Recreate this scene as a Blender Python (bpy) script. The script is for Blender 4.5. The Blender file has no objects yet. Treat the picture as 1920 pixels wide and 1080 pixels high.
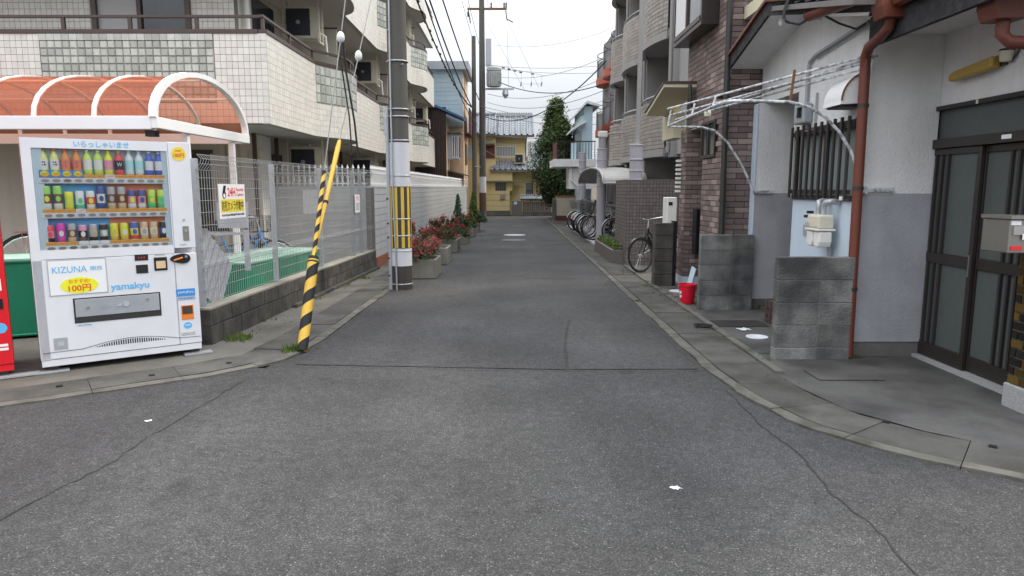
import bpy, math, random
from mathutils import Vector, Matrix

R = random.Random(11)
rad = math.radians
sc = bpy.context.scene
COL = sc.collection

# ------------------------------------------------------------------ camera
CAM = Vector((0, 0, 1.47))
cam = bpy.data.cameras.new('camera')
cam.sensor_width = 36.0
cam.lens = 24.4
cam.clip_start = 0.05
cam.clip_end = 3000
camo = bpy.data.objects.new('camera', cam)
camo.location = CAM
camo.rotation_euler = (rad(90 - 8.23), 0, 0)
COL.objects.link(camo)
sc.camera = camo

# ------------------------------------------------------------------ light: thin overcast with a weak sun over the right-hand roofs
SUN_EL, SUN_AZ = 47.0, 66.0            # azimuth measured clockwise from +Y
w = bpy.data.worlds.new('World')
sc.world = w
w.use_nodes = True
nt = w.node_tree
for n in list(nt.nodes):
    nt.nodes.remove(n)
N = nt.nodes.new
out = N('ShaderNodeOutputWorld')
bg = N('ShaderNodeBackground')
bg.inputs['Strength'].default_value = 0.1
sky = N('ShaderNodeTexSky')
sky.sky_type = 'NISHITA'
sky.sun_disc = False
sky.sun_elevation = rad(SUN_EL)
sky.sun_rotation = rad(SUN_AZ)
sky.air_density = 1.0
sky.dust_density = 3.0
tc = N('ShaderNodeTexCoord')
cl = N('ShaderNodeTexNoise')
cl.inputs['Scale'].default_value = 2.2
cl.inputs['Detail'].default_value = 6
cl.inputs['Roughness'].default_value = 0.5
mp = N('ShaderNodeMapping')
mp.inputs['Scale'].default_value = (1, 1, 2.5)
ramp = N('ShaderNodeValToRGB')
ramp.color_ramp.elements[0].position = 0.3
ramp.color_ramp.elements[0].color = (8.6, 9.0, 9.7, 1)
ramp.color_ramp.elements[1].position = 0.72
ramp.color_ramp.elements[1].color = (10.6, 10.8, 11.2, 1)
# overcast cloud deck, unseen zenith brightened beyond an even overcast to light the street
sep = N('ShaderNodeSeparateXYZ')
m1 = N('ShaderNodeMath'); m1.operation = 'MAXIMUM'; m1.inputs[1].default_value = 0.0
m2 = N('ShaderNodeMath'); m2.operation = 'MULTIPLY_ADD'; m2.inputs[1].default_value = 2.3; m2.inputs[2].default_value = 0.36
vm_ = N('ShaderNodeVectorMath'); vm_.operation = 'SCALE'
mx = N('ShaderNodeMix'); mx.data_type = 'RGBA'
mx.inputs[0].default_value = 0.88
L = nt.links.new
L(tc.outputs['Generated'], mp.inputs['Vector'])
L(mp.outputs['Vector'], cl.inputs['Vector'])
L(cl.outputs['Fac'], ramp.inputs['Fac'])
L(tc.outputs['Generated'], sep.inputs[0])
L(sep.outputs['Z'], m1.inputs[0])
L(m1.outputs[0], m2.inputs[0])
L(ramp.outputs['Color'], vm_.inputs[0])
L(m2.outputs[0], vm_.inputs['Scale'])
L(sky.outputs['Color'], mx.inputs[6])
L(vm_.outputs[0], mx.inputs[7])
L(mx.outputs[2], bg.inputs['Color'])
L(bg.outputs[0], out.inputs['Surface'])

sun = bpy.data.lights.new('sun', 'SUN')
sun.energy = 1.5
sun.angle = rad(11)
sun.color = (1.0, 0.90, 0.72)
suno = bpy.data.objects.new('sun', sun)
sd = Vector((math.sin(rad(SUN_AZ)) * math.cos(rad(SUN_EL)), math.cos(rad(SUN_AZ)) * math.cos(rad(SUN_EL)), math.sin(rad(SUN_EL))))
suno.rotation_euler = sd.to_track_quat('Z', 'Y').to_euler()
suno.location = (0, 0, 30)
COL.objects.link(suno)

vs_ = sc.view_settings
vs_.view_transform = 'Standard'
vs_.look = 'None'
vs_.exposure = 0.58
vs_.gamma = 1.0
vs_.use_curve_mapping = False
sc.cycles.max_bounces = 8
sc.cycles.transparent_max_bounces = 24
sc.cycles.caustics_reflective = False
sc.cycles.caustics_refractive = False
sc.cycles.use_denoising = True

# ------------------------------------------------------------------ materials
def lin(c):
    c /= 255.0
    return c / 12.92 if c <= 0.04045 else ((c + 0.055) / 1.055) ** 2.4
def rgb(r, g, b):
    return (lin(r), lin(g), lin(b))

def mat(name, col, rough=0.75, var=0.10, vs=3.0, bump=0.0, bs=60.0, bd=0.01, rnd=0.0, metal=0.0, spec=0.35,
        streak=0.0, dirt=None, dcol=(0.03, 0.028, 0.025), dscale=1.5, col2=None, c2amt=0.5):
    """procedural paint / stone: world-space noise, per-piece variation, rain streaks and dirt patches"""
    if max(col) > 0.1: col = tuple(min(0.82, x * 1.12) for x in col)
    m = bpy.data.materials.new(name)
    m.use_nodes = True
    t = m.node_tree
    b = t.nodes['Principled BSDF']
    b.inputs['Roughness'].default_value = rough
    b.inputs['Metallic'].default_value = metal
    b.inputs['Specular IOR Level'].default_value = spec
    nn = t.nodes.new
    ln = t.links.new
    geo = nn('ShaderNodeNewGeometry')
    def noise(scale, detail=4, vscale=None):
        n = nn('ShaderNodeTexNoise')
        n.inputs['Scale'].default_value = scale
        n.inputs['Detail'].default_value = detail
        if vscale:
            mm = nn('ShaderNodeMapping')
            mm.inputs['Scale'].default_value = vscale
            ln(geo.outputs['Position'], mm.inputs['Vector'])
            ln(mm.outputs['Vector'], n.inputs['Vector'])
        else:
            ln(geo.outputs['Position'], n.inputs['Vector'])
        return n.outputs['Fac']
    def math_(op, a, b_=None, c_=None):
        n = nn('ShaderNodeMath')
        n.operation = op
        for i, x in enumerate((a, b_, c_)):
            if x is None: continue
            if isinstance(x, (int, float)): n.inputs[i].default_value = x
            else: ln(x, n.inputs[i])
        return n.outputs[0]
    def mixc(f, a, b_):
        n = nn('ShaderNodeMix'); n.data_type = 'RGBA'
        if isinstance(f, (int, float)): n.inputs[0].default_value = f
        else: ln(f, n.inputs[0])
        for i, x in ((6, a), (7, b_)):
            if isinstance(x, tuple): n.inputs[i].default_value = (*x[:3], 1)
            else: ln(x, n.inputs[i])
        return n.outputs[2]
    c = (*col, 1)
    if rnd or col2:
        oi = nn('ShaderNodeObjectInfo')
        rv = math_('FRACT', math_('ADD', oi.outputs['Random'], geo.outputs['Random Per Island']))
    if col2:
        c = mixc(math_('GREATER_THAN', rv, 1 - c2amt), c, col2)
    f = math_('MULTIPLY_ADD', noise(vs), 2 * var, 1 - var)
    f2 = math_('MULTIPLY_ADD', noise(vs * 9), 1.2 * var, 1 - 0.6 * var)
    f = math_('MULTIPLY', f, f2)
    if rnd:
        rv2 = math_('FRACT', math_('MULTIPLY', rv, 7.31))
        f = math_('MULTIPLY', f, math_('MULTIPLY_ADD', rv2, 2 * rnd, 1 - rnd))
    if streak:
        s = math_('SMOOTH_MIN', noise(1.0, 5, (7, 7, 0.5)), 1.0, 0.01)
        f = math_('MULTIPLY', f, math_('MULTIPLY_ADD', s, 2 * streak, 1 - streak))
    hv = nn('ShaderNodeVectorMath'); hv.operation = 'SCALE'
    if isinstance(c, tuple): hv.inputs[0].default_value = c[:3]
    else: ln(c, hv.inputs[0])
    ln(f, hv.inputs['Scale'])
    c = hv.outputs[0]
    if dirt:
        r_ = nn('ShaderNodeMapRange')
        r_.inputs[1].default_value = 0.42; r_.inputs[2].default_value = 0.68
        r_.inputs[3].default_value = 0.0; r_.inputs[4].default_value = dirt
        ln(noise(dscale, 8), r_.inputs[0])
        c = mixc(r_.outputs[0], c, dcol)
    ln(c, b.inputs['Base Color'])
    if bump:
        bn = nn('ShaderNodeBump')
        bn.inputs['Strength'].default_value = bump
        bn.inputs['Distance'].default_value = bd
        ln(noise(bs, 5), bn.inputs['Height'])
        ln(bn.outputs[0], b.inputs['Normal'])
    return m

def glassy(name, tint, gloss=0.12, rough=0.03):
    """thin pane: see-through tint plus mirror reflection"""
    m = bpy.data.materials.new(name)
    m.use_nodes = True
    t = m.node_tree
    t.nodes.remove(t.nodes['Principled BSDF'])
    o = t.nodes['Material Output']
    tr = t.nodes.new('ShaderNodeBsdfTransparent'); tr.inputs[0].default_value = (*tint, 1)
    gl = t.nodes.new('ShaderNodeBsdfGlossy'); gl.inputs['Roughness'].default_value = rough
    mx = t.nodes.new('ShaderNodeMixShader')
    fr = t.nodes.new('ShaderNodeLayerWeight'); fr.inputs[0].default_value = 0.25
    mr = t.nodes.new('ShaderNodeMapRange'); mr.inputs[3].default_value = gloss; mr.inputs[4].default_value = 0.6
    t.links.new(fr.outputs['Fresnel'], mr.inputs[0])
    t.links.new(mr.outputs[0], mx.inputs[0])
    t.links.new(tr.outputs[0], mx.inputs[1]); t.links.new(gl.outputs[0], mx.inputs[2])
    t.links.new(mx.outputs[0], o.inputs['Surface'])
    return m

def translucent(name, tint, alpha=0.35, through=None):
    """tinted plastic sheet: partly see-through, partly diffusing"""
    m = bpy.data.materials.new(name)
    m.use_nodes = True
    t = m.node_tree
    b = t.nodes['Principled BSDF']
    o = t.nodes['Material Output']
    b.inputs['Base Color'].default_value = (*tint, 1); b.inputs['Roughness'].default_value = 0.3
    tl = t.nodes.new('ShaderNodeBsdfTranslucent'); tl.inputs[0].default_value = (*tint, 1)
    tr = t.nodes.new('ShaderNodeBsdfTransparent'); tr.inputs[0].default_value = (*(through or [min(1, x * 1.6) for x in tint]), 1)
    a = t.nodes.new('ShaderNodeMixShader'); a.inputs[0].default_value = 0.5
    c = t.nodes.new('ShaderNodeMixShader'); c.inputs[0].default_value = 1 - alpha
    t.links.new(b.outputs[0], a.inputs[1]); t.links.new(tl.outputs[0], a.inputs[2])
    t.links.new(a.outputs[0], c.inputs[1]); t.links.new(tr.outputs[0], c.inputs[2])
    c.inputs[0].default_value = alpha
    t.links.new(c.outputs[0], o.inputs['Surface'])
    return m

def leafmat(name, col, col2, c2=0.5):
    m = bpy.data.materials.new(name)
    m.use_nodes = True
    t = m.node_tree
    b = t.nodes['Principled BSDF']
    o = t.nodes['Material Output']
    geo = t.nodes.new('ShaderNodeNewGeometry')
    r = t.nodes.new('ShaderNodeValToRGB')
    r.color_ramp.elements[0].color = (*col, 1)
    r.color_ramp.elements[1].color = (*col2, 1)
    t.links.new(geo.outputs['Random Per Island'], r.inputs[0])
    t.links.new(r.outputs[0], b.inputs['Base Color'])
    b.inputs['Roughness'].default_value = 0.5
    b.inputs['Specular IOR Level'].default_value = 0.3
    tl = t.nodes.new('ShaderNodeBsdfTranslucent')
    t.links.new(r.outputs[0], tl.inputs[0])
    mx = t.nodes.new('ShaderNodeMixShader'); mx.inputs[0].default_value = 0.3
    t.links.new(b.outputs[0], mx.inputs[1]); t.links.new(tl.outputs[0], mx.inputs[2])
    t.links.new(mx.outputs[0], o.inputs['Surface'])
    return m

def asphalt(name, base, stone, amt=0.5):
    m = bpy.data.materials.new(name)
    m.use_nodes = True
    t = m.node_tree
    b = t.nodes['Principled BSDF']
    nn, ln = t.nodes.new, t.links.new
    geo = nn('ShaderNodeNewGeometry')
    def noise(s, d=4):
        n = nn('ShaderNodeTexNoise'); n.inputs['Scale'].default_value = s; n.inputs['Detail'].default_value = d
        ln(geo.outputs['Position'], n.inputs['Vector']); return n.outputs['Fac']
    v = nn('ShaderNodeTexVoronoi'); v.inputs['Scale'].default_value = 190
    ln(geo.outputs['Position'], v.inputs['Vector'])
    hs = nn('ShaderNodeSeparateColor'); ln(v.outputs['Color'], hs.inputs[0])
    r = nn('ShaderNodeValToRGB')                       # each aggregate stone its own tone
    e = r.color_ramp.elements
    e[0].position = 0.0; e[0].color = (*[x * 0.5 for x in base], 1)
    e[1].position = 1.0; e[1].color = (*stone, 1)
    k = e.new(0.55); k.color = (*base, 1)
    k = e.new(0.90); k.color = (*[x * 1.5 for x in base], 1)
    ln(hs.outputs[0], r.inputs[0])
    mr = nn('ShaderNodeMapRange'); mr.inputs[1].default_value = 0.25; mr.inputs[2].default_value = 0.75
    mr.inputs[3].default_value = 0.66; mr.inputs[4].default_value = 1.34
    ln(noise(0.9, 6), mr.inputs[0])
    mr2 = nn('ShaderNodeMapRange'); mr2.inputs[1].default_value = 0.3; mr2.inputs[2].default_value = 0.7
    mr2.inputs[3].default_value = 0.8; mr2.inputs[4].default_value = 1.2
    ln(noise(14, 5), mr2.inputs[0])
    mu0 = nn('ShaderNodeMath'); mu0.operation = 'MULTIPLY'; ln(mr.outputs[0], mu0.inputs[0]); ln(mr2.outputs[0], mu0.inputs[1])
    # wheel tracks: long bands of wear along the street
    mm = nn('ShaderNodeMapping'); mm.inputs['Scale'].default_value = (1.3, 0.10, 1.0)
    ln(geo.outputs['Position'], mm.inputs['Vector'])
    tn = nn('ShaderNodeTexNoise'); tn.inputs['Scale'].default_value = 1.0; tn.inputs['Detail'].default_value = 3
    ln(mm.outputs['Vector'], tn.inputs['Vector'])
    mr3 = nn('ShaderNodeMapRange'); mr3.inputs[1].default_value = 0.3; mr3.inputs[2].default_value = 0.7
    mr3.inputs[3].default_value = 0.84; mr3.inputs[4].default_value = 1.16
    ln(tn.outputs['Fac'], mr3.inputs[0])
    # old oil drips
    on_ = nn('ShaderNodeTexNoise'); on_.inputs['Scale'].default_value = 2.6; on_.inputs['Detail'].default_value = 2
    ln(geo.outputs['Position'], on_.inputs['Vector'])
    mr4 = nn('ShaderNodeMapRange'); mr4.inputs[1].default_value = 0.64; mr4.inputs[2].default_value = 0.76
    mr4.inputs[3].default_value = 1.0; mr4.inputs[4].default_value = 0.62
    ln(on_.outputs['Fac'], mr4.inputs[0])
    mu1 = nn('ShaderNodeMath'); mu1.operation = 'MULTIPLY'; ln(mr3.outputs[0], mu1.inputs[0]); ln(mr4.outputs[0], mu1.inputs[1])
    mu = nn('ShaderNodeMath'); mu.operation = 'MULTIPLY'; ln(mu0.outputs[0], mu.inputs[0]); ln(mu1.outputs[0], mu.inputs[1])
    sc_ = nn('ShaderNodeVectorMath'); sc_.operation = 'SCALE'
    ln(r.outputs[0], sc_.inputs[0]); ln(mu.outputs[0], sc_.inputs['Scale'])
    # sparse pale stones worn bright
    v2 = nn('ShaderNodeTexVoronoi'); v2.inputs['Scale'].default_value = 85
    ln(geo.outputs['Position'], v2.inputs['Vector'])
    h2 = nn('ShaderNodeSeparateColor'); ln(v2.outputs['Color'], h2.inputs[0])
    g1 = nn('ShaderNodeMath'); g1.operation = 'GREATER_THAN'; g1.inputs[1].default_value = 0.93; ln(h2.outputs[0], g1.inputs[0])
    g2 = nn('ShaderNodeMath'); g2.operation = 'LESS_THAN'; g2.inputs[1].default_value = 0.30; ln(v2.outputs['Distance'], g2.inputs[0])
    g3 = nn('ShaderNodeMath'); g3.operation = 'MULTIPLY'; ln(g1.outputs[0], g3.inputs[0]); ln(g2.outputs[0], g3.inputs[1])
    g4 = nn('ShaderNodeMath'); g4.operation = 'MULTIPLY'; g4.inputs[1].default_value = amt; ln(g3.outputs[0], g4.inputs[0])
    mx = nn('ShaderNodeMix'); mx.data_type = 'RGBA'
    ln(g4.outputs[0], mx.inputs[0]); ln(sc_.outputs[0], mx.inputs[6]); mx.inputs[7].default_value = (0.34, 0.33, 0.31, 1)
    ln(mx.outputs[2], b.inputs['Base Color'])
    b.inputs['Roughness'].default_value = 0.82
    b.inputs['Specular IOR Level'].default_value = 0.4
    bn = nn('ShaderNodeBump'); bn.inputs['Strength'].default_value = 0.7; bn.inputs['Distance'].default_value = 0.006
    ad = nn('ShaderNodeMath'); ad.operation = 'MULTIPLY_ADD'; ad.inputs[1].default_value = 0.6
    ln(noise(180, 3), ad.inputs[0]); ln(v.outputs['Distance'], ad.inputs[2])
    ln(ad.outputs[0], bn.inputs['Height']); ln(bn.outputs[0], b.inputs['Normal'])
    return m

M = {}
def mk(k, *a, **kw):
    M[k] = mat(k, *a, **kw)
M['asphalt'] = asphalt('asphalt', (0.049, 0.049, 0.049), (0.13, 0.127, 0.12))
M['asphalt_street'] = asphalt('asphalt_street', (0.049, 0.048, 0.0475), (0.11, 0.108, 0.106), 0.35)
M['asphalt_patch'] = asphalt('asphalt_patch', (0.053, 0.052, 0.052), (0.12, 0.117, 0.115), 0.3)
M['asphalt_cross'] = asphalt('asphalt_cross', (0.046, 0.045, 0.046), (0.13, 0.125, 0.125), 0.4)
mk('tar', (0.033, 0.032, 0.031), 0.9, 0.3, 20)
mk('soil', (0.09, 0.08, 0.06), 0.95, 0.3, 6, 0.6, 40)
mk('concrete', (0.088, 0.085, 0.078), 0.9, 0.25, 3.5, 0.8, 90, rnd=0.16, dirt=0.9, dcol=(0.045, 0.043, 0.037), dscale=2.8)
mk('concrete_edge', (0.118, 0.113, 0.098), 0.9, 0.25, 5, 0.8, 70, rnd=0.15, dirt=0.85, dcol=(0.05, 0.048, 0.035), dscale=5)
mk('forecourt', (0.095, 0.092, 0.088), 0.8, 0.3, 2.5, 0.7, 80, dirt=0.9, dcol=(0.03, 0.029, 0.028), dscale=1.7)
mk('lot', (0.118, 0.112, 0.098), 0.9, 0.2, 2, 0.5, 60, dirt=0.75, dcol=(0.065, 0.06, 0.045), dscale=1.7)
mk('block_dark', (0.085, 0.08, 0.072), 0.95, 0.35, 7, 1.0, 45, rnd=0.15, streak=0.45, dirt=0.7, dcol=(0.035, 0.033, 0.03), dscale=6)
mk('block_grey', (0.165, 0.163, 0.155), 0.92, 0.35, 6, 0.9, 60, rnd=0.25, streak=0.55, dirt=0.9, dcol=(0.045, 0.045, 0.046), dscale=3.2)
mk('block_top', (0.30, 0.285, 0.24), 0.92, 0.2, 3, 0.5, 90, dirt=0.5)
mk('white_paint', (0.74, 0.74, 0.76), 0.35, 0.03, 1.5, streak=0.03)
mk('vm_white', (0.66, 0.66, 0.695), 0.28, 0.025, 1.2, spec=0.5, streak=0.04, dirt=0.10, dscale=5, dcol=(0.33, 0.32, 0.30))
mk('vm_side_reflection', (0.50, 0.34, 0.35), 0.18, 0.15, 1.5, spec=0.8, streak=0.15)  # side panel tinted pink: the red machine's reflection put into its colour
mk('red_paint', (0.62, 0.012, 0.02), 0.3, 0.04, 2, spec=0.5)
mk('grey_steel', (0.36, 0.38, 0.41), 0.45, 0.12, 3, metal=0.2, spec=0.5, streak=0.1)
mk('galv', (0.42, 0.44, 0.46), 0.45, 0.15, 6, metal=0.5, streak=0.1)
mk('wire_grey', (0.36, 0.365, 0.37), 0.5, 0.1, 6, metal=0.3)
mk('dark_steel', (0.035, 0.033, 0.032), 0.4, 0.15, 4, spec=0.5)
mk('black_rubber', (0.018, 0.018, 0.019), 0.7, 0.15, 10)
mk('black_paint', (0.012, 0.012, 0.014), 0.3, 0.1, 6, spec=0.5)
mk('tile_white', (0.64, 0.62, 0.57), 0.35, 0.06, 1.5, rnd=0.07, spec=0.5, streak=0.08)
mk('grout_dark', (0.17, 0.16, 0.15), 0.95, 0.15, 8)
mk('grout_light', (0.42, 0.41, 0.38), 0.95, 0.12, 6)
mk('wall_white_tile', (0.47, 0.475, 0.475), 0.5, 0.06, 1.2, 0.15, 60, rnd=0.05, streak=0.12)
mk('soffit', (0.56, 0.545, 0.51), 0.9, 0.08, 1.5, 0.1, 40)
mk('cream_wall', (0.60, 0.57, 0.50), 0.85, 0.08, 1.5, 0.15, 60, streak=0.1)
mk('brown_alu', (0.085, 0.060, 0.050), 0.4, 0.1, 4, metal=0.2, spec=0.5)
mk('bronze', (0.042, 0.035, 0.032), 0.35, 0.15, 5, metal=0.3, spec=0.5)
mk('slatmetal', (0.048, 0.042, 0.040), 0.45, 0.15, 5, metal=0.2)
mk('cream_plastic', (0.62, 0.58, 0.47), 0.5, 0.06, 3, streak=0.1)
mk('white_plastic', (0.72, 0.71, 0.67), 0.45, 0.05, 3, streak=0.08)
mk('fan_dark', (0.05, 0.055, 0.07), 0.6, 0.1, 4)
mk('pole_concrete', (0.10, 0.096, 0.086), 0.85, 0.14, 3, 0.25, 80, streak=0.2)
mk('pole_band_white', (0.52, 0.52, 0.55), 0.6, 0.06, 3, streak=0.12)
mk('pole_dark', (0.055, 0.048, 0.044), 0.7, 0.2, 3, streak=0.2)
mk('yellow', (0.60, 0.37, 0.05), 0.45, 0.08, 4, spec=0.4, streak=0.1)
mk('yellow_dull', (0.58, 0.40, 0.06), 0.5, 0.12, 4, streak=0.15)
mk('porcelain', (0.66, 0.68, 0.68), 0.2, 0.04, 6, spec=0.6)
mk('blue', (0.045, 0.25, 0.60), 0.4, 0.04, 4)
mk('light_blue_ink', (0.10, 0.42, 0.78), 0.5, 0.03, 5)
mk('navy', (0.02, 0.04, 0.16), 0.4, 0.05, 5)
mk('orange_ink', (0.75, 0.20, 0.03), 0.5, 0.05, 5)
mk('price_ink', (0.85, 0.42, 0.07), 0.5, 0.05, 5)
mk('red_ink', (0.68, 0.03, 0.03), 0.5, 0.05, 5)
mk('yellow_ink', (0.86, 0.72, 0.03), 0.5, 0.03, 5)
mk('sign_yellow', (0.80, 0.58, 0.07), 0.5, 0.04, 5)
mk('black_ink', (0.02, 0.02, 0.02), 0.5, 0.05, 5)
mk('grey_ink', (0.3, 0.3, 0.31), 0.5, 0.05, 5)
mk('paper_white', (0.76, 0.76, 0.74), 0.6, 0.03, 3)
mk('green_mesh', (0.015, 0.23, 0.125), 0.6, 0.15, 4, 0.3, 200)
mk('green_pale', (0.36, 0.55, 0.45), 0.5, 0.15, 4, spec=0.5)
mk('panel_grey', (0.40, 0.41, 0.45), 0.5, 0.08, 4, streak=0.1)
mk('house_white', (0.80, 0.80, 0.80), 0.9, 0.07, 1.5, 0.9, 60, bd=0.010, streak=0.10, dirt=0.16, dcol=(0.34, 0.32, 0.27), dscale=1.2)
mk('house_grey', (0.36, 0.365, 0.39), 0.85, 0.08, 1.5, 0.5, 50, streak=0.14, dirt=0.28, dcol=(0.10, 0.10, 0.10), dscale=2)
mk('house_blue', (0.50, 0.58, 0.66), 0.8, 0.06, 1.5, 0.2, 60, streak=0.05)
mk('plinth', (0.15, 0.145, 0.135), 0.95, 0.2, 4, 0.5, 80, dirt=0.5)
mk('rust_gutter', (0.140, 0.040, 0.026), 0.45, 0.15, 3, spec=0.45, streak=0.15)
mk('fascia', (0.030, 0.029, 0.032), 0.8, 0.35, 4, 0.3, 40, dirt=0.5, dcol=(0.085, 0.083, 0.08), dscale=14)
mk('rooftile', (0.10, 0.105, 0.115), 0.45, 0.15, 3, rnd=0.22, spec=0.5)
mk('rooftile_far', (0.25, 0.27, 0.295), 0.75, 0.12, 3, rnd=0.06, spec=0.3)
mk('chipped_white', (0.62, 0.64, 0.66), 0.5, 0.06, 4, dirt=0.9, dcol=(0.10, 0.085, 0.075), dscale=22)
mk('brick_brown', (0.175, 0.130, 0.122), 0.6, 0.12, 4, 0.3, 120, rnd=0.24, col2=(0.30, 0.235, 0.215), c2amt=0.22)
mk('brick_dark', (0.052, 0.030, 0.031), 0.5, 0.15, 4, 0.3, 120, rnd=0.25, col2=(0.088, 0.056, 0.055), c2amt=0.3)
mk('mortar', (0.045, 0.042, 0.040), 0.95, 0.15, 8)
mk('apt_tile', (0.35, 0.32, 0.295), 0.55, 0.08, 2, rnd=0.14, streak=0.1)
mk('apt_grey', (0.33, 0.32, 0.315), 0.75, 0.08, 2, 0.2, 60, streak=0.12)
mk('apt_dark', (0.13, 0.127, 0.13), 0.8, 0.1, 3)
mk('tile_wall_brown', (0.165, 0.142, 0.132), 0.55, 0.08, 2, rnd=0.14, streak=0.08)
mk('lilac_col', (0.40, 0.385, 0.42), 0.7, 0.05, 2, 0.15, 60, streak=0.08)
mk('corrugated', (0.46, 0.45, 0.43), 0.5, 0.1, 3, streak=0.1, dirt=0.3)
mk('beige_wall', (0.50, 0.44, 0.36), 0.9, 0.06, 2, 0.3, 60, streak=0.1)
mk('terracotta', (0.26, 0.10, 0.055), 0.8, 0.15, 4)
mk('orange_slab', (0.36, 0.085, 0.05), 0.7, 0.12, 3, streak=0.1)
mk('yellow_wall', (0.62, 0.52, 0.27), 0.9, 0.06, 1.5, 0.3, 40, streak=0.1)
mk('peach_wall', (0.58, 0.42, 0.28), 0.9, 0.06, 1.5, 0.3, 40, streak=0.1)
mk('blue_siding', (0.38, 0.46, 0.49), 0.6, 0.05, 1.5, rnd=0.05, streak=0.06)
mk('light_blue', (0.42, 0.54, 0.60), 0.7, 0.06, 1.5, streak=0.1)
mk('brown_siding', (0.050, 0.030, 0.028), 0.6, 0.12, 3, rnd=0.15)
mk('blue_roof', (0.03, 0.12, 0.24), 0.45, 0.1, 3, spec=0.5)
mk('wood_grey', (0.16, 0.15, 0.14), 0.9, 0.2, 3, rnd=0.15, streak=0.2)
mk('maroon', (0.13, 0.045, 0.045), 0.7, 0.1, 3)
mk('copper_green', (0.16, 0.20, 0.17), 0.7, 0.15, 3)
mk('cream_soffit', (0.62, 0.58, 0.42), 0.85, 0.06, 2)
mk('amber_lamp', (0.42, 0.27, 0.055), 0.4, 0.12, 4, spec=0.5)
mk('stainless', (0.30, 0.29, 0.27), 0.38, 0.1, 5, metal=0.8)
mk('glazed_brown', (0.09, 0.055, 0.012), 0.18, 0.35, 5, rnd=0.5, spec=0.6, col2=(0.014, 0.011, 0.009), c2amt=0.5)
mk('granite', (0.30, 0.30, 0.30), 0.7, 0.4, 60, 0.2, 60)
mk('bucket_red', (0.60, 0.008, 0.03), 0.35, 0.05, 3, spec=0.5)
mk('lid_white', (0.60, 0.63, 0.66), 0.7, 0.12, 8, dirt=0.45, dscale=9, dcol=(0.2, 0.19, 0.18))
mk('crate_brown', (0.075, 0.050, 0.040), 0.8, 0.25, 6)
mk('trunk', (0.07, 0.05, 0.035), 0.95, 0.3, 5, 0.6, 30)
mk('planter', (0.20, 0.195, 0.165), 0.95, 0.22, 4, 0.7, 70, streak=0.35, dirt=0.75, dcol=(0.12, 0.11, 0.09))
mk('cable', (0.022, 0.022, 0.024), 0.6, 0.1, 5)
mk('cable_grey', (0.20, 0.20, 0.20), 0.6, 0.1, 5)
mk('transformer', (0.33, 0.34, 0.33), 0.6, 0.08, 3)
mk('curtain', (0.50, 0.50, 0.47), 0.9, 0.1, 3)
mk('dark_window', (0.035, 0.04, 0.045), 0.12, 0.15, 2, spec=0.6)
mk('frost', (0.22, 0.26, 0.26), 0.3, 0.15, 2, spec=0.5)
mk('frost_dark', (0.085, 0.097, 0.092), 0.45, 0.2, 2, spec=0.35)
mk('glassblock', (0.42, 0.44, 0.40), 0.22, 0.22, 9, rnd=0.22, spec=0.45)
mk('blue_back', (0.13, 0.40, 0.72), 0.6, 0.2, 2)
mk('orange_back', (0.80, 0.26, 0.14), 0.6, 0.12, 2)
mk('pale_blue', (0.52, 0.64, 0.72), 0.5, 0.05, 2)
mk('chrome', (0.62, 0.62, 0.63), 0.22, 0.05, 5, metal=0.9)
mk('rust', (0.16, 0.07, 0.035), 0.9, 0.3, 10)
mk('silver_paint', (0.50, 0.51, 0.53), 0.35, 0.06, 5, metal=0.4)
M['glass'] = glassy('glass', (0.98, 0.985, 0.985), 0.012)
M['glass_dark'] = glassy('glass_dark', (0.45, 0.48, 0.5), 0.08)
M['orange_sheet'] = translucent('orange_sheet', (0.66, 0.28, 0.19), 0.68, (0.88, 0.50, 0.38))
M['green_net'] = translucent('green_net', (0.03, 0.30, 0.17), 0.35)
M['clear_wrap'] = translucent('clear_wrap', (0.55, 0.62, 0.6), 0.5)
M['leaf_green'] = leafmat('leaf_green', (0.028, 0.052, 0.016), (0.09, 0.14, 0.045))
M['leaf_red'] = leafmat('leaf_red', (0.15, 0.012, 0.018), (0.46, 0.04, 0.06))
M['leaf_cedar'] = leafmat('leaf_cedar', (0.025, 0.048, 0.018), (0.105, 0.15, 0.05))
M['leaf_lime'] = leafmat('leaf_lime', (0.05, 0.10, 0.02), (0.14, 0.22, 0.05))
M['leaf_blue'] = leafmat('leaf_blue', (0.03, 0.065, 0.035), (0.08, 0.14, 0.08))
M['weed'] = leafmat('weed', (0.06, 0.11, 0.02), (0.14, 0.20, 0.04))

# ------------------------------------------------------------------ mesh helpers
ORG = {}                                   # world origin of each root / part

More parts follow.
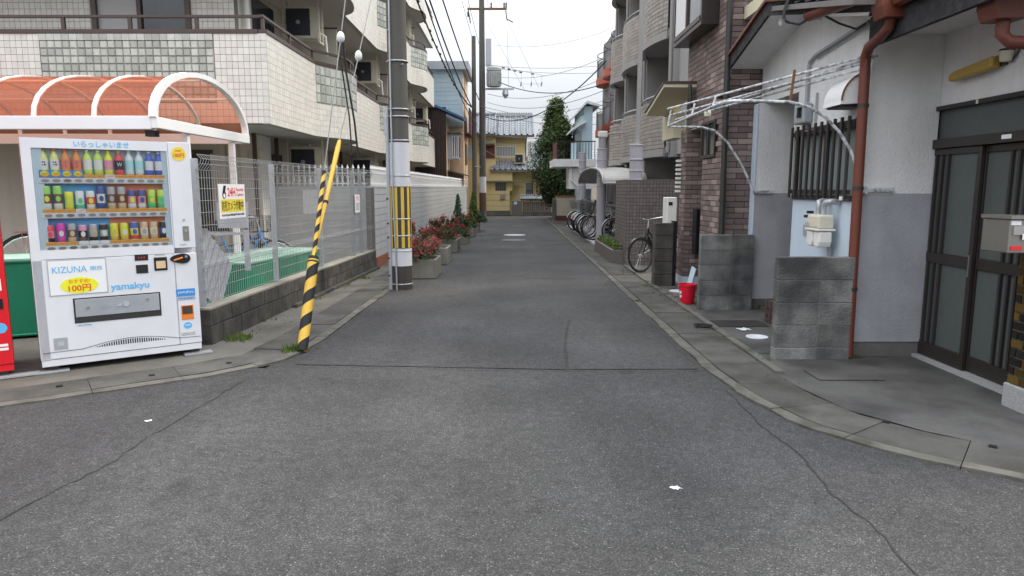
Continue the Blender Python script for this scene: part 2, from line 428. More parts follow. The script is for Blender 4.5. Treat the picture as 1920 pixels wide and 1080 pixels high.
class MB:
    def __init__(s):
        s.v, s.f, s.mi, s.cm = [], [], [], 0
    def add(s, vs, fs):
        b = len(s.v)
        s.v += [tuple(v) for v in vs]
        s.f += [tuple(i + b for i in f) for f in fs]
        s.mi += [s.cm] * len(fs)
        return s
    def box(s, x0, x1, y0, y1, z0, z1):
        return s.add([(x0, y0, z0), (x1, y0, z0), (x1, y1, z0), (x0, y1, z0), (x0, y0, z1), (x1, y0, z1), (x1, y1, z1), (x0, y1, z1)],
                     [(0, 3, 2, 1), (4, 5, 6, 7), (0, 1, 5, 4), (1, 2, 6, 5), (2, 3, 7, 6), (3, 0, 4, 7)])
    def obox(s, o, a, b, c):
        o, a, b, c = Vector(o), Vector(a), Vector(b), Vector(c)
        if a.cross(b).dot(c) < 0: a, b = b, a
        return s.add([o, o + a, o + a + b, o + b, o + c, o + a + c, o + a + b + c, o + b + c],
                     [(0, 3, 2, 1), (4, 5, 6, 7), (0, 1, 5, 4), (1, 2, 6, 5), (2, 3, 7, 6), (3, 0, 4, 7)])
    def poly(s, pts):
        return s.add(pts, [tuple(range(len(pts)))])
    def extr(s, pts, vec):
        n = len(pts); vec = Vector(vec)
        a = [Vector(p) for p in pts]
        nrm = Vector((0, 0, 0))
        for i in range(n): nrm += a[i].cross(a[(i + 1) % n])
        if nrm.dot(vec) > 0: a = a[::-1]
        b = [p + vec for p in a]
        return s.add(a + b, [tuple(range(n)), tuple(range(2 * n - 1, n - 1, -1))] +
                     [(i, i + n, (i + 1) % n + n, (i + 1) % n) for i in range(n)])
    def tube(s, pts, r, n=6, caps=True):
        pts = [Vector(p) for p in pts]
        m = len(pts)
        rs = r if isinstance(r, (list, tuple)) else [r] * m
        vs = []; ref = None
        for i, p in enumerate(pts):
            t = (pts[min(i + 1, m - 1)] - pts[max(i - 1, 0)]).normalized()
            if ref is None:
                ref = t.orthogonal().normalized()
            ref = (ref - t * ref.dot(t))
            ref = ref.normalized() if ref.length > 1e-6 else t.orthogonal().normalized()
            bi = t.cross(ref)
            for k in range(n):
                a = 2 * math.pi * k / n
                vs.append(p + (ref * math.cos(a) + bi * math.sin(a)) * rs[i])
        fs = [(i * n + k, i * n + (k + 1) % n, (i + 1) * n + (k + 1) % n, (i + 1) * n + k) for i in range(m - 1) for k in range(n)]
        if caps:
            fs += [tuple(range(n - 1, -1, -1)), tuple((m - 1) * n + k for k in range(n))]
        return s.add(vs, fs)
    def lathe(s, prof, c=(0, 0, 0), n=16, mis=None):
        c = Vector(c); vs = []
        for r, z in prof:
            for k in range(n):
                a = 2 * math.pi * k / n
                vs.append(c + Vector((r * math.cos(a), r * math.sin(a), z)))
        m = len(prof)
        b = len(s.v); s.v += [tuple(v) for v in vs]
        for i in range(m - 1):
            for k in range(n):
                s.f.append((b + i * n + k, b + i * n + (k + 1) % n, b + (i + 1) * n + (k + 1) % n, b + (i + 1) * n + k))
                s.mi.append(mis[i] if mis else s.cm)
        s.f.append(tuple(b + k for k in range(n - 1, -1, -1))); s.mi.append(mis[0] if mis else s.cm)
        s.f.append(tuple(b + (m - 1) * n + k for k in range(n))); s.mi.append(mis[-1] if mis else s.cm)
        return s
    def disc(s, c, nrm, r, t=0.004, n=20, ry=None):
        """flat round plate lying on a surface"""
        nrm = Vector(nrm).normalized()
        u = Vector((0, 0, 1)).cross(nrm)
        u = u.normalized() if u.length > 1e-4 else Vector((1, 0, 0))
        v = nrm.cross(u)
        c = Vector(c); ry = ry or r
        return s.extr([c + u * r * math.cos(2 * math.pi * k / n) + v * ry * math.sin(2 * math.pi * k / n) for k in range(n)], nrm * t)
    def wallpath(s, path, z0, z1, th):
        """upright band following a plan path, thickness to its left"""
        P = [Vector((p[0], p[1], 0)) for p in path]
        Q = offset(P, th)
        vs = []
        for p, q in zip(P, Q):
            vs += [(p.x, p.y, z0), (p.x, p.y, z1), (q.x, q.y, z1), (q.x, q.y, z0)]
        fs = []
        for i in range(len(P) - 1):
            a, b = 4 * i, 4 * i + 4
            for k in range(4):
                fs.append((a + k, b + k, b + (k + 1) % 4, a + (k + 1) % 4))
        e = 4 * (len(P) - 1)
        fs += [(0, 1, 2, 3), (e + 3, e + 2, e + 1, e)]
        return s.add(vs, fs)
    def mesh(s, name, mats, org=(0, 0, 0), smooth=False):
        me = bpy.data.meshes.new(name)
        o = Vector(org)
        me.from_pydata([(v[0] - o.x, v[1] - o.y, v[2] - o.z) for v in s.v], [], s.f)
        for m in (mats if isinstance(mats, (list, tuple)) else [mats]):
            me.materials.append(M[m] if isinstance(m, str) else m)
        if any(s.mi): me.polygons.foreach_set('material_index', s.mi)
        if smooth: me.polygons.foreach_set('use_smooth', [True] * len(s.f))
        me.update()
        return me
    def build(s, name, mats, parent=None, smooth=False, bev=0.0, kind=None, local=False, label=None, cat=None, group=None):
        org = Vector((0, 0, 0))
        if parent is not None and not local: org = ORG[parent]
        me = s.mesh(name, mats, org, smooth)
        o = bpy.data.objects.new(name, me)
        COL.objects.link(o)
        ORG[o] = org
        if parent is not None: o.parent = parent
        if smooth:
            md = o.modifiers.new('edges', 'EDGE_SPLIT'); md.split_angle = rad(40)
        if bev:
            md = o.modifiers.new('bevel', 'BEVEL'); md.width = bev; md.segments = 2; md.limit_method = 'ANGLE'; md.angle_limit = rad(40)
        tag(o, label, cat, group, kind)
        return o

def tag(o, label=None, cat=None, group=None, kind=None):
    if label: o['label'] = label
    if cat: o['category'] = cat
    if group: o['group'] = group
    if kind: o['kind'] = kind
    return o

def thing(name, label, cat, loc=(0, 0, 0), rz=0.0, group=None):
    o = bpy.data.objects.new(name, None)
    o.empty_display_size = 0.2
    COL.objects.link(o)
    o.location = loc
    o.rotation_euler = (0, 0, rz)
    ORG[o] = Vector(loc)
    return tag(o, label, cat, group)

def whole(mb, name, mats, label, cat, loc=None, group=None, smooth=False, bev=0.0, kind=None):
    """a thing that is one mesh, with its origin at loc"""
    me = mb.mesh(name, mats, loc or (0, 0, 0), smooth)
    o = bpy.data.objects.new(name, me)
    COL.objects.link(o)
    if loc: o.location = loc
    ORG[o] = Vector(loc or (0, 0, 0))
    if smooth:
        md = o.modifiers.new('edges', 'EDGE_SPLIT'); md.split_angle = rad(40)
    if bev:
        md = o.modifiers.new('bevel', 'BEVEL'); md.width = bev; md.segments = 2; md.limit_method = 'ANGLE'; md.angle_limit = rad(40)
    return tag(o, label, cat, group, kind)

def inst(me, name, parent, loc, rot=None):
    o = bpy.data.objects.new(name, me)
    COL.objects.link(o)
    o.parent = parent
    o.location = Vector(loc) - ORG[parent]
    if rot: o.rotation_euler = rot
    ORG[o] = Vector(loc)
    return o

def kids(o):
    return [c for c in ALL_KIDS.get(o, [])]
ALL_KIDS = {}
def copy_tree(o, parent=None):
    c = o.copy()
    COL.objects.link(c)
    if parent is not None:
        c.parent = parent
        c.matrix_parent_inverse = o.matrix_parent_inverse
    ORG[c] = ORG.get(o, Vector())
    for ch in list(o.children):
        copy_tree(ch, c)
    return c

def offset(P, d):
    out = []
    for i, p in enumerate(P):
        t = (P[min(i + 1, len(P) - 1)] - P[max(i - 1, 0)]).normalized()
        out.append(p + Vector((-t.y, t.x, 0)) * d)
    return out

def resample(path, step):
    P = [Vector((p[0], p[1], 0)) for p in path]
    D = [0]
    for i in range(1, len(P)): D.append(D[-1] + (P[i] - P[i - 1]).length)
    n = max(1, round(D[-1] / step)); res = []; j = 0
    for k in range(n + 1):
        d = D[-1] * k / n
        while j < len(P) - 2 and D[j + 1] < d: j += 1
        t = (d - D[j]) / max(1e-9, D[j + 1] - D[j])
        res.append(P[j].lerp(P[j + 1], t))
    return res

def tilebox(u0, u1, v0, v1, o, u, v, n, dep, inset=0.0):
    o = Vector(o)
    a = o + u * u0 + v * v0; b = o + u * u1 + v * v0; c = o + u * u1 + v * v1; d = o + u * u0 + v * v1
    f = n * dep; iu, iv = u * inset, v * inset
    return [a, b, c, d, a + f + iu + iv, b + f - iu + iv, c + f - iu - iv, d + f + iu - iv], [(4, 5, 6, 7), (0, 1, 5, 4), (1, 2, 6, 5), (2, 3, 7, 6), (3, 0, 4, 7)]

def tiles(parent, name, m, o, ud, vd, W, Hh, tw, th, gap=0.006, dep=0.008, bond=0.0, maxn=300, keep=None, rows=None, stuff=None, inset=0.0):
    """tiles of tw x th over a W x Hh rectangle starting at o; ud/vd unit vectors, face towards ud x vd.
    The nearest maxn whole tiles are objects, the others one joined part."""
    o, u, v = Vector(o), Vector(ud).normalized(), Vector(vd).normalized()
    n = u.cross(v)
    whole_, cut = [], []
    nv = int(math.ceil(Hh / th - 1e-6))
    for j in range(nv):
        sh = (tw * bond) if j % 2 else 0.0
        k = 0
        x = -sh
        while x < W - 1e-6:
            a, b = max(x, 0), min(x + tw, W)
            c, d = j * th, min((j + 1) * th, Hh)
            if b - a > gap * 2 and d - c > gap * 2:
                ctr = o + u * (a + b) / 2 + v * (c + d) / 2
                if keep is None or keep(ctr):
                    (whole_ if (b - a > tw * 0.98 and d - c > th * 0.98) else cut).append((a, b, c, d, ctr))
            x += tw
    whole_.sort(key=lambda t: (t[4] - CAM).length)
    g = gap / 2
    if maxn and whole_:
        mb = MB(); mb.add(*tilebox(-tw / 2 + g, tw / 2 - g, -th / 2 + g, th / 2 - g, (0, 0, 0), u, v, n, dep, inset))
        me = mb.mesh(name, m)
        for a, b, c, d, ctr in whole_[:maxn]:
            inst(me, name, parent, ctr)
    rest = whole_[maxn:] + cut
    if rest:
        mb = MB()
        for a, b, c, d, ctr in rest:
            mb.add(*tilebox(a + g, b - g, c + g, d - g, o, u, v, n, dep))
        mb.build(stuff or name + '_field', m, parent, kind='stuff')
    return len(whole_)

def path_tiles(parent, name, m, path, z0, z1, tw, th, gap=0.006, dep=0.006, keep=None, maxn=0):
    """small tiles set along a curved plan path (outer side = right of travel); joined into one part"""
    P = resample(path, tw)
    nv = max(1, round((z1 - z0) / th)); th = (z1 - z0) / nv
    mb = MB(); g = gap / 2
    for i in range(len(P) - 1):
        a, b = P[i], P[i + 1]
        u = (b - a); w_ = u.length; u = u / w_
        n = Vector((u.y, -u.x, 0))
        for j in range(nv):
            c = (a + b) / 2 + Vector((0, 0, z0 + (j + 0.5) * th))
            if keep and not keep(c): continue
            mb.add(*tilebox(g, w_ - g, z0 + j * th + g, z0 + (j + 1) * th - g, (a.x, a.y, 0), u, Vector((0, 0, 1)), n, dep))
    return mb.build(name, m, parent, kind='stuff')

def text(body, w, h, m, parent, o, ud, vd, name='lettering', local=False, t=0.0015, bold=0.0, align='c'):
    """flat lettering fitted into w x h, centred at o, lying in the plane of ud, vd"""
    cu = bpy.data.curves.new(name, 'FONT')
    cu.body = body; cu.size = 1.0; cu.resolution_u = 3
    cu.offset = bold
    ob = bpy.data.objects.new(name, cu)
    COL.objects.link(ob)
    dg = bpy.context.evaluated_depsgraph_get()
    me0 = bpy.data.meshes.new_from_object(ob.evaluated_get(dg))
    bpy.data.objects.remove(ob)
    vs = [v.co.copy() for v in me0.vertices]
    fs = [tuple(p.vertices) for p in me0.polygons]
    bpy.data.meshes.remove(me0)
    if not vs: return None
    x0, x1 = min(v.x for v in vs), max(v.x for v in vs); y0, y1 = min(v.y for v in vs), max(v.y for v in vs)
    sx = w / max(1e-6, x1 - x0); sy = h / max(1e-6, y1 - y0)
    u, v_ = Vector(ud).normalized(), Vector(vd).normalized(); n = u.cross(v_)
    mb = MB()
    mb.add([Vector(o) + u * ((p.x - (x0 + x1) / 2) * sx) + v_ * ((p.y - (y0 + y1) / 2) * sy) + n * t for p in vs], fs)
    return mb.build(name, m, parent, local=local)

def marks(parent, m, o, ud, vd, w, h, rows=1, local=False, name='print'):
    """print too small to read: rows of short strokes"""
    u, v = Vector(ud).normalized(), Vector(vd).normalized()
    n = u.cross(v); mb = MB(); q = random.Random(rows * 7 + int(w * 1000))
    rh = h / rows
    for j in range(rows):
        x = -w / 2
        while x < w / 2 - rh * 0.3:
            s = rh * q.uniform(0.25, 0.6)
            y0 = -h / 2 + j * rh + rh * q.uniform(0.12, 0.3); y1 = -h / 2 + (j + 1) * rh - rh * q.uniform(0.12, 0.3)
            b0 = Vector(o) + u * x + n * 0.0012
            mb.add([b0 + v * y0, b0 + u * s + v * y0, b0 + u * s + v * y1, b0 + v * y1], [(0, 1, 2, 3)])
            x += s + rh * q.uniform(0.12, 0.3)
    return mb.build(name, m, parent, local=local)

def leaves(mb, n, fn, size, asp=0.5, up=0.0):
    """leaf-sized faces at points fn() -> (point, outward direction)"""
    for _ in range(n):
        p, d = fn()
        a = Vector((R.gauss(0, 1), R.gauss(0, 1), R.gauss(0, 1) + up)) * 0.7 + Vector(d)
        a.normalize()
        b = a.orthogonal().normalized()
        b = (Matrix.Rotation(R.uniform(0, 6.28), 3, a) @ b)
        c = a.cross(b)
        s = size * R.uniform(0.6, 1.4)
        p = Vector(p)
        tip = b * s + a * s * 0.25
        mb.add([p - b * s * 0.9, p - c * s * asp, p + tip, p + c * s * asp], [(0, 1, 2, 3)])
    return mb

def arc(c, r, a0, a1, n, plane='xz', ry=None):
    ry = ry or r
    o = []
    for i in range(n + 1):
        a = rad(a0 + (a1 - a0) * i / n)
        x, y = r * math.cos(a), ry * math.sin(a)
        if plane == 'xz': o.append((c[0] + x, c[1], c[2] + y))
        elif plane == 'yz': o.append((c[0], c[1] + x, c[2] + y))
        else: o.append((c[0] + x, c[1] + y, c[2]))
    return o
X, Y, Z = Vector((1, 0, 0)), Vector((0, 1, 0)), Vector((0, 0, 1))
# ================================================================== ground, road, gutters
g = MB(); g.poly([(-400, -120, -0.05), (400, -120, -0.05), (400, 600, -0.05), (-400, 600, -0.05)])
whole(g, 'ground', 'soil', None, None, kind='structure')

LX = [(-9.0, 2.05), (-5.6, 3.45), (-3.45, 4.51), (-2.35, 5.30), (-1.93, 5.80), (-1.83, 6.56), (-1.75, 9.9), (-1.72, 12.0), (-1.62, 22.0), (-1.55, 36.2)]
RX = [(6.4, 0.9), (3.6, 2.62), (2.58, 3.32), (2.15, 3.66), (1.79, 4.14), (1.64, 4.72), (1.58, 5.5), (1.575, 6.02), (1.575, 9.9), (1.585, 20.0), (1.60, 35.2)]
def seg(path, y0, y1):
    """points of a plan path between two y values (y rising)"""
    def at(y):
        for a, b in zip(path, path[1:]):
            if min(a[1], b[1]) <= y <= max(a[1], b[1]) and a[1] != b[1]:
                t = (y - a[1]) / (b[1] - a[1]); return (a[0] + t * (b[0] - a[0]), y)
    return [at(y0)] + [p for p in path if y0 < p[1] < y1] + [at(y1)]
def flat(pts, z): return [(p[0], p[1], z) for p in pts]
# the street's own asphalt, laid up to the seam where the junction begins
seam = [(1.577, 5.46), (0.9, 5.41), (0.43, 5.44), (-0.6, 5.52), (-1.2, 5.56), (-2.03, 5.56)]
g = MB(); g.poly(flat(seg(LX, 5.56, 36.2) + seg(RX, 5.46, 35.2)[::-1] + seam, 0))
g.poly(flat([(-40, 36.2), (-40, 36.6), (60, 36.6), (60, 33.0), (1.6, 33.0), (1.60, 35.2), (-1.55, 36.2)], 0))
whole(g, 'road', 'asphalt_street', None, None, kind='structure')
# junction: one street-wide strip, and the cross street on both sides
crl = [(-2.03, 5.56), (-2.06, 5.2), (-2.13, 4.24), (-2.17, 3.9), (-2.16, 3.55), (-2.26, 3.1), (-2.29, 2.7), (-2.34, 1.6), (-2.4, -4)]
crr = [(1.577, 5.46), (1.57, 4.9), (1.55, 4.14), (1.60, 3.7), (1.55, 3.19), (1.585, 2.8), (1.55, 2.45), (1.6, 1.4), (1.56, -4)]
g = MB(); g.poly(flat(crl[::-1] + seam[::-1][1:-1] + crr, 0))
whole(g, 'road', 'asphalt', None, None, kind='structure')
g = MB()
lx = [p for p in LX if p[1] < 5.56]
g.poly(flat([(-60, -4)] + [(-60, 2.05)] + lx + [(-2.02, 5.66)] + crl, 0))
g.poly(flat(crr + [(60, -4), (60, 0.9)] + [p for p in RX if p[1] < 5.46], 0))
whole(g, 'road', 'asphalt_cross', None, None, kind='structure')

def strip(path, wid, z, jit=0.006):
    a, b = [], []
    P = resample(path, 0.06)
    Q = offset(P, 1.0)
    for p, q in zip(P, Q):
        d = (q - p)
        c = p + d * R.uniform(-jit, jit)
        w_ = wid * R.uniform(0.35, 1.2)
        a.append(c + d * w_ / 2); b.append(c - d * w_ / 2)
    mb = MB()
    for i in range(len(P) - 1):
        mb.add([(*b[i].xy, z), (*b[i + 1].xy, z), (*a[i + 1].xy, z), (*a[i].xy, z)], [(0, 1, 2, 3)])
    return mb
g = strip(crl[1:], 0.011, 0.004, 0.010); whole(g, 'road_crack', 'tar', None, None, kind='structure')
g = strip(crr[1:], 0.012, 0.004, 0.010); whole(g, 'road_crack', 'tar', None, None, kind='structure')
g = strip(seam, 0.004, 0.004, 0.01); whole(g, 'road_seam', 'tar', None, None, kind='structure')
# rectangular reinstatements
def patch(pts, m, z=0.004):
    g = MB(); g.poly(flat(pts, z)); whole(g, 'road_patch', m, None, None, kind='structure')
    whole(strip(pts + pts[:1], 0.005, z + 0.004, 0.005), 'road_seam', 'tar', None, None, kind='structure')
patch([(0.46, 5.50), (1.52, 5.52), (1.50, 7.65), (0.66, 7.65), (0.52, 6.56)], 'asphalt_patch')
patch([(-1.80, 5.66), (-0.9, 5.60), (0.44, 5.50), (0.50, 6.56), (0.64, 7.66), (-0.5, 7.95), (-1.76, 8.1)], 'asphalt_cross')
patch([(0.25, 11.2), (1.05, 11.2), (1.05, 12.9), (0.25, 12.9)], 'asphalt_street')
patch([(-0.7, 16.5), (0.6, 16.4), (0.6, 18.8), (-0.7, 18.9)], 'asphalt_patch')
g = strip([(-1.72, 8.15), (-0.6, 8.05), (0.6, 7.75)], 0.008, 0.004, 0.01); whole(g, 'road_crack', 'tar', None, None, kind='structure')
# manhole and chalk-like stains, the round iron cover far down the street
g = MB(); g.disc((0.08, 21.7, 0.004), Z, 0.34, 0.004, 28)
whole(g, 'manhole_cover', 'galv', 'round worn metal manhole cover in the middle of the street', 'manhole cover', (0.08, 21.7, 0.004))
g = MB(); g.disc((0.05, 19.6, 0.004), Z, 0.36, 0.004, 28)
whole(g, 'manhole_cover', 'dark_steel', 'round dark manhole cover nearer than the bright one', 'manhole cover', (0.05, 19.6, 0.004))
def splat(c, r, n, seed, z=0.005):
    q = random.Random(seed); mb = MB()
    pts = [(c[0] + r * q.uniform(0.3, 1.25) * math.cos(6.283 * k / n), c[1] + r * q.uniform(0.3, 1.25) * math.sin(6.283 * k / n), z) for k in range(n)]
    mb.poly(pts); return mb
whole(splat((0.81, 3.25), 0.030, 17, 4), 'bird_dropping', 'paper_white', 'small white splash on the asphalt in front', 'stain', (0.81, 3.25, 0.005))
whole(splat((-2.31, 4.24), 0.022, 9, 5), 'paper_scrap', 'paper_white', 'little white scrap of paper lying near the machine', 'litter', (-2.31, 4.24, 0.005))

# ---- gutters: slabs between the asphalt and the plots
def gutter(path, inward, w_edge, w_slab, z, L, name, y_to):
    """lip of thin edging plus slabs, each slab one piece"""
    root = whole(MB().box(0, 0.01, 0, 0.01, -0.04, -0.035), name, 'concrete', None, None, kind='structure')
    P = resample(path, 0.2)
    s = 1 if inward > 0 else -1
    E0 = [p + d * R.uniform(-0.010, 0.012) for p, d in zip(P, [q - p for p, q in zip(P, offset(P, 1.0))])]; E1 = offset(P, s * w_edge); S0 = offset(P, s * (w_edge + 0.012)); S1 = offset(P, s * (w_edge + w_slab))
    k = max(1, round(L / 0.2))
    lip = MB()
    i = 0; cnt = 0
    while i < len(P) - 1:
        j = min(i + k, len(P) - 1)
        t = R.uniform(0.008, 0.02)
        def band(A, B, zt, mb):
            a = A[i].lerp(A[i + 1], t); b = B[i].lerp(B[i + 1], t)
            c = A[j].lerp(A[j - 1], t); d = B[j].lerp(B[j - 1], t)
            ring = [a] + A[i + 1:j] + [c, d] + B[i + 1:j][::-1] + [b]
            dz = R.uniform(-0.004, 0.004)
            mb.extr([(p.x, p.y, -0.03) for p in ring], (0, 0, 0.03 + zt + dz))
        band(E0, E1, z + 0.001, lip)
        mb = MB(); band(S0, S1, z, mb)
        if cnt < 60:
            mb.build('kerb_slab', 'concrete', root)
        else:
            mb.build('kerb_slab', 'concrete', root)
        cnt += 1; i = j
    lip.build('kerb_edging', 'concrete_edge', root, kind='stuff')
    bed = MB()
    for i in range(len(P) - 1):
        a, b, c, d = E0[i], E0[i + 1], S1[i + 1], S1[i]
        bed.add([(a.x, a.y, -0.006), (b.x, b.y, -0.006), (c.x, c.y, -0.006), (d.x, d.y, -0.006)], [(0, 1, 2, 3) if s < 0 else (3, 2, 1, 0)])
    bed.build('gutter_bed', 'tar', root, kind='stuff')
    return root
gutter(LX, 1, 0.10, 0.38, 0.012, 0.62, 'gutter', 36)
gutter(RX, -1, 0.09, 0.40, 0.014, 0.62, 'gutter', 36)
# lifting notches in the slabs: dark slots
slot = MB()
for x, y, a in ((-3.35, 4.98, 0.6), (-2.82, 5.28, 0.6), (-2.37, 5.66, 0.5), (2.35, 4.19, -0.75), (2.73, 3.77, -0.7), (1.98, 7.35, -1.5)):
    u = Vector((math.cos(a), math.sin(a), 0)); v = Vector((-u.y, u.x, 0))
    slot.obox(Vector((x, y, 0.005)) - u * 0.02 - v * 0.015, u * 0.04, v * 0.03, Z * 0.018)
whole(slot, 'gutter_slot', 'black_rubber', None, None, kind='structure')

# ---- plots beside the street
g = MB()
g.poly(flat([(-9, 2.35), (-5.75, 3.70), (-3.55, 4.75), (-2.5, 5.6), (-2.15, 6.1), (-2.05, 9.9), (-2.0, 15), (-1.9, 36.2), (-40, 36.2), (-40, 2.75)], 0.004))
whole(g, 'pavement', 'lot', None, None, kind='structure')
g = MB()
g.poly(flat([(2.075, 35.2), (2.075, 20), (2.07, 5.6), (2.13, 4.95), (2.23, 4.45), (2.5, 4.05), (2.85, 3.72), (3.75, 3.16), (6.5, 1.4), (40, 1.4), (40, 33), (5, 33), (5, 35.2)], 0.008))
whole(g, 'forecourt', 'forecourt', None, None, kind='structure')
# raised edge strip between gutter and forecourt, with the wide joint
g = MB(); g.wallpath([(2.09, 5.35), (2.085, 9.0), (2.09, 13.0)], 0.008, 0.03, -0.07)
whole(g, 'forecourt_kerb', 'concrete_edge', None, None, kind='structure')
g = MB(); g.poly(flat([(2.14, 6.02), (2.12, 7.9), (2.95, 7.9), (2.95, 6.02)], 0.012))
whole(g, 'forecourt_slab', 'forecourt', None, None, kind='structure')
g = MB(); g.poly(flat([(2.16, 9.3), (2.16, 13.1), (2.6, 13.1), (2.6, 9.3)], 0.014))
whole(g, 'forecourt_slab', 'lot', None, None, kind='structure')
# iron lid and white round lids on the forecourt
g = MB(); g.box(2.18, 2.72, 7.2, 7.55, 0.012, 0.018)
whole(g, 'drain_cover', 'dark_steel', 'rectangular dark drain cover set in the forecourt', 'drain cover', (2.45, 7.37, 0.012))
g = MB(); g.box(2.35, 2.85, 5.15, 5.45, 0.012, 0.018)
whole(g, 'drain_cover', 'forecourt', 'flush rectangular cover in front of the near block wall', 'drain cover', (2.6, 5.3, 0.012))
g = MB(); g.disc((2.41, 6.69, 0.014), Z, 0.105, 0.008, 28)
whole(g, 'round_lid', 'lid_white', 'clean white round drain lid nearest the block wall', 'drain lid', (2.41, 6.69, 0.014))
whole(splat((2.42, 7.06), 0.085, 13, 3, 0.020), 'round_lid', 'lid_white', 'broken white drain lid with ragged edge', 'drain lid', (2.42, 7.06, 0.020))
g = MB(); g.disc((2.36, 9.72, 0.016), Z, 0.13, 0.008, 28)
whole(g, 'round_lid', 'lid_white', 'white round drain lid beside the red bucket', 'drain lid', (2.36, 9.72, 0.016))
g = MB(); g.disc((2.31, 10.12, 0.016), Z, 0.12, 0.008, 28)
whole(g, 'round_lid', 'concrete_edge', 'dull beige drain lid behind the red bucket', 'drain lid', (2.31, 10.12, 0.016))
# coil of wire in the gutter
g = MB()
for k in range(3):
    g.tube([(2.0 + (0.07 + 0.012 * k) * math.cos(a * 0.5), 7.13 + (0.06 + 0.01 * k) * math.sin(a * 0.5), 0.034 + 0.006 * k) for a in range(13)], 0.006, 5)
whole(g, 'wire_coil', 'black_rubber', 'small black coil of cable lying on the kerb', 'cable', (2.0, 7.13, 0.03))
# weeds
def tuft(c, n, r, h, name='weeds', m='weed'):
    mb = MB()
    for _ in range(n):
        a = R.uniform(0, 6.28); d = r * R.random() ** 0.5
        p = Vector((c[0] + d * math.cos(a), c[1] + d * math.sin(a), c[2]))
        l = Vector((R.gauss(0, 0.4), R.gauss(0, 0.4), 1)).normalized() * h * R.uniform(0.4, 1)
        s = l.orthogonal().normalized() * 0.006
        mb.add([p - s, p + s, p + l], [(0, 1, 2)])
    return whole(mb, name, m, None, None, tuple(c), kind='stuff')
tuft((-2.66, 6.62, 0.01), 130, 0.13, 0.08)
tuft((-1.98, 6.12, 0.012), 90, 0.10, 0.09)
tuft((-2.42, 11.2, 0.01), 50, 0.12, 0.06)
tuft((2.12, 15.9, 0.01), 120, 0.14, 0.16)
tuft((2.08, 11.9, 0.02), 70, 0.3, 0.05)
tuft((2.1, 9.35, 0.02), 40, 0.1, 0.05)
tuft((-2.1, 12.9, 0.01), 60, 0.3, 0.06)
for cx, cy, r_, h_ in ((-2.72, 7.6, 0.12, 0.05), (-2.62, 9.1, 0.14, 0.04), (-2.55, 10.4, 0.12, 0.05), (2.1, 6.6, 0.12, 0.03), (2.14, 5.78, 0.08, 0.05), (2.12, 8.2, 0.1, 0.04), (2.1, 10.2, 0.14, 0.05), (1.63, 8.9, 0.05, 0.03), (2.98, 5.88, 0.05, 0.04)):
    tuft((cx, cy, 0.012), 36, r_, h_)
lt = MB()
def lp_():
    k = R.random()
    if k < 0.45: return (2.08 + R.gauss(0, 0.06), R.uniform(4.6, 13), 0.022), Vector((0, 0, 1.2))
    if k < 0.85: return (-2.55 + R.gauss(0, 0.12) - 0.03 * R.random(), R.uniform(6.4, 12.2), 0.014), Vector((0, 0, 1.2))
    return (R.uniform(-1.6, 1.5), R.uniform(3, 12), 0.006), Vector((0, 0, 1.4))
leaves(lt, 190, lp_, 0.012, 0.5)
whole(lt, 'leaf_litter', 'crate_brown', None, None, kind='stuff')
# ================================================================== LEFT: vending machines
VR = rad(35.5)
vmr = thing('vending_machine', 'white drinks vending machine with three rows of bottles and cans', 'vending machine', (-3.727, 5.355, 0.054), VR)
vmr.scale = (0.963, 0.963, 0.963)
U, V, D = X, Z, Y          # machine's own axes: along the front, up, into the machine
W_, T_, B_ = 1.235, 1.865, 0.0
wx0, wx1, wz0, wz1 = 0.068, 1.046, 0.965, 1.785
def vb(mb, name, mats, **k): return mb.build(name, mats, vmr, local=True, **k)
b = MB()
b.box(0.004, W_ - 0.004, 0.12, 0.74, B_ + 0.03, T_)
vb(b, 'cabinet', 'vm_white', bev=0.008)
b = MB(); b.box(0.0, 0.0035, 0.125, 0.735, B_ + 0.04, T_ - 0.01)
vb(b, 'side_panel', 'vm_side_reflection')
b = MB()      # the door, built round the display window
b.box(0, wx0, 0, 0.112, B_ + 0.06, T_); b.box(wx1, 1.055, 0, 0.112, B_ + 0.06, T_)
b.box(wx0, wx1, 0, 0.112, wz1, T_); b.box(wx0, wx1, 0, 0.112, 0.60 + 0.29, wz0)
vb(b, 'door', 'vm_white')
b = MB(); b.box(1.058, W_, 0, 0.112, 0.935, T_)
vb(b, 'coin_panel', 'vm_white', bev=0.004)
b = MB(); b.box(0.0, W_, 0, 0.112, B_ + 0.06, 0.886)
o = vb(b, 'lower_panel', 'vm_white', bev=0.004)
b = MB(); b.box(0.004, W_ - 0.004, 0.004, 0.118, B_, B_ + 0.055)
vb(b, 'kick_plate', 'vm_white', bev=0.003)
b = MB()
for x in (0.05, 1.15):
    for y in (0.06, 0.62):
        b = MB(); b.box(x, x + 0.07, y, y + 0.06, -0.052, B_ + 0.03); vb(b, 'foot', 'dark_steel')
b = MB()
for x in (-0.05, 1.08):
    b = MB(); b.box(x, x + 0.24, -0.03, 0.07, -0.048, -0.036); vb(b, 'floor_bracket', 'galv')
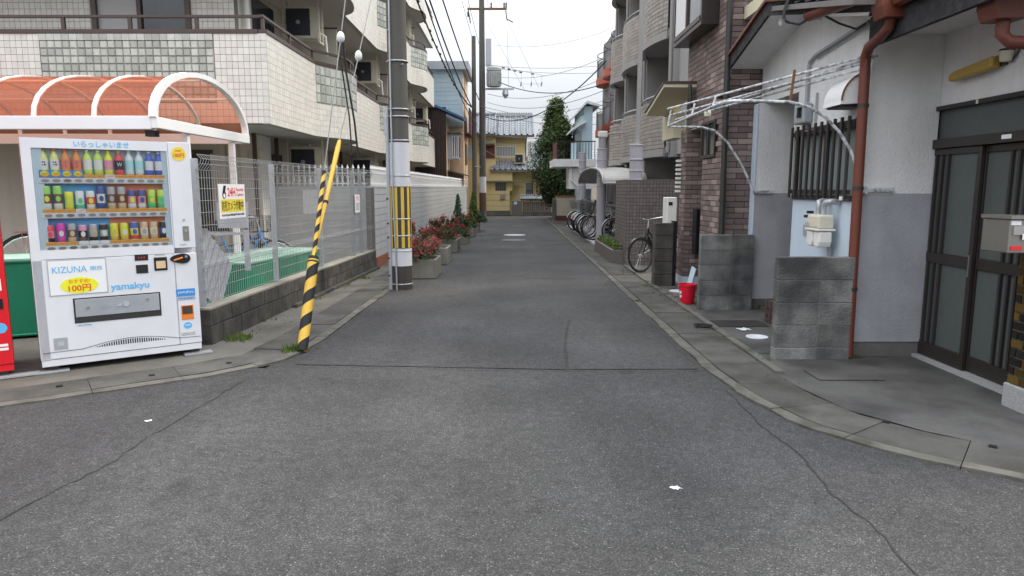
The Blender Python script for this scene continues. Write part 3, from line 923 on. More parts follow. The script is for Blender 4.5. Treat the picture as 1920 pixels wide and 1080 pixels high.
# display
b = MB(); b.box(wx0, (wx0 + wx1) / 2 + 0.02, 0.072, 0.078, wz0, 1.50); vb(b, 'display_back', 'blue_back', label='blue backing panel for the cold drinks')
b = MB(); b.box((wx0 + wx1) / 2 + 0.022, wx1, 0.072, 0.078, wz0, 1.50); vb(b, 'display_back', 'orange_back', label='orange backing panel for the hot drinks')
b = MB(); b.box(wx0, wx1, 0.072, 0.078, 1.502, wz1); vb(b, 'display_back', 'pale_blue')
b = MB(); b.box(wx0 + 0.001, wx0 + 0.07, 0.012, 0.071, wz0, wz1); vb(b, 'display_edge', 'pale_blue')
b = MB(); b.box(wx1 - 0.045, wx1 - 0.001, 0.012, 0.071, wz0, wz1); vb(b, 'display_edge', 'pale_blue')
b = MB(); b.box(wx0, wx1, 0.0005, 0.003, wz0, wz1); vb(b, 'window_pane', 'glass')
ZS = (1.528, 1.245, 0.978)
for z in ZS:
    b = MB(); b.box(wx0 + 0.03, wx1 - 0.02, 0.008, 0.07, z - 0.026, z + 0.022); vb(b, 'button_rail', 'vm_white', bev=0.006)
n = 12
xs = [0.145 + i * (0.985 - 0.145) / (n - 1) for i in range(n)]
btn = MB(); btn.disc((0, 0, 0), -Y, 0.028, 0.005, 18, 0.012); btn = btn.mesh('button', 'stainless')
tagm = MB(); tagm.box(-0.036, 0.036, 0, 0.002, -0.014, 0.014); TAGS = {k: tagm.mesh('price_tag', k) for k in ('price_ink', 'paper_white', 'leaf_lime')}
TXT = None
def bottle(hh, mats):
    mb = MB(); r = 0.0335
    pr = [(r * .9, 0), (r, .008), (r, hh * .17), (r, hh * .20), (r, hh * .55), (r, hh * .58), (r * .95, hh * .66), (r * .75, hh * .76), (r * .42, hh * .85), (r * .40, hh * .89), (r * .46, hh * .90), (r * .46, hh)]
    mi = [0, 0, 0, 1, 1, 0, 0, 0, 0, 2, 2]
    mb.lathe(pr, n=14, mis=mi)
    return mb.mesh('drink_bottle', mats, smooth=True)
def can(hh, r, mats):
    mb = MB()
    pr = [(r * .85, 0), (r, .006), (r, hh * .22), (r, hh * .26), (r, hh * .62), (r, hh * .66), (r, hh * .93), (r * .88, hh * .985), (r * .84, hh)]
    mb.lathe(pr, n=14, mis=[3, 0, 0, 1, 1, 2, 2, 3])
    return mb.mesh('drink_can', mats, smooth=True)
def cm(name, c, rough=0.35):
    c = tuple(min(0.85, x * 1.25 + 0.03) for x in c) if max(c) > 0.1 else c
    mk(name, c, rough, 0.06, 20, spec=0.5)
    return name
for k, c in dict(d_olive=(.52, .56, .16), d_white=(.75, .77, .75), d_redcap=(.55, .14, .08), d_orange=(.75, .19, .03), d_lime=(.42, .62, .08), d_clear=(.55, .68, .52), d_yellow=(.85, .58, .03), d_pink=(.72, .22, .30),
                 d_sky=(.30, .56, .80), d_palesky=(.52, .70, .86), d_blue=(.03, .08, .42), d_silver=(.55, .57, .62), d_brown=(.13, .05, .03), d_cream=(.70, .62, .46), d_green=(.05, .42, .20), d_mint=(.55, .75, .62),
                 d_red=(.62, .04, .05), d_magenta=(.50, .03, .30), d_black=(.02, .02, .022), d_tan=(.48, .36, .20), d_gold=(.65, .42, .05), d_leaf=(.22, .50, .08), d_gray=(.30, .30, .30), d_navy=(.03, .05, .20)).items(): cm(k, c)
row1 = [('d_olive', 'd_white', 'd_redcap')] * 2 + [('d_orange', 'd_redcap', 'd_redcap')] * 2 + [('d_lime', 'd_clear', 'd_clear')] * 2 + [('d_yellow', 'd_pink', 'd_yellow'), ('d_red', 'd_black', 'd_leaf')] + [('d_palesky', 'd_sky', 'd_palesky')] * 2 + [('d_blue', 'd_white', 'd_silver')] * 2
row2 = [('d_cream', 'd_brown', 'd_leaf', 'd_cream')] * 2 + [('d_yellow', 'd_lime', 'd_yellow', 'd_lime'), ('d_green', 'd_white', 'd_mint', 'd_mint'), ('d_cream', 'd_red', 'd_clear', 'd_cream'), ('d_navy', 'd_white', 'd_navy', 'd_navy')] + [('d_tan', 'd_brown', 'd_gray', 'd_gray')] * 2 + [('d_white', 'd_pink', 'd_navy', 'd_red')] * 2 + [('d_green', 'd_leaf', 'd_lime', 'd_leaf')] * 2
row3 = [('d_black', 'd_pink', 'd_red', 'd_magenta'), ('d_magenta', 'd_magenta', 'd_magenta', 'd_magenta'), ('d_tan', 'd_brown', 'd_gray', 'd_gray'), ('d_brown', 'd_black', 'd_pink', 'd_palesky'), ('d_black', 'd_tan', 'd_gray', 'd_silver'), ('d_black', 'd_gray', 'd_black', 'd_silver')] + [('d_gold', 'd_yellow', 'd_yellow', 'd_tan')] * 2 + [('d_red', 'd_yellow', 'd_blue', 'd_silver')] + [('d_tan', 'd_cream', 'd_tan', 'd_gray')] * 2 + [('d_black', 'd_navy', 'd_black', 'd_silver')]
h2 = [.19, .19, .145, .15, .15, .19, .185, .185, .16, .16, .16, .16]
h3 = [.14, .155, .15, .135, .14, .14, .145, .145, .15, .15, .15, .15]
cache = {}
for ri, (row, zz) in enumerate(zip((row1, row2, row3), ZS)):
    for i, x in enumerate(xs):
        hh = 0.205 if ri == 0 else (h2 if ri == 1 else h3)[i]
        key = (ri > 0, hh, row[i])
        if key not in cache:
            cache[key] = bottle(hh, row[i]) if ri == 0 else can(hh, 0.0325 if ri == 1 else 0.0315, row[i])
        def loc(px, py, pz, me, nm):
            q = bpy.data.objects.new(nm, me); COL.objects.link(q); q.parent = vmr; q.location = (px, py, pz); ORG[q] = Vector((0, 0, 0)); return q
        q = loc(x, 0.038, zz + (0.05 if ri == 0 else 0.048), cache[key], 'drink_bottle' if ri == 0 else 'drink_can')
        q.rotation_euler = (0, 0, R.uniform(0, 6.28))
        if ri: 
            b = MB(); b.disc((x, 0.0042, zz + 0.048 + hh * 0.46), -Y, 0.017, 0.001, 12, 0.024); vb(b, 'label_emblem', row[i][(i + ri) % 4] if row[i][(i + ri) % 4] != row[i][1] else ('paper_white' if i % 2 else 'd_yellow'))
        loc(x, 0.008, zz, btn, 'button')
        loc(x, 0.006, zz + 0.037, TAGS['paper_white' if (ri == 0 and i in (6,)) or (ri == 2 and i in (3, 4, 5)) or (ri == 1 and i == 3) else 'price_ink'], 'price_tag')
        cap = text('120円' if ri == 0 and i > 7 else '130円', 0.058, 0.015, 'red_ink', vmr, (x, 0.0055, zz + 0.037), X, Z, 'price', local=True) if (ri, i) not in ((2, 3), (2, 4), (2, 5)) else None
        if ri == 0 and i < 4:
            b = MB(); b.box(x - 0.038, x + 0.038, 0.0055, 0.0058, zz + 0.024, zz + 0.082); vb(b, 'price_card', 'blue')
            b = MB(); b.disc((x, 0.0053, zz + 0.053), -Y, 0.03, 0.001, 18, 0.022); vb(b, 'price_card', 'yellow_ink')
            text('100円', 0.045, 0.018, 'red_ink', vmr, (x, 0.0040, zz + 0.053), X, Z, 'price', local=True)
for k in (0, 1):   # small marks on the first bottles' labels
    marks(vmr, 'black_ink', (xs[k], 0.0040, ZS[0] + 0.135), X, Z, 0.022, 0.042, 2, True)
    marks(vmr, 'd_brown', (xs[2 + k], 0.0040, ZS[0] + 0.13), X, Z, 0.014, 0.055, 3, True)
text('W', 0.04, 0.032, 'paper_white', vmr, (xs[7], 0.0060, ZS[0] + 0.135), X, Z, local=True)
F0 = -0.001
text('いらっしゃいませ', 0.40, 0.052, 'light_blue_ink', vmr, (0.56, F0, 1.825), X, Z, bold=0.012, local=True)
b = MB(); b.disc((1.143, F0, 1.765), -Y, 0.058, 0.0012, 28, 0.062); vb(b, 'price_sticker', 'sign_yellow')
marks(vmr, 'red_ink', (1.143, -0.003, 1.792), X, Z, 0.058, 0.017, 1, True)
text('100円', 0.086, 0.038, 'red_ink', vmr, (1.143, -0.003, 1.752), X, Z, bold=0.015, local=True)
# panel below the display
fr = MB(); fr.box(0.100, 0.522, -0.002, -0.0002, 0.585, 0.885); vb(fr, 'advert_frame', 'panel_grey')
b = MB(); b.box(0.108, 0.512, -0.004, -0.0022, 0.592, 0.872); vb(b, 'advert_panel', 'paper_white')
text('KIZUNA', 0.245, 0.052, 'light_blue_ink', vmr, (0.255, -0.0045, 0.80), X, Z, local=True)
text('関西', 0.085, 0.036, 'light_blue_ink', vmr, (0.445, -0.0045, 0.80), X, Z, local=True)
b = MB(); b.disc((0.315, -0.0042, 0.665), -Y, 0.135, 0.0012, 32, 0.068); vb(b, 'advert_badge', 'yellow_ink')
text('おすすめ!', 0.15, 0.034, 'orange_ink', vmr, (0.315, -0.006, 0.70), X, Z, bold=0.01, local=True)
text('100円', 0.16, 0.058, 'red_ink', vmr, (0.315, -0.006, 0.642), X, Z, bold=0.01, local=True)
text('yamakyu', 0.295, 0.075, 'light_blue_ink', vmr, (0.687, F0, 0.622), X, Z, bold=0.02, local=True)
b = MB(); b.box(0.738, 0.842, -0.003, -0.0002, 0.842, 0.895); vb(b, 'price_window', 'black_ink')
text('- - -', 0.05, 0.012, 'red_ink', vmr, (0.79, -0.0035, 0.868), X, Z, local=True)
b = MB(); b.box(0.742, 0.835, -0.003, -0.0002, 0.73, 0.805); vb(b, 'reader_panel', 'black_ink')
b = MB(); b.box(0.885, 0.99, -0.006, -0.0002, 0.745, 0.862); vb(b, 'note_slot', 'black_paint', bev=0.003)
b = MB(); b.box(0.90, 0.975, -0.012, -0.0062, 0.765, 0.83); vb(b, 'note_mouth', 'd_tan')
marks(vmr, 'grey_ink', (0.935, F0, 0.882), X, Z, 0.08, 0.012, 1, True)
pts = [Vector((1.012, -0.0002, 0.885))]
b = MB()
ring = [(1.10 + 0.082 * math.cos(rad(a)) * (1.0 if math.cos(rad(a)) > 0 else 1.05), -0.0002, 0.842 + (0.043 + 0.012 * math.cos(rad(a))) * math.sin(rad(a))) for a in range(0, 360, 15)]
b.extr(ring, (0, -0.012, 0)); vb(b, 'coin_plate', 'black_paint', bev=0.003)
b = MB(); b.obox((1.045, -0.022, 0.822), Vector((0.075, 0, 0.022)), (0, 0.009, 0), (-0.004, 0, 0.014)); vb(b, 'return_lever', 'orange_ink', bev=0.003)
b = MB(); b.disc((1.145, -0.0124, 0.858), -Y, 0.012, 0.008, 14); vb(b, 'coin_slot', 'chrome')
# delivery flap
b = MB(); b.box(0.258, 0.916, -0.003, -0.0002, 0.343, 0.555); vb(b, 'delivery_frame', 'dark_steel')
b = MB(); b.obox((0.27, -0.006, 0.395), (0.634, 0, 0), (0, 0.004, 0.0), (0, -0.006, 0.150)); vb(b, 'delivery_flap', 'grey_steel', bev=0.002)
b = MB()
for x in (0.36, 0.81): b.disc((x, -0.011, 0.47 if x < 0.5 else 0.50), -Y, 0.012, 0.004, 12)
vb(b, 'flap_lock', 'chrome')
marks(vmr, 'panel_grey', (0.50, -0.0125, 0.475), X, Z, 0.10, 0.03, 2, True)
b = MB(); b.disc((0.645, -0.0125, 0.478), -Y, 0.026, 0.001, 18); b.extr([(0.57, -0.0125, 0.462), (0.612, -0.0125, 0.462), (0.612, -0.0125, 0.497)], (0, -0.001, 0)); vb(b, 'flap_emblem', 'panel_grey')
b = MB(); b.box(0.275, 0.385, -0.0015, -0.0002, 0.315, 0.335); vb(b, 'notice_sticker', 'pale_blue')
marks(vmr, 'navy', (0.33, -0.002, 0.325), X, Z, 0.095, 0.009, 1, True)
b = MB(); b.box(1.045, 1.203, -0.0015, -0.0002, 0.498, 0.565); vb(b, 'company_sticker', 'blue')
b = MB(); b.box(1.045, 1.203, -0.0015, -0.0002, 0.462, 0.497); vb(b, 'company_sticker', 'panel_grey')
text('yamakyu', 0.13, 0.034, 'paper_white', vmr, (1.124, -0.002, 0.534), X, Z, local=True)
marks(vmr, 'blue', (1.124, -0.002, 0.48), X, Z, 0.135, 0.018, 1, True)
b = MB(); b.box(1.078, 1.18, -0.004, -0.0002, 0.283, 0.415); vb(b, 'coin_return', 'orange_ink', bev=0.012)
b = MB(); b.box(1.086, 1.172, -0.007, -0.0042, 0.335, 0.408); vb(b, 'return_mouth', 'crate_brown', bev=0.01)
b = MB(); b.disc((1.125, -0.0002, 0.228), -Y, 0.036, 0.0012, 22, 0.03); vb(b, 'round_sticker', 'light_blue_ink')
marks(vmr, 'paper_white', (1.125, -0.002, 0.232), X, Z, 0.045, 0.014, 1, True)
marks(vmr, 'grey_ink', (1.125, F0, 0.15), X, Z, 0.12, 0.032, 2, True)
b = MB(); b.box(0.098, 0.195, -0.002, -0.0002, 0.135, 0.235); vb(b, 'permit_plate', 'grey_steel')
b = MB(); b.box(0.125, 0.17, -0.003, -0.0021, 0.165, 0.205); vb(b, 'permit_plate', 'panel_grey')
b = MB(); b.box(1.135, 1.185, -0.004, -0.0002, 1.0, 1.13); vb(b, 'lock_plate', 'stainless', bev=0.012)
b = MB(); b.disc((1.16, -0.005, 1.09), -Y, 0.014, 0.004, 14); vb(b, 'lock', 'chrome')
b = MB(); b.disc((1.15, -0.0002, 1.185), -Y, 0.011, 0.003, 12); vb(b, 'lock', 'galv')
marks(vmr, 'grey_ink', (1.13, F0, 0.965), X, Z, 0.05, 0.016, 1, True)
# vent under the panel: a shallow arch of slots
b = MB()
for i in range(30):
    x = 0.40 + i * 0.018
    hh = 0.042 * max(0.15, 1 - ((i - 14.5) / 15.5) ** 2)
    b.box(x, x + 0.010, -0.001, -0.0001, 0.122, 0.122 + hh)
vb(b, 'vent_slot', 'black_ink', kind='stuff')
b = MB(); b.tube([(0.02, -0.001, 0.118)] + [(0.30 + 0.75 * t / 12, -0.001, 0.122 + 0.052 * math.sin(math.pi * t / 12)) for t in range(13)] + [(W_ - 0.01, -0.001, 0.116)], 0.0022, 4)
vb(b, 'panel_seam', 'dark_steel')

# red machine cut by the frame
rr = thing('vending_machine', 'bright red vending machine cut off at the edge beside the white machine', 'vending machine', (-3.88, 5.27, 0), rad(35.5))
def rb(mb, name, m, **k): return mb.build(name, m, rr, local=True, **k)
b = MB(); b.box(-1.15, -0.002, 0.10, 0.70, 0.06, 1.83); rb(b, 'cabinet', 'red_paint', bev=0.008)
b = MB(); b.box(-1.15, 0, 0, 0.098, 0.11, 1.83); rb(b, 'door', 'red_paint', bev=0.01)
b = MB(); b.box(-1.146, -0.004, 0.005, 0.098, 0.06, 0.108); rb(b, 'kick_plate', 'red_paint')
b = MB()
for x in (-1.1, -0.1):
    for y in (0.05, 0.6):
        b = MB(); b.box(x, x + 0.06, y, y + 0.05, 0, 0.06); rb(b, 'foot', 'dark_steel')
b = MB(); b.box(-0.13, -0.035, -0.002, -0.0002, 0.86, 0.95); b.box(-0.12, -0.03, -0.002, -0.0002, 0.69, 0.78); rb(b, 'notice_sticker', 'paper_white')
b = MB(); b.box(-0.17, -0.03, -0.006, -0.0002, 0.55, 0.63); rb(b, 'coin_return', 'black_paint', bev=0.006)
b = MB(); b.disc((-0.06, -0.0002, 0.40), -Y, 0.04, 0.0012, 20); rb(b, 'round_sticker', 'light_blue_ink')
b = MB(); b.box(-0.15, -0.025, -0.002, -0.0002, 0.255, 0.275); b.box(-0.15, -0.025, -0.002, -0.0002, 0.225, 0.245); rb(b, 'notice_sticker', 'paper_white')
b = MB(); b.box(-0.9, -0.2, -0.002, -0.0002, 1.0, 1.7); rb(b, 'display_window', 'dark_window')
b = MB(); b.box(-0.18, 0.16, -0.05, 0.05, 0.011, 0.024); rb(b, 'floor_bracket', 'galv')

# ================================================================== fence on block wall
FA, FB = Vector((-2.83, 6.23, 0)), Vector((-2.48, 12.62, 0))
fd = (FB - FA).normalized(); fn = Vector((fd.y, -fd.x, 0)); FL = (FB - FA).length
bw = thing('block_wall', 'low rough dark block wall carrying the wire mesh fence', 'wall', FA)
rowh = [0.02, 0.19, 0.345]
FS = 0.16
core = MB(); core.obox(FA + fd * (FS + 0.006) - fn * 0.135, fd * (FL - FS - 0.011), fn * 0.12, Z * 0.335); core.build('mortar_core', 'mortar', bw)
for r_ in range(2):
    x = 0.0; off = 0.2 if r_ else 0.0
    x = -off
    while x < FL - 0.02:
        a, c = max(FS, x) + 0.004, min(FL, x + 0.40) - 0.004
        if c - a > 0.03:
            q = MB(); dp = R.uniform(0, 0.006)
            z0, z1 = (0.0, 0.178) if r_ == 0 else (0.184, 0.335)
            q.obox(FA + fd * a - fn * 0.15 + Z * z0, fd * (c - a), fn * (0.15 + dp), Z * (z1 - z0))
            q.build('block', 'block_dark', bw, bev=0.006)
        x += 0.40
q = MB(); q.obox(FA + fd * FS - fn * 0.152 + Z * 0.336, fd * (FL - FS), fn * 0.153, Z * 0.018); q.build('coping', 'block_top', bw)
q = MB(); q.obox(FA + fd * 2.2 + fn * 0.008, fd * (FL - 2.2), fn * 0.06, Z * 0.045); q.build('footing', 'block_dark', bw)

mf = thing('mesh_fence', 'pale steel wire mesh fence with bent top on grey posts', 'fence', FA + Z * 0.354)
zb, zt = 0.40, 1.73
fo = -0.055
for s in (0.22, 2.0, 3.68, 5.3, 5.78):
    q = MB(); q.obox(FA + fd * (s - 0.03) + fn * (fo - 0.065) + Z * 0.354, fd * 0.06, fn * 0.05, Z * 1.38)
    q.build('post', 'grey_steel', mf, bev=0.006)
q = MB(); q.obox(FA + fd * 0.15 + fn * (fo - 0.065) + Z * 0.354, fd * 0.14, fn * 0.055, Z * 0.008); q.build('post_base', 'galv', mf)
def wire(mb, p0, p1, r_): mb.tube([p0, p1], r_, 4, False)
def panel(s0, s1, nm='mesh_panel'):
    mb = MB()
    def pt(s, z):
        bend = 0.0
        return FA + fd * s + fn * (fo + bend) + Z * z
    prof = [(0, zb), (0, zb + .32), (.035, zb + .36), (0, zb + .40), (0, zb + .72), (0, zt - .10), (.045, zt - .045), (.06, zt), (.02, zt + .04)]
    ns = int((s1 - s0) / 0.05)
    for i in range(ns + 1):
        s = s0 + (s1 - s0) * i / ns
        mb.tube([pt(s, z) + fn * e for e, z in prof], 0.0028, 3, False)
    for e, z in prof + [(0, zb + .12), (0, zb + .22), (0, zb + .50), (0, zb + .61), (0, zb + .84), (0, zb + .95), (0, zb + 1.06), (0, zb + 1.16)]:
        wire(mb, pt(s0, z) + fn * (e + 0.004), pt(s1, z) + fn * (e + 0.004), 0.0031)
    mb.build(nm, 'wire_grey', mf)
panel(0.16, 1.97); panel(2.03, 3.65); panel(3.71, 5.27); panel(5.3, FL - 0.06)
# short return of mesh behind the machine
mb = MB()
ra = FA + fd * 0.2
rdir = Vector((-0.84, -0.54, 0)).normalized()
for i in range(30):
    p = ra + rdir * (0.05 * i) - fn * 0.1
    wire(mb, p + Z * 0.02, p + Z * 1.75, 0.0022)
for k in range(16): wire(mb, ra - fn * 0.1 + Z * (0.1 + 0.11 * k), ra + rdir * 1.45 - fn * 0.1 + Z * (0.1 + 0.11 * k), 0.0025)

# signs on the fence
def fsign(s0, s1, z0, z1, name, label, cat):
    o0 = FA + fd * s0 + fn * (fo + 0.012) + Z * z0
    t = thing(name, label, cat, o0)
    q = MB(); q.obox(o0, fd * (s1 - s0), fn * 0.006, Z * (z1 - z0)); q.build('board', 'paper_white', t)
    return t, o0 + fn * 0.006, s1 - s0, z1 - z0
t, o0, w_, h_ = fsign(0.545, 1.12, 1.165, 1.505, 'warning_sign', 'white and yellow security camera sign reading 24H on the mesh fence', 'sign')
def on(x, z): return o0 + fd * x + Z * z
q = MB(); q.obox(on(0.03, 0.065) + fn * 0.0002, fd * (w_ - 0.06), fn * 0.001, Z * 0.125); q.build('yellow_panel', 'sign_yellow', t)
text('防犯カメラ作動中', w_ - 0.10, 0.10, 'black_ink', t, on(w_ / 2, 0.127) + fn * 0.0012, fd, Z, bold=0.004)
text('24H', 0.17, 0.085, 'red_ink', t, on(0.27, 0.262), fd, Z, bold=0.02)
text('Security\nCamera', 0.17, 0.085, 'red_ink', t, on(0.465, 0.262), fd, Z, bold=0.01)
marks(t, 'black_ink', on(w_ / 2, 0.034), fd, Z, w_ - 0.09, 0.036, 1)
q = MB(); q.obox(on(0.075, 0.25), fd * 0.055, fn * 0.001, fd * 0.03 + Z * 0.075); q.disc(on(0.11, 0.235) + fn * 0.0002, fn, 0.04, 0.0012, 16); q.build('camera_emblem', 'black_ink', t)
q = MB(); q.disc(on(0.11, 0.225) + fn * 0.0016, fn, 0.022, 0.001, 14); q.build('camera_emblem', 'paper_white', t)
t, o0, w_, h_ = fsign(5.27, 5.55, 1.06, 1.355, 'notice_sign', 'small white notice with two red marks near the tiled wall', 'sign')
for k_ in (0.09, 0.165):
    q = MB(); q.obox(o0 + fd * k_ + Z * 0.195 + fn * 0.0003, fd * 0.032, fn * 0.001, Z * 0.075); q.build('red_mark', 'red_ink', t)
marks(t, 'grey_ink', o0 + fd * 0.14 + Z * 0.10, fd, Z, 0.2, 0.13, 5)
# ================================================================== bicycles
def bicycle(label, loc, rz, frame='black_paint', basket=None, group=None, lean=0.0, rim='chrome'):
    t = thing('bicycle', label, 'bicycle', loc, rz, group)
    t.rotation_euler = (rad(lean), 0, rz)
    def bb(mb, name, m, par=t, **k): return mb.build(name, m, par, local=True, **k)
    r = 0.325; wb = 1.06
    for x in (0, wb):
        h = MB(); h.tube([(x + (r - 0.035) * math.cos(a * math.pi / 12), 0, r + (r - 0.035) * math.sin(a * math.pi / 12)) for a in range(25)], 0.011, 5, False)
        q = bb(h, 'wheel', rim)
        h = MB(); h.tube([(x + (r - 0.014) * math.cos(a * math.pi / 14), 0, r + (r - 0.014) * math.sin(a * math.pi / 14)) for a in range(29)], 0.017, 6, False)
        bb(h, 'tyre', 'black_rubber', q, smooth=True)
        h = MB()
        for k in range(18):
            a = k * math.pi / 9
            h.tube([(x, 0.012 * (-1) ** k, r), (x + (r - 0.04) * math.cos(a), 0, r + (r - 0.04) * math.sin(a))], 0.0016, 3, False)
        h.tube([(x, -0.045, r), (x, 0.045, r)], 0.02, 8)
        bb(h, 'spokes', 'chrome', q)
        h = MB()
        a0, a1 = (40, 215) if x == 0 else (20, 160)
        for k in range(14):
            p, n_ = rad(a0 + (a1 - a0) * k / 14), rad(a0 + (a1 - a0) * (k + 1) / 14)
            R_ = r + 0.02
            h.add([(x + R_ * math.cos(p), -0.026, r + R_ * math.sin(p)), (x + R_ * math.cos(n_), -0.026, r + R_ * math.sin(n_)), (x + R_ * math.cos(n_), 0.026, r + R_ * math.sin(n_)), (x + R_ * math.cos(p), 0.026, r + R_ * math.sin(p))], [(0, 1, 2, 3)])
        bb(h, 'mudguard', 'silver_paint' if frame != 'black_paint' else 'black_paint')
    h = MB()
    bbp = (0.42, 0, 0.29); st = (0.30, 0, 0.72); hd = (0.84, 0, 0.82); hd2 = (0.87, 0, 0.70)
    h.tube([hd2, (0.70, 0, 0.44), bbp], 0.019, 6); h.tube([bbp, st], 0.016, 6)
    h.tube([(0.84, 0, 0.78), (0.62, 0, 0.52), (0.345, 0, 0.52)], 0.014, 6)
    for s in (-0.05, 0.05):
        h.tube([bbp, (0, s, r)], 0.010, 5); h.tube([(0.315, 0, 0.64), (0, s, r)], 0.009, 5)
    h.tube([hd, hd2], 0.022, 8)
    bb(h, 'frame', frame, smooth=True)
    h = MB()
    for s in (-0.05, 0.05): h.tube([(0.87, s * 0.5, 0.70), (0.93, s, 0.60), (wb, s, r)], 0.012, 6)
    bb(h, 'fork', frame, smooth=True)
    h = MB(); h.tube([(0.845, 0, 0.80), (0.82, 0, 0.98)], 0.013, 6)
    h.tube([(0.62, -0.27, 1.0), (0.72, -0.25, 1.02), (0.83, -0.12, 1.0), (0.84, 0, 0.98), (0.83, 0.12, 1.0), (0.72, 0.25, 1.02), (0.62, 0.27, 1.0)], 0.011, 6)
    q = bb(h, 'handlebar', 'chrome', smooth=True)
    h = MB()
    for s in (-1, 1): h.tube([(0.61, s * 0.27, 1.0), (0.70, s * 0.255, 1.018)], 0.017, 6)
    bb(h, 'grip', 'black_rubber', q)
    h = MB(); h.tube([st, (0.275, 0, 0.80)], 0.012, 6); bb(h, 'seat_post', 'chrome')
    h = MB()
    h.extr([(0.12, -0.09, 0.81), (0.22, -0.085, 0.80), (0.40, -0.02, 0.80), (0.42, 0, 0.80), (0.40, 0.02, 0.80), (0.22, 0.085, 0.80), (0.12, 0.09, 0.81), (0.10, 0, 0.82)], (0, 0, 0.05))
    bb(h, 'saddle', 'black_rubber', bev=0.012)
    h = MB(); h.disc((0.42, -0.055, 0.29), -Y, 0.085, 0.006, 18); h.tube([(0.42, -0.07, 0.29), (0.50, -0.075, 0.15)], 0.008, 5); h.box(0.47, 0.55, -0.15, -0.075, 0.135, 0.16)
    h.tube([(0.42, 0.06, 0.29), (0.34, 0.075, 0.43)], 0.008, 5); h.box(0.30, 0.38, 0.075, 0.15, 0.425, 0.45)
    bb(h, 'crank', 'dark_steel')
    h = MB(); h.tube([(-0.12, -0.06, 0.66), (0.22, -0.06, 0.66)], 0.006, 4); h.tube([(-0.12, 0.06, 0.66), (0.22, 0.06, 0.66)], 0.006, 4); h.tube([(-0.12, -0.06, 0.66), (-0.12, 0.06, 0.66)], 0.006, 4)
    for s in (-0.06, 0.06): h.tube([(-0.05, s, 0.66), (0, s, r)], 0.005, 4)
    bb(h, 'carrier', 'chrome')
    if basket:
        h = MB()
        bx0, bx1, bz0, bz1 = 0.93, 1.20, 0.74, 1.0
        for k in range(8):
            z = bz0 + (bz1 - bz0) * k / 7; e = 0.02 * k / 7
            h.tube([(bx0 - e, -0.15 - e, z), (bx1 + e, -0.15 - e, z), (bx1 + e, 0.15 + e, z), (bx0 - e, 0.15 + e, z), (bx0 - e, -0.15 - e, z)], 0.003, 3)
        for k in range(7):
            y = -0.15 + 0.05 * k
            h.tube([(bx1 + 0.02, y, bz1), (bx1, y, bz0), (bx0, y, bz0), (bx0 - 0.02, y, bz1)], 0.003, 3)
        for k in range(6):
            x = bx0 + 0.054 * k
            for s in (-1, 1): h.tube([(x, s * 0.17, bz1), (x, s * 0.15, bz0)], 0.003, 3)
        bb(h, 'basket', basket)
    return t

# ================================================================== white tiled boundary wall with spear railing
WA, WB = Vector((-2.48, 12.64, 0)), Vector((-2.2, 35.0, 0))
wd = (WB - WA).normalized(); wn = Vector((wd.y, -wd.x, 0)); WL = (WB - WA).length
tw = thing('boundary_wall', 'long white wall of wide horizontal tiles behind the concrete planters', 'wall', WA)
q = MB(); q.obox(WA - wn * 0.15, wd * WL, wn * 0.138, Z * 1.47); q.build('core', 'grout_dark', tw)
q = MB(); q.obox(WA + Vector((-1.9, 0.002, 0)), X * 1.74, Y * 0.13, Z * 1.47); q.build('core', 'grout_light', tw)
q = MB(); q.obox(WA - wn * 0.155 + Z * 0.0, wd * WL, wn * 0.17, Z * 0.20); q.build('footing', 'terracotta', tw)
me = {}
crs = 10; ch = (1.47 - 0.20) / crs
for j in range(crs):
    s = -(j % 2) * 1.1; k = 0
    while s < WL:
        a, b_ = max(0, s) + 0.005, min(WL, s + 2.2) - 0.005
        if b_ - a > 0.05:
            key = round(b_ - a, 3)
            if key not in me:
                q = MB(); q.obox(-wn * 0.012 + Z * 0.004, wd * key, wn * 0.012, Z * (ch - 0.008)); me[key] = q.mesh('wall_tile', 'wall_white_tile')
            inst(me[key], 'wall_tile', tw, WA + wd * a + Z * (0.20 + j * ch))
        s += 2.2
# the return facing the camera: smaller tiles
tiles(tw, 'wall_tile', 'wall_white_tile', WA + Vector((-1.9, 0.0, 0.0)), X, Z, 1.74, 1.47, 0.58, 0.125, 0.007, 0.010, 0.5, 90)
q = MB(); q.obox(WA - wn * 0.16 + Z * 1.47, wd * WL, wn * 0.17, Z * 0.03); q.obox(WA + Vector((-1.9, -0.012, 1.47)), X * 1.735, Y * 0.16, Z * 0.03); q.build('coping', 'wall_white_tile', tw)
def spear(mb, p, h):
    mb.obox(p - Vector((0.009, 0.009, 0)), X * 0.018, Y * 0.018, Z * h)
    mb.lathe([(0.009, 0), (0.024, 0.02), (0.016, 0.045), (0.002, 0.085)], p + Z * h, 6)
q = MB(); spear(q, Vector((0, 0, 0)), 0.30); sm_ = q.mesh('spear', 'white_paint')
for k in range(18): inst(sm_, 'spear', tw, WA + Vector((-1.86 + 0.098 * k, 0.06, 1.50)))
q = MB()
for z in (1.53, 1.72): q.obox(WA + Vector((-1.9, 0.052, z)), X * 1.76, Y * 0.018, Z * 0.02)
for k in range(17):
    c = WA + Vector((-1.86 + 0.098 * (k + 0.5), 0.06, 1.615))
    q.tube([c + Vector((0.036 * math.sin(a), 0, 0.085 * math.cos(a))) for a in [i * math.pi / 6 for i in range(13)]], 0.006, 4, False)
q.build('railing', 'white_paint', tw)
q = MB()
n_ = int(WL / 0.11)
for k in range(n_): spear(q, WA + wd * (0.06 + 0.11 * k) - wn * 0.07 + Z * 1.50, 0.29)
for z in (1.53, 1.72): q.obox(WA - wn * 0.08 + Z * z, wd * WL, wn * 0.02, Z * 0.02)
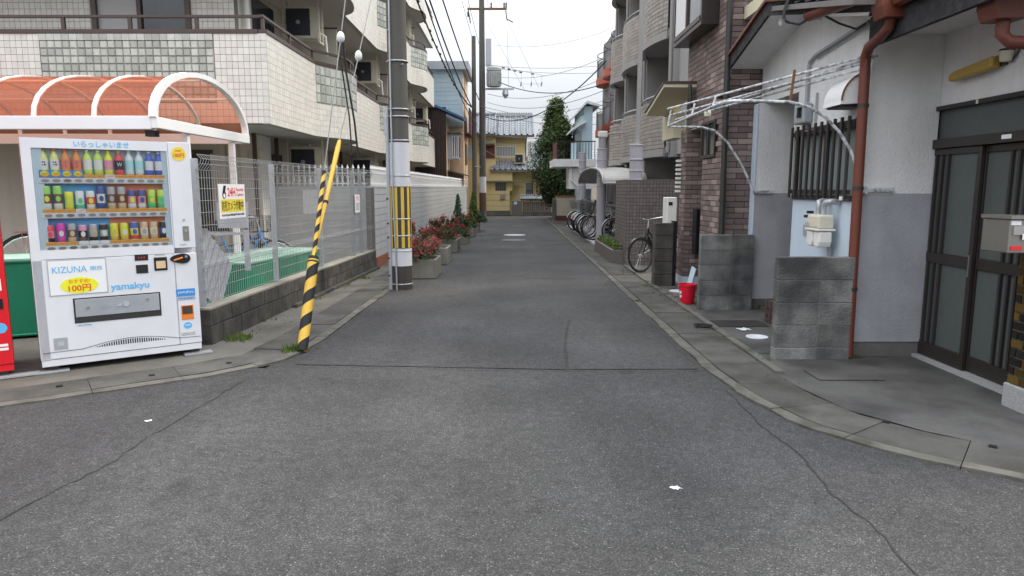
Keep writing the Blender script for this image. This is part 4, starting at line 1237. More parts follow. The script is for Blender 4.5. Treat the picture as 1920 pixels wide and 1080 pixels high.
for k in range(n_):
    c = WA + wd * (0.115 + 0.11 * k) - wn * 0.07 + Z * 1.62
    q.tube([c + wd * 0.04 * math.sin(a) + Z * 0.085 * math.cos(a) for a in [i * math.pi / 4 for i in range(9)]], 0.006, 3, False)
q.build('spear_railing', 'white_paint', tw, kind='stuff')
# sheet of clouded plastic screening behind the rail
q = MB(); q.obox(WA + Vector((-1.29, -0.012, 1.0)), X * 0.29, Y * -0.006, Z * 0.43)
whole(q, 'notice_board', 'paper_white', 'blank white notice board fixed to the wall behind the mesh fence', 'notice', tuple(WA + Vector((-1.2, -0.015, 1.0))))

# ================================================================== bicycle shelter with orange vault
sh = thing('bicycle_shelter', 'bicycle shelter with orange plastic barrel roof and white arches', 'shelter', (-3.75, 7.3, 0))
x1 = -3.70; x0 = -8.6; ya, yb = 7.3, 9.8; zs = 2.19; yc, ry, rzz = 8.55, 1.22, 0.55
def vault(x, e=0.0, n=16): return [(x, yc + (ry + e) * math.cos(math.pi * k / n), zs + (rzz + e) * math.sin(math.pi * k / n)) for k in range(n + 1)]
q = MB(); q.box(x0, x1 - 0.01, ya, ya + 0.09, 2.065, 2.20); q.build('front_beam', 'white_paint', sh, bev=0.006)
q = MB(); q.box(x0, x1 - 0.01, yb - 0.09, yb, 2.065, 2.20); q.build('rear_beam', 'white_paint', sh, bev=0.006)
q = MB(); q.box(x1 - 0.005, x1 + 0.065, ya - 0.01, yb + 0.02, 2.075, 2.19); q.build('end_beam', 'white_paint', sh, bev=0.006)
def archbar(x, w_, t_, nm, m='white_paint'):
    a, b_ = vault(x), vault(x, t_)
    mb = MB(); n = len(a)
    vs = []
    for p, r_ in zip(a, b_):
        vs += [p, r_, (r_[0] + w_, r_[1], r_[2]), (p[0] + w_, p[1], p[2])]
    fs = []
    for i in range(n - 1):
        for k in range(4): fs.append((4 * i + k, 4 * i + (k + 1) % 4, 4 * i + 4 + (k + 1) % 4, 4 * i + 4 + k))
    mb.add(vs, fs); return mb.build(nm, m, sh)
archbar(x1 - 0.02, 0.075, 0.058, 'end_arch')
for k in range(1, 8): archbar(x1 - 0.62 * k, 0.045, 0.028, 'arch')
for k in range(8):
    a = vault(x1 - 0.62 * k - 0.004, 0.012); b_ = vault(x1 - 0.62 * (k + 1) + 0.046, 0.012)
    mb = MB(); n = len(a); mb.add(a + b_, [(i, i + 1, n + i + 1, n + i) for i in range(n - 1)])
    mb.build('roof_sheet', 'orange_sheet', sh, smooth=True)
for fr_ in (0.28, 0.5, 0.72):
    a = math.pi * fr_
    q = MB(); q.tube([(x0, yc + (ry - .01) * math.cos(a), zs + (rzz - .01) * math.sin(a)), (x1 - 0.02, yc + (ry - .01) * math.cos(a), zs + (rzz - .01) * math.sin(a))], 0.014, 6); q.build('purlin', 'white_paint', sh)
for x in (-3.735, -6.2):
    for y in (8.0, 9.3):
        q = MB(); q.box(x, x + 0.07, y, y + 0.07, 0.01, 2.075); q.build('post', 'white_paint', sh, bev=0.005)
q = MB(); q.box(x1 - 0.13, x1 - 0.03, ya + 0.1, ya + 0.2, 2.0, 2.062); q.build('lamp_clip', 'black_paint', sh)

# ================================================================== things in the bicycle plot
bicycle('black bicycle under the orange shelter with wheel showing behind the white machine', (-5.05, 7.25, 0.35), rad(28), 'black_paint', 'dark_steel', 'bicycles in the fenced plot')
bicycle('blue bicycle parked against the wall behind the security sign', (-4.75, 10.6, 0.01), rad(15), 'blue', None, 'bicycles in the fenced plot')
bicycle('dark bicycle parked behind the blue one near the building', (-5.2, 11.3, 0.01), rad(8), 'dark_steel', 'dark_steel', 'bicycles in the fenced plot')
def bin_(loc, lx_, ly, h, label, rz=0.0):
    t = thing('collection_box', label, 'storage box', loc, rz)
    for nm, (a, b_, c, d) in (('front_net', (0, lx_, 0, 0.012)), ('rear_net', (0, lx_, ly - 0.012, ly)), ('side_net', (0, 0.012, 0.0125, ly - 0.0125)), ('side_net', (lx_ - 0.012, lx_, 0.0125, ly - 0.0125))):
        q = MB(); q.box(a, b_, c, d, 0.03, h); q.build(nm, 'green_mesh', t, local=True)
    q = MB()
    for x in (0, lx_):
        for y in (0, ly): q.tube([(x, y, 0), (x, y, h)], 0.014, 6)
    for z in (0.03, h): q.tube([(0, 0, z), (lx_, 0, z), (lx_, ly, z), (0, ly, z), (0, 0, z)], 0.014, 6)
    q.build('frame', 'green_mesh', t, local=True)
    q = MB(); q.box(-0.01, lx_ + 0.01, -0.01, ly + 0.01, h + 0.012, h + 0.03); q.build('lid', 'green_pale', t, local=True)
    return t
t = bin_((-4.0, 8.55, 0.01), 0.75, 2.2, 0.52, 'long green refuse box with pale lid behind the mesh fence', rad(-9))
q = MB()   # crumpled clear cover lying on the lid
n_ = 9
gv = [[(0.02 + 0.7 * i / n_, 0.1 + 1.5 * j / n_, 0.556 + R.uniform(0, 0.05)) for j in range(n_ + 1)] for i in range(n_ + 1)]
q.add([p for row in gv for p in row], [(i * (n_ + 1) + j, (i + 1) * (n_ + 1) + j, (i + 1) * (n_ + 1) + j + 1, i * (n_ + 1) + j + 1) for i in range(n_) for j in range(n_)])
wq = whole(q, 'plastic_cover', 'clear_wrap', 'crumpled clear plastic cover spread over the long green box', 'cover')
wq.location = (-4.0, 8.55, 0.01); wq.rotation_euler = (0, 0, rad(-9))
bin_((-5.05, 6.55, 0.01), 0.95, 0.6, 0.75, 'square green net box in the gap between the two machines', rad(25))
q = MB()
bp = FA + fd * 0.16 - fn * 0.16
prof = []
for k in range(13):
    prof.append((0.055 * k, 0.012 * (k % 2)))
def corr(u0, v0, u1, v1):
    pass
q = MB()
for k in range(12):
    a, b_ = prof[k], prof[k + 1]
    def P(u, e, v): 
        uu = u - 0.33
        ang = rad(-38)
        return bp + fd * (0.42 + uu * math.cos(ang) - v * math.sin(ang)) + Z * (0.66 + uu * math.sin(ang) + v * math.cos(ang)) - fn * e
    q.add([P(a[0], a[1], -0.28), P(b_[0], b_[1], -0.28), P(b_[0], b_[1], 0.28), P(a[0], a[1], 0.28)], [(0, 1, 2, 3)])
whole(q, 'corrugated_sheet', 'panel_grey', 'pale corrugated sheet leaning crooked behind the first fence post', 'sheet', tuple(bp))
q = MB(); c = Vector((-3.15, 8.15, 0)); q.box(c.x, c.x + 0.055, c.y, c.y + 0.02, 0.5, 0.98); q.box(c.x - 0.45, c.x, c.y + 0.005, c.y + 0.015, 0.92, 0.95); q.box(c.x - 0.3, c.x + 0.06, c.y + 0.02, c.y + 0.03, 1.0, 1.3)
whole(q, 'sign_bracket', 'panel_grey', 'white metal sign bracket standing over the green box', 'bracket', (c.x, c.y, 0.5))

# ================================================================== left apartment building
ap = thing('apartment_building', 'pale tiled apartment block with wavy balconies along the left side', 'apartment building', (-3.42, 10.05, 0))
def wave(y):
    """outer line of the balconies: straight, swelling out, rounding back in"""
    k = (y - 10.05) % 5.9 if y < 30 else 0
    if k < 2.2 or k > 4.75: return -3.42
    if k < 3.4: return -3.42 + 0.40 * (0.5 - 0.5 * math.cos(math.pi * (k - 2.2) / 1.2))
    return -3.42 + 0.40 * math.sqrt(max(0, 1 - ((k - 3.4) / 1.35) ** 2))
YE = 31.3
sidep = [(wave(10.05 + 0.1 * k), 10.05 + 0.1 * k) for k in range(int((YE - 10.05) / 0.1) + 1)]
q = MB(); q.box(-13, -4.62, 12.3, YE, 0, 10.6); q.build('inner_wall', 'cream_wall', ap)
FZ = (2.37, 4.96, 7.45)
for fi, z0 in enumerate(FZ):
    zp = z0 + 1.22
    q = MB()
    ring = [(p[0] - 0.012, p[1], z0) for p in sidep] + [(-4.61, YE, z0), (-4.61, 12.29, z0), (-13, 12.29, z0), (-13, 10.062, z0)]
    q.extr(ring, (0, 0, 0.16)); q.build('balcony_slab', 'soffit', ap)
    q = MB(); q.wallpath(sidep, z0 - 0.01, zp, 0.11); q.build('side_parapet', 'grout_light', ap)
    q = MB(); q.box(-13, -3.532, 10.05, 10.16, z0 - 0.01, zp); q.build('front_parapet', 'grout_light' if fi else 'grout_dark', ap)
    def inglass(c):
        k = (c.y - 10.05) % 5.9
        return not (2.35 < k < 3.95 and z0 + 0.55 < c.z < zp and c.y < 29)
    path_tiles(ap, 'side_tiles', 'tile_white', sidep, z0 - 0.01, zp, 0.098, 0.092, 0.005, 0.006, keep=inglass)
    # glass-block bays on the swelling part
    for bay in range(4):
        ys = 10.05 + 5.9 * bay + 2.35
        if ys > 29: continue
        gp = [(wave(ys + 0.04 * i), ys + 0.04 * i) for i in range(41)]
        P = resample(gp, 0.145)
        me_ = None
        mb = MB()
        for i in range(len(P) - 1):
            a, b_ = P[i], P[i + 1]; u = b_ - a; wl = u.length; u = u / wl; nn_ = Vector((u.y, -u.x, 0))
            for j in range(4):
                z = z0 + 0.575 + j * 0.157
                vs, fs = tilebox(0.008, wl - 0.008, z, z + 0.145, (a.x, a.y, 0), u, Z, nn_, 0.018, 0.012)
                if bay == 0 and fi == 0:
                    o_ = MB(); o_.add(vs, fs); o_.build('glass_block', 'glassblock', ap)
                else: mb.add(vs, fs)
        if mb.f: mb.build('glass_block_bay', 'glassblock', ap, kind='stuff')
    q = MB(); q.wallpath([(p[0] + 0.02, p[1]) for p in sidep], zp, zp + 0.055, 0.15); q.build('coping', 'brown_alu', ap)
    q = MB(); q.box(-13, -3.40 - 0.135, 10.03, 10.18, zp, zp + 0.055); q.build('coping', 'brown_alu', ap)
    q = MB(); q.wallpath([(p[0] - 0.03, p[1]) for p in sidep], zp + 0.22, zp + 0.255, 0.05); q.build('handrail', 'brown_alu', ap)
    q = MB(); q.box(-13, -3.45 - 0.05, 10.08, 10.13, zp + 0.22, zp + 0.255); q.build('handrail', 'brown_alu', ap)
    for k in range(19):
        y = 10.10 + 1.17 * k
        if y > YE - 0.1: break
        q = MB(); x = wave(y); q.box(x - 0.075, x - 0.035, y - 0.022, y + 0.022, zp + 0.056, zp + 0.219); q.build('rail_post', 'brown_alu', ap)
    for k in range(9):
        x = -4.42 - 0.93 * k
        q = MB(); q.box(x, x + 0.05, 10.085, 10.125, zp + 0.056, zp + 0.219); q.build('rail_post', 'brown_alu', ap)
    # partitions between the flats
    for bay in range(4):
        y = 10.05 + 5.9 * bay + 4.85
        if y > YE: continue
        q = MB(); q.box(-4.6, -3.62, y, y + 0.03, zp - 0.6, z0 + 2.33); q.build('partition', 'cream_wall', ap)
        q = MB(); q.box(-4.6, -3.60, y - 0.005, y + 0.035, z0 + 2.331, z0 + 2.36); q.build('partition_cap', 'brown_alu', ap)
        q = MB(); q.box(-4.618, -4.58, y - 2.6, y - 1.2, z0 + 0.2, z0 + 2.1); q.build('window', 'dark_window', ap)
        q = MB(); q.box(-4.60, -4.54, y + 0.2, y + 0.9, z0 + 0.2, z0 + 2.1); q.build('window', 'dark_window', ap)
        q = MB(); q.tube([(-4.5, y - 0.35, z0 + 0.16), (-4.5, y - 0.35, z0 + 2.55)], 0.04, 8); q.build('drainpipe', 'cream_plastic', ap, smooth=True)
q = MB(); q.box(-13, -3.3, 10.0, YE, 9.9, 10.3); q.build('roof_slab', 'soffit', ap)
# front parapet tiles and glass blocks, second floor
z0 = FZ[0]; zp = z0 + 1.22
tiles(ap, 'tile', 'tile_white', (-4.15, 10.05, z0), X, Z, 0.73, 1.22, 0.0812, 0.0937, 0.0052, 0.008, 0, 117)
tiles(ap, 'tile', 'tile_white', (-8.2, 10.05, z0), X, Z, 1.62, 1.22, 0.081, 0.0937, 0.0052, 0.008, 0, 150)
tiles(ap, 'tile', 'tile_white', (-6.58, 10.05, z0), X, Z, 2.43, 0.28, 0.081, 0.0937, 0.005, 0.008, 0, 0)
tiles(ap, 'glass_block', 'glassblock', (-6.575, 10.05, z0 + 0.285), X, Z, 2.415, 0.93, 0.105, 0.105, 0.005, 0.018, 0, 300, inset=0.010)
# upper front wall behind the balcony, with the sliding window
zf = z0 + 0.16
q = MB()
q.box(-13, -6.50, 11.25, 11.4, zf, 4.95); q.box(-4.97, -4.3, 11.25, 11.4, zf, 4.95); q.box(-6.50, -4.97, 11.25, 11.4, 4.7, 4.95)
q.build('front_wall', 'grout_dark', ap)
q = MB(); q.box(-4.45, -4.302, 11.401, 12.29, zf, 4.95); q.build('front_wall', 'tile_white', ap)
tiles(ap, 'tile', 'tile_white', (-4.97, 11.25, 3.55), X, Z, 0.67, 1.0, 0.084, 0.0937, 0.0052, 0.007, 0, 80)
tiles(ap, 'tile', 'tile_white', (-8.3, 11.25, 3.55), X, Z, 1.78, 1.0, 0.084, 0.0937, 0.0052, 0.007, 0, 150)
wf = MB(); wf.box(-6.50, -6.42, 11.2, 11.3, zf, 4.7); wf.box(-5.05, -4.97, 11.2, 11.3, zf, 4.7); wf.box(-5.80, -5.74, 11.22, 11.3, zf, 4.7)
wfo = wf.build('window', 'brown_alu', ap)
q = MB(); q.box(-6.42, -5.80, 11.26, 11.27, zf, 4.7); q.build('insect_screen', 'd_gray', wfo)
q = MB(); q.box(-5.74, -5.05, 11.262, 11.27, zf, 4.7); q.build('pane', 'glass_dark', wfo)
q = MB()
for k in range(18): q.tube([(-5.50 + 0.028 * k, 11.36 + 0.015 * (k % 2), zf), (-5.50 + 0.028 * k, 11.36 + 0.015 * (k % 2), 4.7)], 0.018, 5, False)
q.build('curtain', 'curtain', wfo)
q = MB(); q.tube([(-4.22, 11.55, zf), (-4.22, 11.55, 4.95)], 0.045, 10); q.build('drainpipe', 'white_plastic', ap, smooth=True)
q = MB(); q.box(-4.32, -4.27, 12.0, 13.0, zf, 4.6); q.build('balcony_door', 'dark_window', ap)
# ground floor recess facing the camera
q = MB(); q.box(-13, -4.64, 12.15, 12.29, 0, 2.36); q.build('ground_floor_wall', 'cream_wall', ap)
q = MB(); q.box(-6.4, -5.2, 12.13, 12.149, 0.9, 2.05); o_ = q.build('window', 'dark_window', ap)
q = MB(); q.box(-6.46, -5.14, 12.11, 12.129, 2.05, 2.11); q.box(-6.46, -5.14, 12.11, 12.129, 0.84, 0.90); q.box(-5.83, -5.77, 12.11, 12.129, 0.9, 2.05); q.build('frame', 'brown_alu', o_)
q = MB(); q.box(-4.63, -4.3, 12.05, 12.6, 0, 2.36); q.build('corner_column', 'tile_white', ap)
q = MB(); q.box(-4.98, -4.92, 12.06, 12.12, 0.0, 2.36); q.build('drainpipe', 'cream_plastic', ap)
for y in (14.6, 20.5, 26.4):
    q = MB(); q.box(-4.62, -4.56, y - 2.2, y - 0.6, 0.3, 2.1); q.build('window', 'dark_window', ap)
    q = MB(); q.box(-4.4, -4.2, y, y + 0.25, 0, 2.36); q.build('corner_column', 'tile_white', ap)
    for k in range(2):
        q = MB(); q.box(-4.3, -4.24, y - 2.9 + 1.1 * k, y - 2.85 + 1.1 * k, 0.0, 2.36); q.build('frame_post', 'brown_alu', ap)
q = MB()
for k in range(2): q.lathe([(0.05, 0), (0.06, 0.02), (0.055, 0.14)], (-4.45 + 0.15 * k, 12.02, 1.95), 10)
q.build('gas_vent', 'cream_plastic', ap)

def aircon(loc, label, cat='air conditioner', hang=True, s=1.0, rz=0.0):
    t = thing('air_conditioner', label, cat, loc, rz, None)
    w_, d_, h_ = 0.60 * s, 0.26 * s, 0.58 * s
    def ab(q, nm, m, **k): return q.build(nm, m, t, local=True, **k)
    q = MB(); q.box(-w_ / 2, w_ / 2, 0, d_, 0, h_); ab(q, 'casing', 'cream_plastic', bev=0.012)
    q = MB(); q.box(-w_ / 2 + 0.03, w_ / 2 - 0.13, -0.006, -0.0005, 0.05, h_ - 0.05); ab(q, 'grille_panel', 'fan_dark')
    q = MB()
    cx = -0.05 * s
    for k in range(5): q.tube([(cx + 0.045 * s * (k + 1) * math.cos(a * math.pi / 10), -0.01, h_ / 2 + 0.045 * s * (k + 1) * math.sin(a * math.pi / 10)) for a in range(21)], 0.004, 4, False)
    ab(q, 'fan_grille', 'dark_steel')
    q = MB(); q.disc((cx, -0.008, h_ / 2), -Y, 0.04 * s, 0.008, 12); ab(q, 'fan_hub', 'grey_steel')
    if hang:
        for x in (-w_ / 2 - 0.03, w_ / 2 + 0.03):
            q = MB()
            for y in (0.0, d_): q.box(x - 0.016, x + 0.016, y - 0.016, y + 0.016, -0.05, h_ + 0.14)
            q.box(x - 0.016, x + 0.016, -0.016, d_ + 0.016, -0.08, -0.05)
            ab(q, 'hanging_bracket', 'cream_plastic')
    q = MB(); q.tube([(w_ / 2 + 0.01, d_ / 2, 0.12), (w_ / 2 + 0.12, d_ / 2, 0.05), (w_ / 2 + 0.14, d_ / 2, -0.3)], 0.022, 6); ab(q, 'pipe', 'white_plastic')
    return t
AC = [((-3.92, 13.45, 4.22), 'cream air conditioner hung over the balcony nearest the street corner'),
      ((-3.90, 19.0, 4.22), 'cream air conditioner hung over the balcony just left of the striped utility pole'),
      ((-3.90, 25.3, 4.22), 'small cream air conditioner on the middle floor just right of the utility pole'),
      ((-3.90, 25.3, 6.70), 'small cream air conditioner on the top visible floor right of the utility pole'),
      ((-3.92, 13.4, 1.66), 'air conditioner in the dark ground floor recess behind the mesh fence'),
      ((-3.92, 18.6, 1.66), 'air conditioner under the wavy slab behind the white spear railing'),
      ((-3.90, 29.8, 4.22), 'farthest air conditioner on the middle floor at the end of the block')]
for l, lab in AC: aircon(l, lab)

# ================================================================== utility pole with striped wrap
PX, PY = -1.605, 10.05
po = thing('utility_pole', 'near concrete utility pole wrapped with white and yellow striped bands', 'utility pole', (PX, PY, 0))
q = MB(); q.lathe([(0.147, -0.02), (0.144, 1.2), (0.138, 2.5), (0.125, 7.0), (0.115, 10.8)], (PX, PY, 0), 28); q.build('shaft', 'pole_concrete', po, smooth=True)
def band(z0, z1, r_, m, nm='wrap'):
    q = MB(); q.lathe([(r_, z0), (r_ - 0.002, z1)], (PX, PY, 0), 32); return q.build(nm, m, po, smooth=True)
band(0.02, 0.35, 0.151, 'pole_dark'); band(0.351, 0.605, 0.152, 'pole_band_white'); bs_ = band(0.606, 1.485, 0.150, 'pole_dark', 'striped_wrap'); band(1.486, 2.10, 0.148, 'pole_band_white')
for k in range(10):
    a0 = rad(-90 + 36 * k - 24)
    q = MB(); pts = [(PX + 0.1525 * math.cos(a0 + rad(3.4 * i)), PY + 0.1525 * math.sin(a0 + rad(3.4 * i)), 0.615) for i in range(6)]
    q.add(pts + [(p[0], p[1], 1.476) for p in pts], [(i, i + 1, 7 + i, 6 + i) for i in range(5)]); q.build('yellow_bar', 'yellow_dull', bs_)
for z in (0.08, 0.56, 0.78, 1.02, 1.63, 2.12, 2.45, 2.55, 3.2):
    q = MB(); q.lathe([(0.1535, z), (0.156, z + 0.004), (0.156, z + 0.012), (0.1535, z + 0.016)], (PX, PY, 0), 28); q.build('strap', 'galv', po)
q = MB(); q.tube([(PX - 0.15, PY - 0.075, 0.0), (PX - 0.152, PY - 0.075, 2.3), (PX - 0.145, PY - 0.07, 2.6)], 0.026, 8); q.build('conduit', 'grey_steel', po, smooth=True)
q = MB(); q.tube([(PX - 0.05, PY - 0.165, 0.0), (PX - 0.055, PY - 0.16, 0.5), (PX - 0.075, PY - 0.155, 1.2), (PX - 0.08, PY - 0.15, 2.6), (PX - 0.07, PY - 0.142, 5)], 0.012, 6); q.build('earth_wire', 'galv', po, smooth=True)
q = MB()
for k, z in enumerate((0.2, 0.45, 0.75, 0.95, 1.3)): q.box(PX - 0.185, PX - 0.15, PY - 0.10, PY - 0.055, z, z + 0.025)
q.build('clip', 'dark_steel', po)
for k in range(6):
    z = 2.7 + 0.45 * k; a = rad(-60 if k % 2 else -120)
    q = MB(); q.tube([(PX + 0.12 * math.cos(a), PY + 0.12 * math.sin(a), z), (PX + 0.21 * math.cos(a), PY + 0.21 * math.sin(a), z)], 0.009, 6); q.build('step_bolt', 'rust' if k < 1 else 'galv', po)
q = MB(); q.box(PX - 0.19, PX - 0.145, PY - 0.1, PY - 0.03, 2.2, 2.46); q.build('clamp_box', 'grey_steel', po, bev=0.006)

# guy wires with their guards
def helix_tube(mb, p0, p1, r0, r1, period, n=20, m0=0, m1=1):
    """two-colour spiral wrapped tube"""
    p0, p1 = Vector(p0), Vector(p1); ax = (p1 - p0); Ln = ax.length; ax /= Ln
    u = ax.orthogonal().normalized(); v = ax.cross(u)
    rows = []
    k0 = -1; steps = int(Ln / (period / 2)) + 3
    for j in range(steps * 2 + 1):
        row = []
        for i in range(n + 1):
            s = min(Ln, max(0, (j - 3) * period / 4 + period * i / n))
            r_ = r0 + (r1 - r0) * s / Ln
            a = 2 * math.pi * i / n
            row.append(p0 + ax * s + (u * math.cos(a) + v * math.sin(a)) * r_)
        rows.append(row)
    for j in range(len(rows) - 1):
        mb.cm = m0 if (j // 2) % 2 == 0 else m1
        for i in range(n):
            a, b_, c, d = rows[j][i], rows[j][i + 1], rows[j + 1][i + 1], rows[j + 1][i]
            if (a - d).length + (b_ - c).length > 1e-5: mb.add([a, b_, c, d], [(0, 1, 2, 3)])
    mb.cm = 0
A0 = Vector((-1.885, 6.08, 0.0)); A1 = Vector((-1.62, 9.92, 8.0))
def ga(z): return A0.lerp(A1, z / 8.0)
gy = thing('guy_wire', 'guy wire in thick black and yellow spiral guard rising from the kerb', 'guy wire', A0)
q = MB(); helix_tube(q, ga(0.02), ga(0.80), 0.047, 0.050, 0.235); q.build('guard', ['black_rubber', 'yellow'], gy, smooth=True)
q = MB(); helix_tube(q, ga(0.79), ga(1.63), 0.021, 0.021, 0.15); q.build('upper_guard', ['black_rubber', 'yellow'], gy, smooth=True)
q = MB(); q.tube([ga(0.775), ga(0.83)], [0.053, 0.042], 16); q.build('guard_cap', 'black_rubber', gy)
q = MB(); q.tube([ga(1.6), A1], 0.0065, 6); q.build('strand', 'cable_grey', gy)
def insul(c, par):
    q = MB(); q.lathe([(0.012, -0.058), (0.031, -0.042), (0.042, -0.015), (0.040, 0.015), (0.030, 0.042), (0.012, 0.058)], c, 16); q.build('insulator', 'porcelain', par, smooth=True)
insul(ga(3.02), gy)
q = MB(); q.tube([ga(3.09) + Vector((0.0, -0.03, 0)), ga(3.02) + Vector((0.02, 0.02, -0.06)), ga(3.02) + Vector((0.035, 0.05, -0.35)), ga(3.02) + Vector((0.09, 0.12, -0.85)), ga(3.02) + Vector((0.12, 0.12, -1.25))], 0.012, 6); q.build('loose_lead', 'cable', gy, smooth=True)
q = MB(); q.tube([ga(3.02) + Vector((-0.015, -0.02, -0.05)), ga(3.02) + Vector((0.0, 0.0, -0.3)), ga(3.02) + Vector((0.045, 0.08, -0.8)), ga(3.02) + Vector((0.06, 0.08, -1.2))], 0.009, 6); q.build('loose_lead', 'cable', gy, smooth=True)
B0 = Vector((-1.855, 6.43, 0.80)); B1 = Vector((-1.63, 9.92, 5.1))
def gb(t): return B0.lerp(B1, t)
gz = thing('guy_wire', 'guy wire in plain yellow tube leaning across the striped one', 'guy wire', B0)
q = MB(); q.tube([gb(0.0), gb(0.02), gb(0.13), gb(0.25), gb(0.268)], [0.010, 0.012, 0.021, 0.026, 0.018], 12); q.build('guard', 'yellow', gz, smooth=True)
q = MB(); q.tube([gb(0.12), gb(0.125)], 0.025, 12); q.build('clip', 'black_rubber', gz)
q = MB(); q.tube([gb(0.26), B1], 0.006, 6); q.build('strand', 'cable_grey', gz)
insul(gb(0.50), gz)

# ================================================================== planters and shrubs along the left side
def planter(x0, x1, y0, y1, h, label, oct_=False):
    t = thing('planter', label, 'planter', ((x0 + x1) / 2, y0, 0), 0, 'concrete planters along the kerb')
    q = MB(); w_ = 0.05
    q.box(x0, x1, y0, y0 + w_, 0.004, h); q.box(x0, x1, y1 - w_, y1, 0.004, h); q.box(x0, x0 + w_, y0 + w_, y1 - w_, 0.004, h); q.box(x1 - w_, x1, y0 + w_, y1 - w_, 0.004, h)
    q.build('trough', 'planter', t, bev=0.008)
    q = MB(); q.box(x0 + w_, x1 - w_, y0 + w_, y1 - w_, 0.004, h - 0.05); q.build('soil', 'soil', t)
    return t
def shrub(c, rx, ry_, h, label, cat, mats, n, size, red=0.0, cone=False, group=None, z0=0.25):
    t = thing('shrub' if not cone else 'conifer', label, cat, (c[0], c[1], z0), 0, group)
    q = MB()
    for _ in range(7):
        a = R.uniform(0, 6.28); e = R.uniform(0.2, 0.7)
        q.tube([(c[0], c[1], z0), (c[0] + rx * e * 0.5 * math.cos(a), c[1] + ry_ * e * 0.5 * math.sin(a), z0 + h * 0.35), (c[0] + rx * e * math.cos(a), c[1] + ry_ * e * math.sin(a), z0 + h * 0.7)] if not cone else [(c[0], c[1], z0), (c[0], c[1], z0 + h * 0.9)], [0.012, 0.009, 0.005] if not cone else [0.018, 0.005], 5)
    q.build('stem', 'trunk', t)
    clumps = [(R.uniform(0, 6.28), R.random() ** 0.5, R.random()) for _ in range(16)]
    def pt():
        if cone:
            z = R.random() ** 1.3; a = R.uniform(0, 6.28); rr_ = (1 - z) ** 0.75 * (0.75 + 0.25 * math.sin(3 * a + 9 * z)) * R.uniform(0.45, 1) + 0.05
            d = Vector((math.cos(a), math.sin(a), 0.9))
            return Vector((c[0] + rx * rr_ * math.cos(a), c[1] + ry_ * rr_ * math.sin(a), z0 + 0.06 + h * z)), d
        a, rr_, zz = R.choice(clumps)
        a += R.gauss(0, 0.28); rr_ = min(1.05, rr_ * R.uniform(0.75, 1.25)); zz = zz + R.gauss(0, 0.1)
        top = h * (1 - 0.55 * rr_ ** 2)
        d = Vector((math.cos(a) * rr_, math.sin(a) * rr_, 0.7))
        return Vector((c[0] + rx * rr_ * math.cos(a), c[1] + ry_ * rr_ * math.sin(a), z0 + max(0.02, top * (0.25 + 0.75 * zz)))), d
    q = MB(); leaves(q, int(n * (1 - red)), pt, size, 0.36); q.build('foliage', mats[0], t)
    if red:
        def pr_():
            p, d = pt(); 
            k = 1.0
            return p + Vector(d) * 0.05 + Z * 0.035, d
        q = MB(); leaves(q, int(n * red), pr_, size * 1.1, 0.33, 0.6); q.build('young_leaves', mats[1], t)
    return t
GS = 'shrubs growing in the concrete planters'
planter(-1.68, -1.23, 11.2, 12.0, 0.31, 'first concrete planter, half hidden by the utility pole')
planter(-1.72, -1.24, 13.3, 14.2, 0.315, 'second concrete planter from the utility pole, empty at its front')
planter(-1.80, -1.26, 15.9, 17.0, 0.27, 'third concrete planter, under the broad red shrub')
planter(-1.62, -1.17, 18.2, 19.2, 0.27, 'fourth concrete planter, under the slim conifer')
planter(-1.62, -1.13, 20.6, 21.6, 0.27, 'fifth concrete planter, under the low dark green shrub')
planter(-1.6, -1.12, 23.2, 24.4, 0.27, 'farthest concrete planter, under the light green conifer')
shrub((-1.53, 11.6), 0.36, 0.42, 0.60, 'bright red leaved shrub beside the utility pole', 'shrub', ('leaf_green', 'leaf_red'), 2600, 0.027, 0.36, group=GS)
shrub((-1.72, 16.4), 0.36, 0.5, 0.52, 'dull red shrub at the left of the third planter', 'shrub', ('leaf_green', 'leaf_red'), 2000, 0.030, 0.30, group=GS)
shrub((-1.38, 16.2), 0.38, 0.45, 0.48, 'dark green shrub with red tips at the right of the third planter', 'shrub', ('leaf_green', 'leaf_red'), 2300, 0.030, 0.16, group=GS)
shrub((-1.44, 18.6), 0.20, 0.2, 0.98, 'slim blue green conifer rising from the fourth planter', 'conifer', ('leaf_blue',), 1500, 0.035, cone=True, group=GS)
shrub((-1.26, 18.8), 0.22, 0.3, 0.35, 'small dark shrub at the foot of the slim conifer', 'shrub', ('leaf_green',), 700, 0.04, group=GS)
shrub((-1.38, 21.0), 0.34, 0.45, 0.50, 'low dark green shrub in the fifth planter', 'shrub', ('leaf_green', 'leaf_red'), 1100, 0.045, 0.08, group=GS)
shrub((-1.30, 23.6), 0.27, 0.28, 1.05, 'light green conifer near the far striped pole', 'conifer', ('leaf_lime',), 1500, 0.045, cone=True, group=GS)
shrub((-1.12, 23.9), 0.26, 0.35, 0.42, 'grey green bush spilling over the farthest planter', 'shrub', ('leaf_blue',), 800, 0.05, group=GS)
# ================================================================== RIGHT: near white house
wh = thing('house', 'white roughcast house with grey lower wall and rust brown gutters on the near right', 'house', (2.97, 5.93, 0))
HX = 2.97
def hb(q, nm, m, par=None, **k): return q.build(nm, m, par or wh, **k)
# end wall that faces the junction: white above, grey below, concrete plinth
q = MB(); q.box(HX, 3.56, 5.93, 6.08, 1.42, 2.75); hb(q, 'wall', 'house_white')
q = MB(); q.box(HX - 0.004, 3.563, 5.926, 6.084, 0.14, 1.4195); hb(q, 'lower_wall', 'house_grey', label='grey painted lower wall')
q = MB(); q.box(HX + 0.006, 3.556, 5.936, 6.08, 0, 0.1395); hb(q, 'plinth', 'plinth')
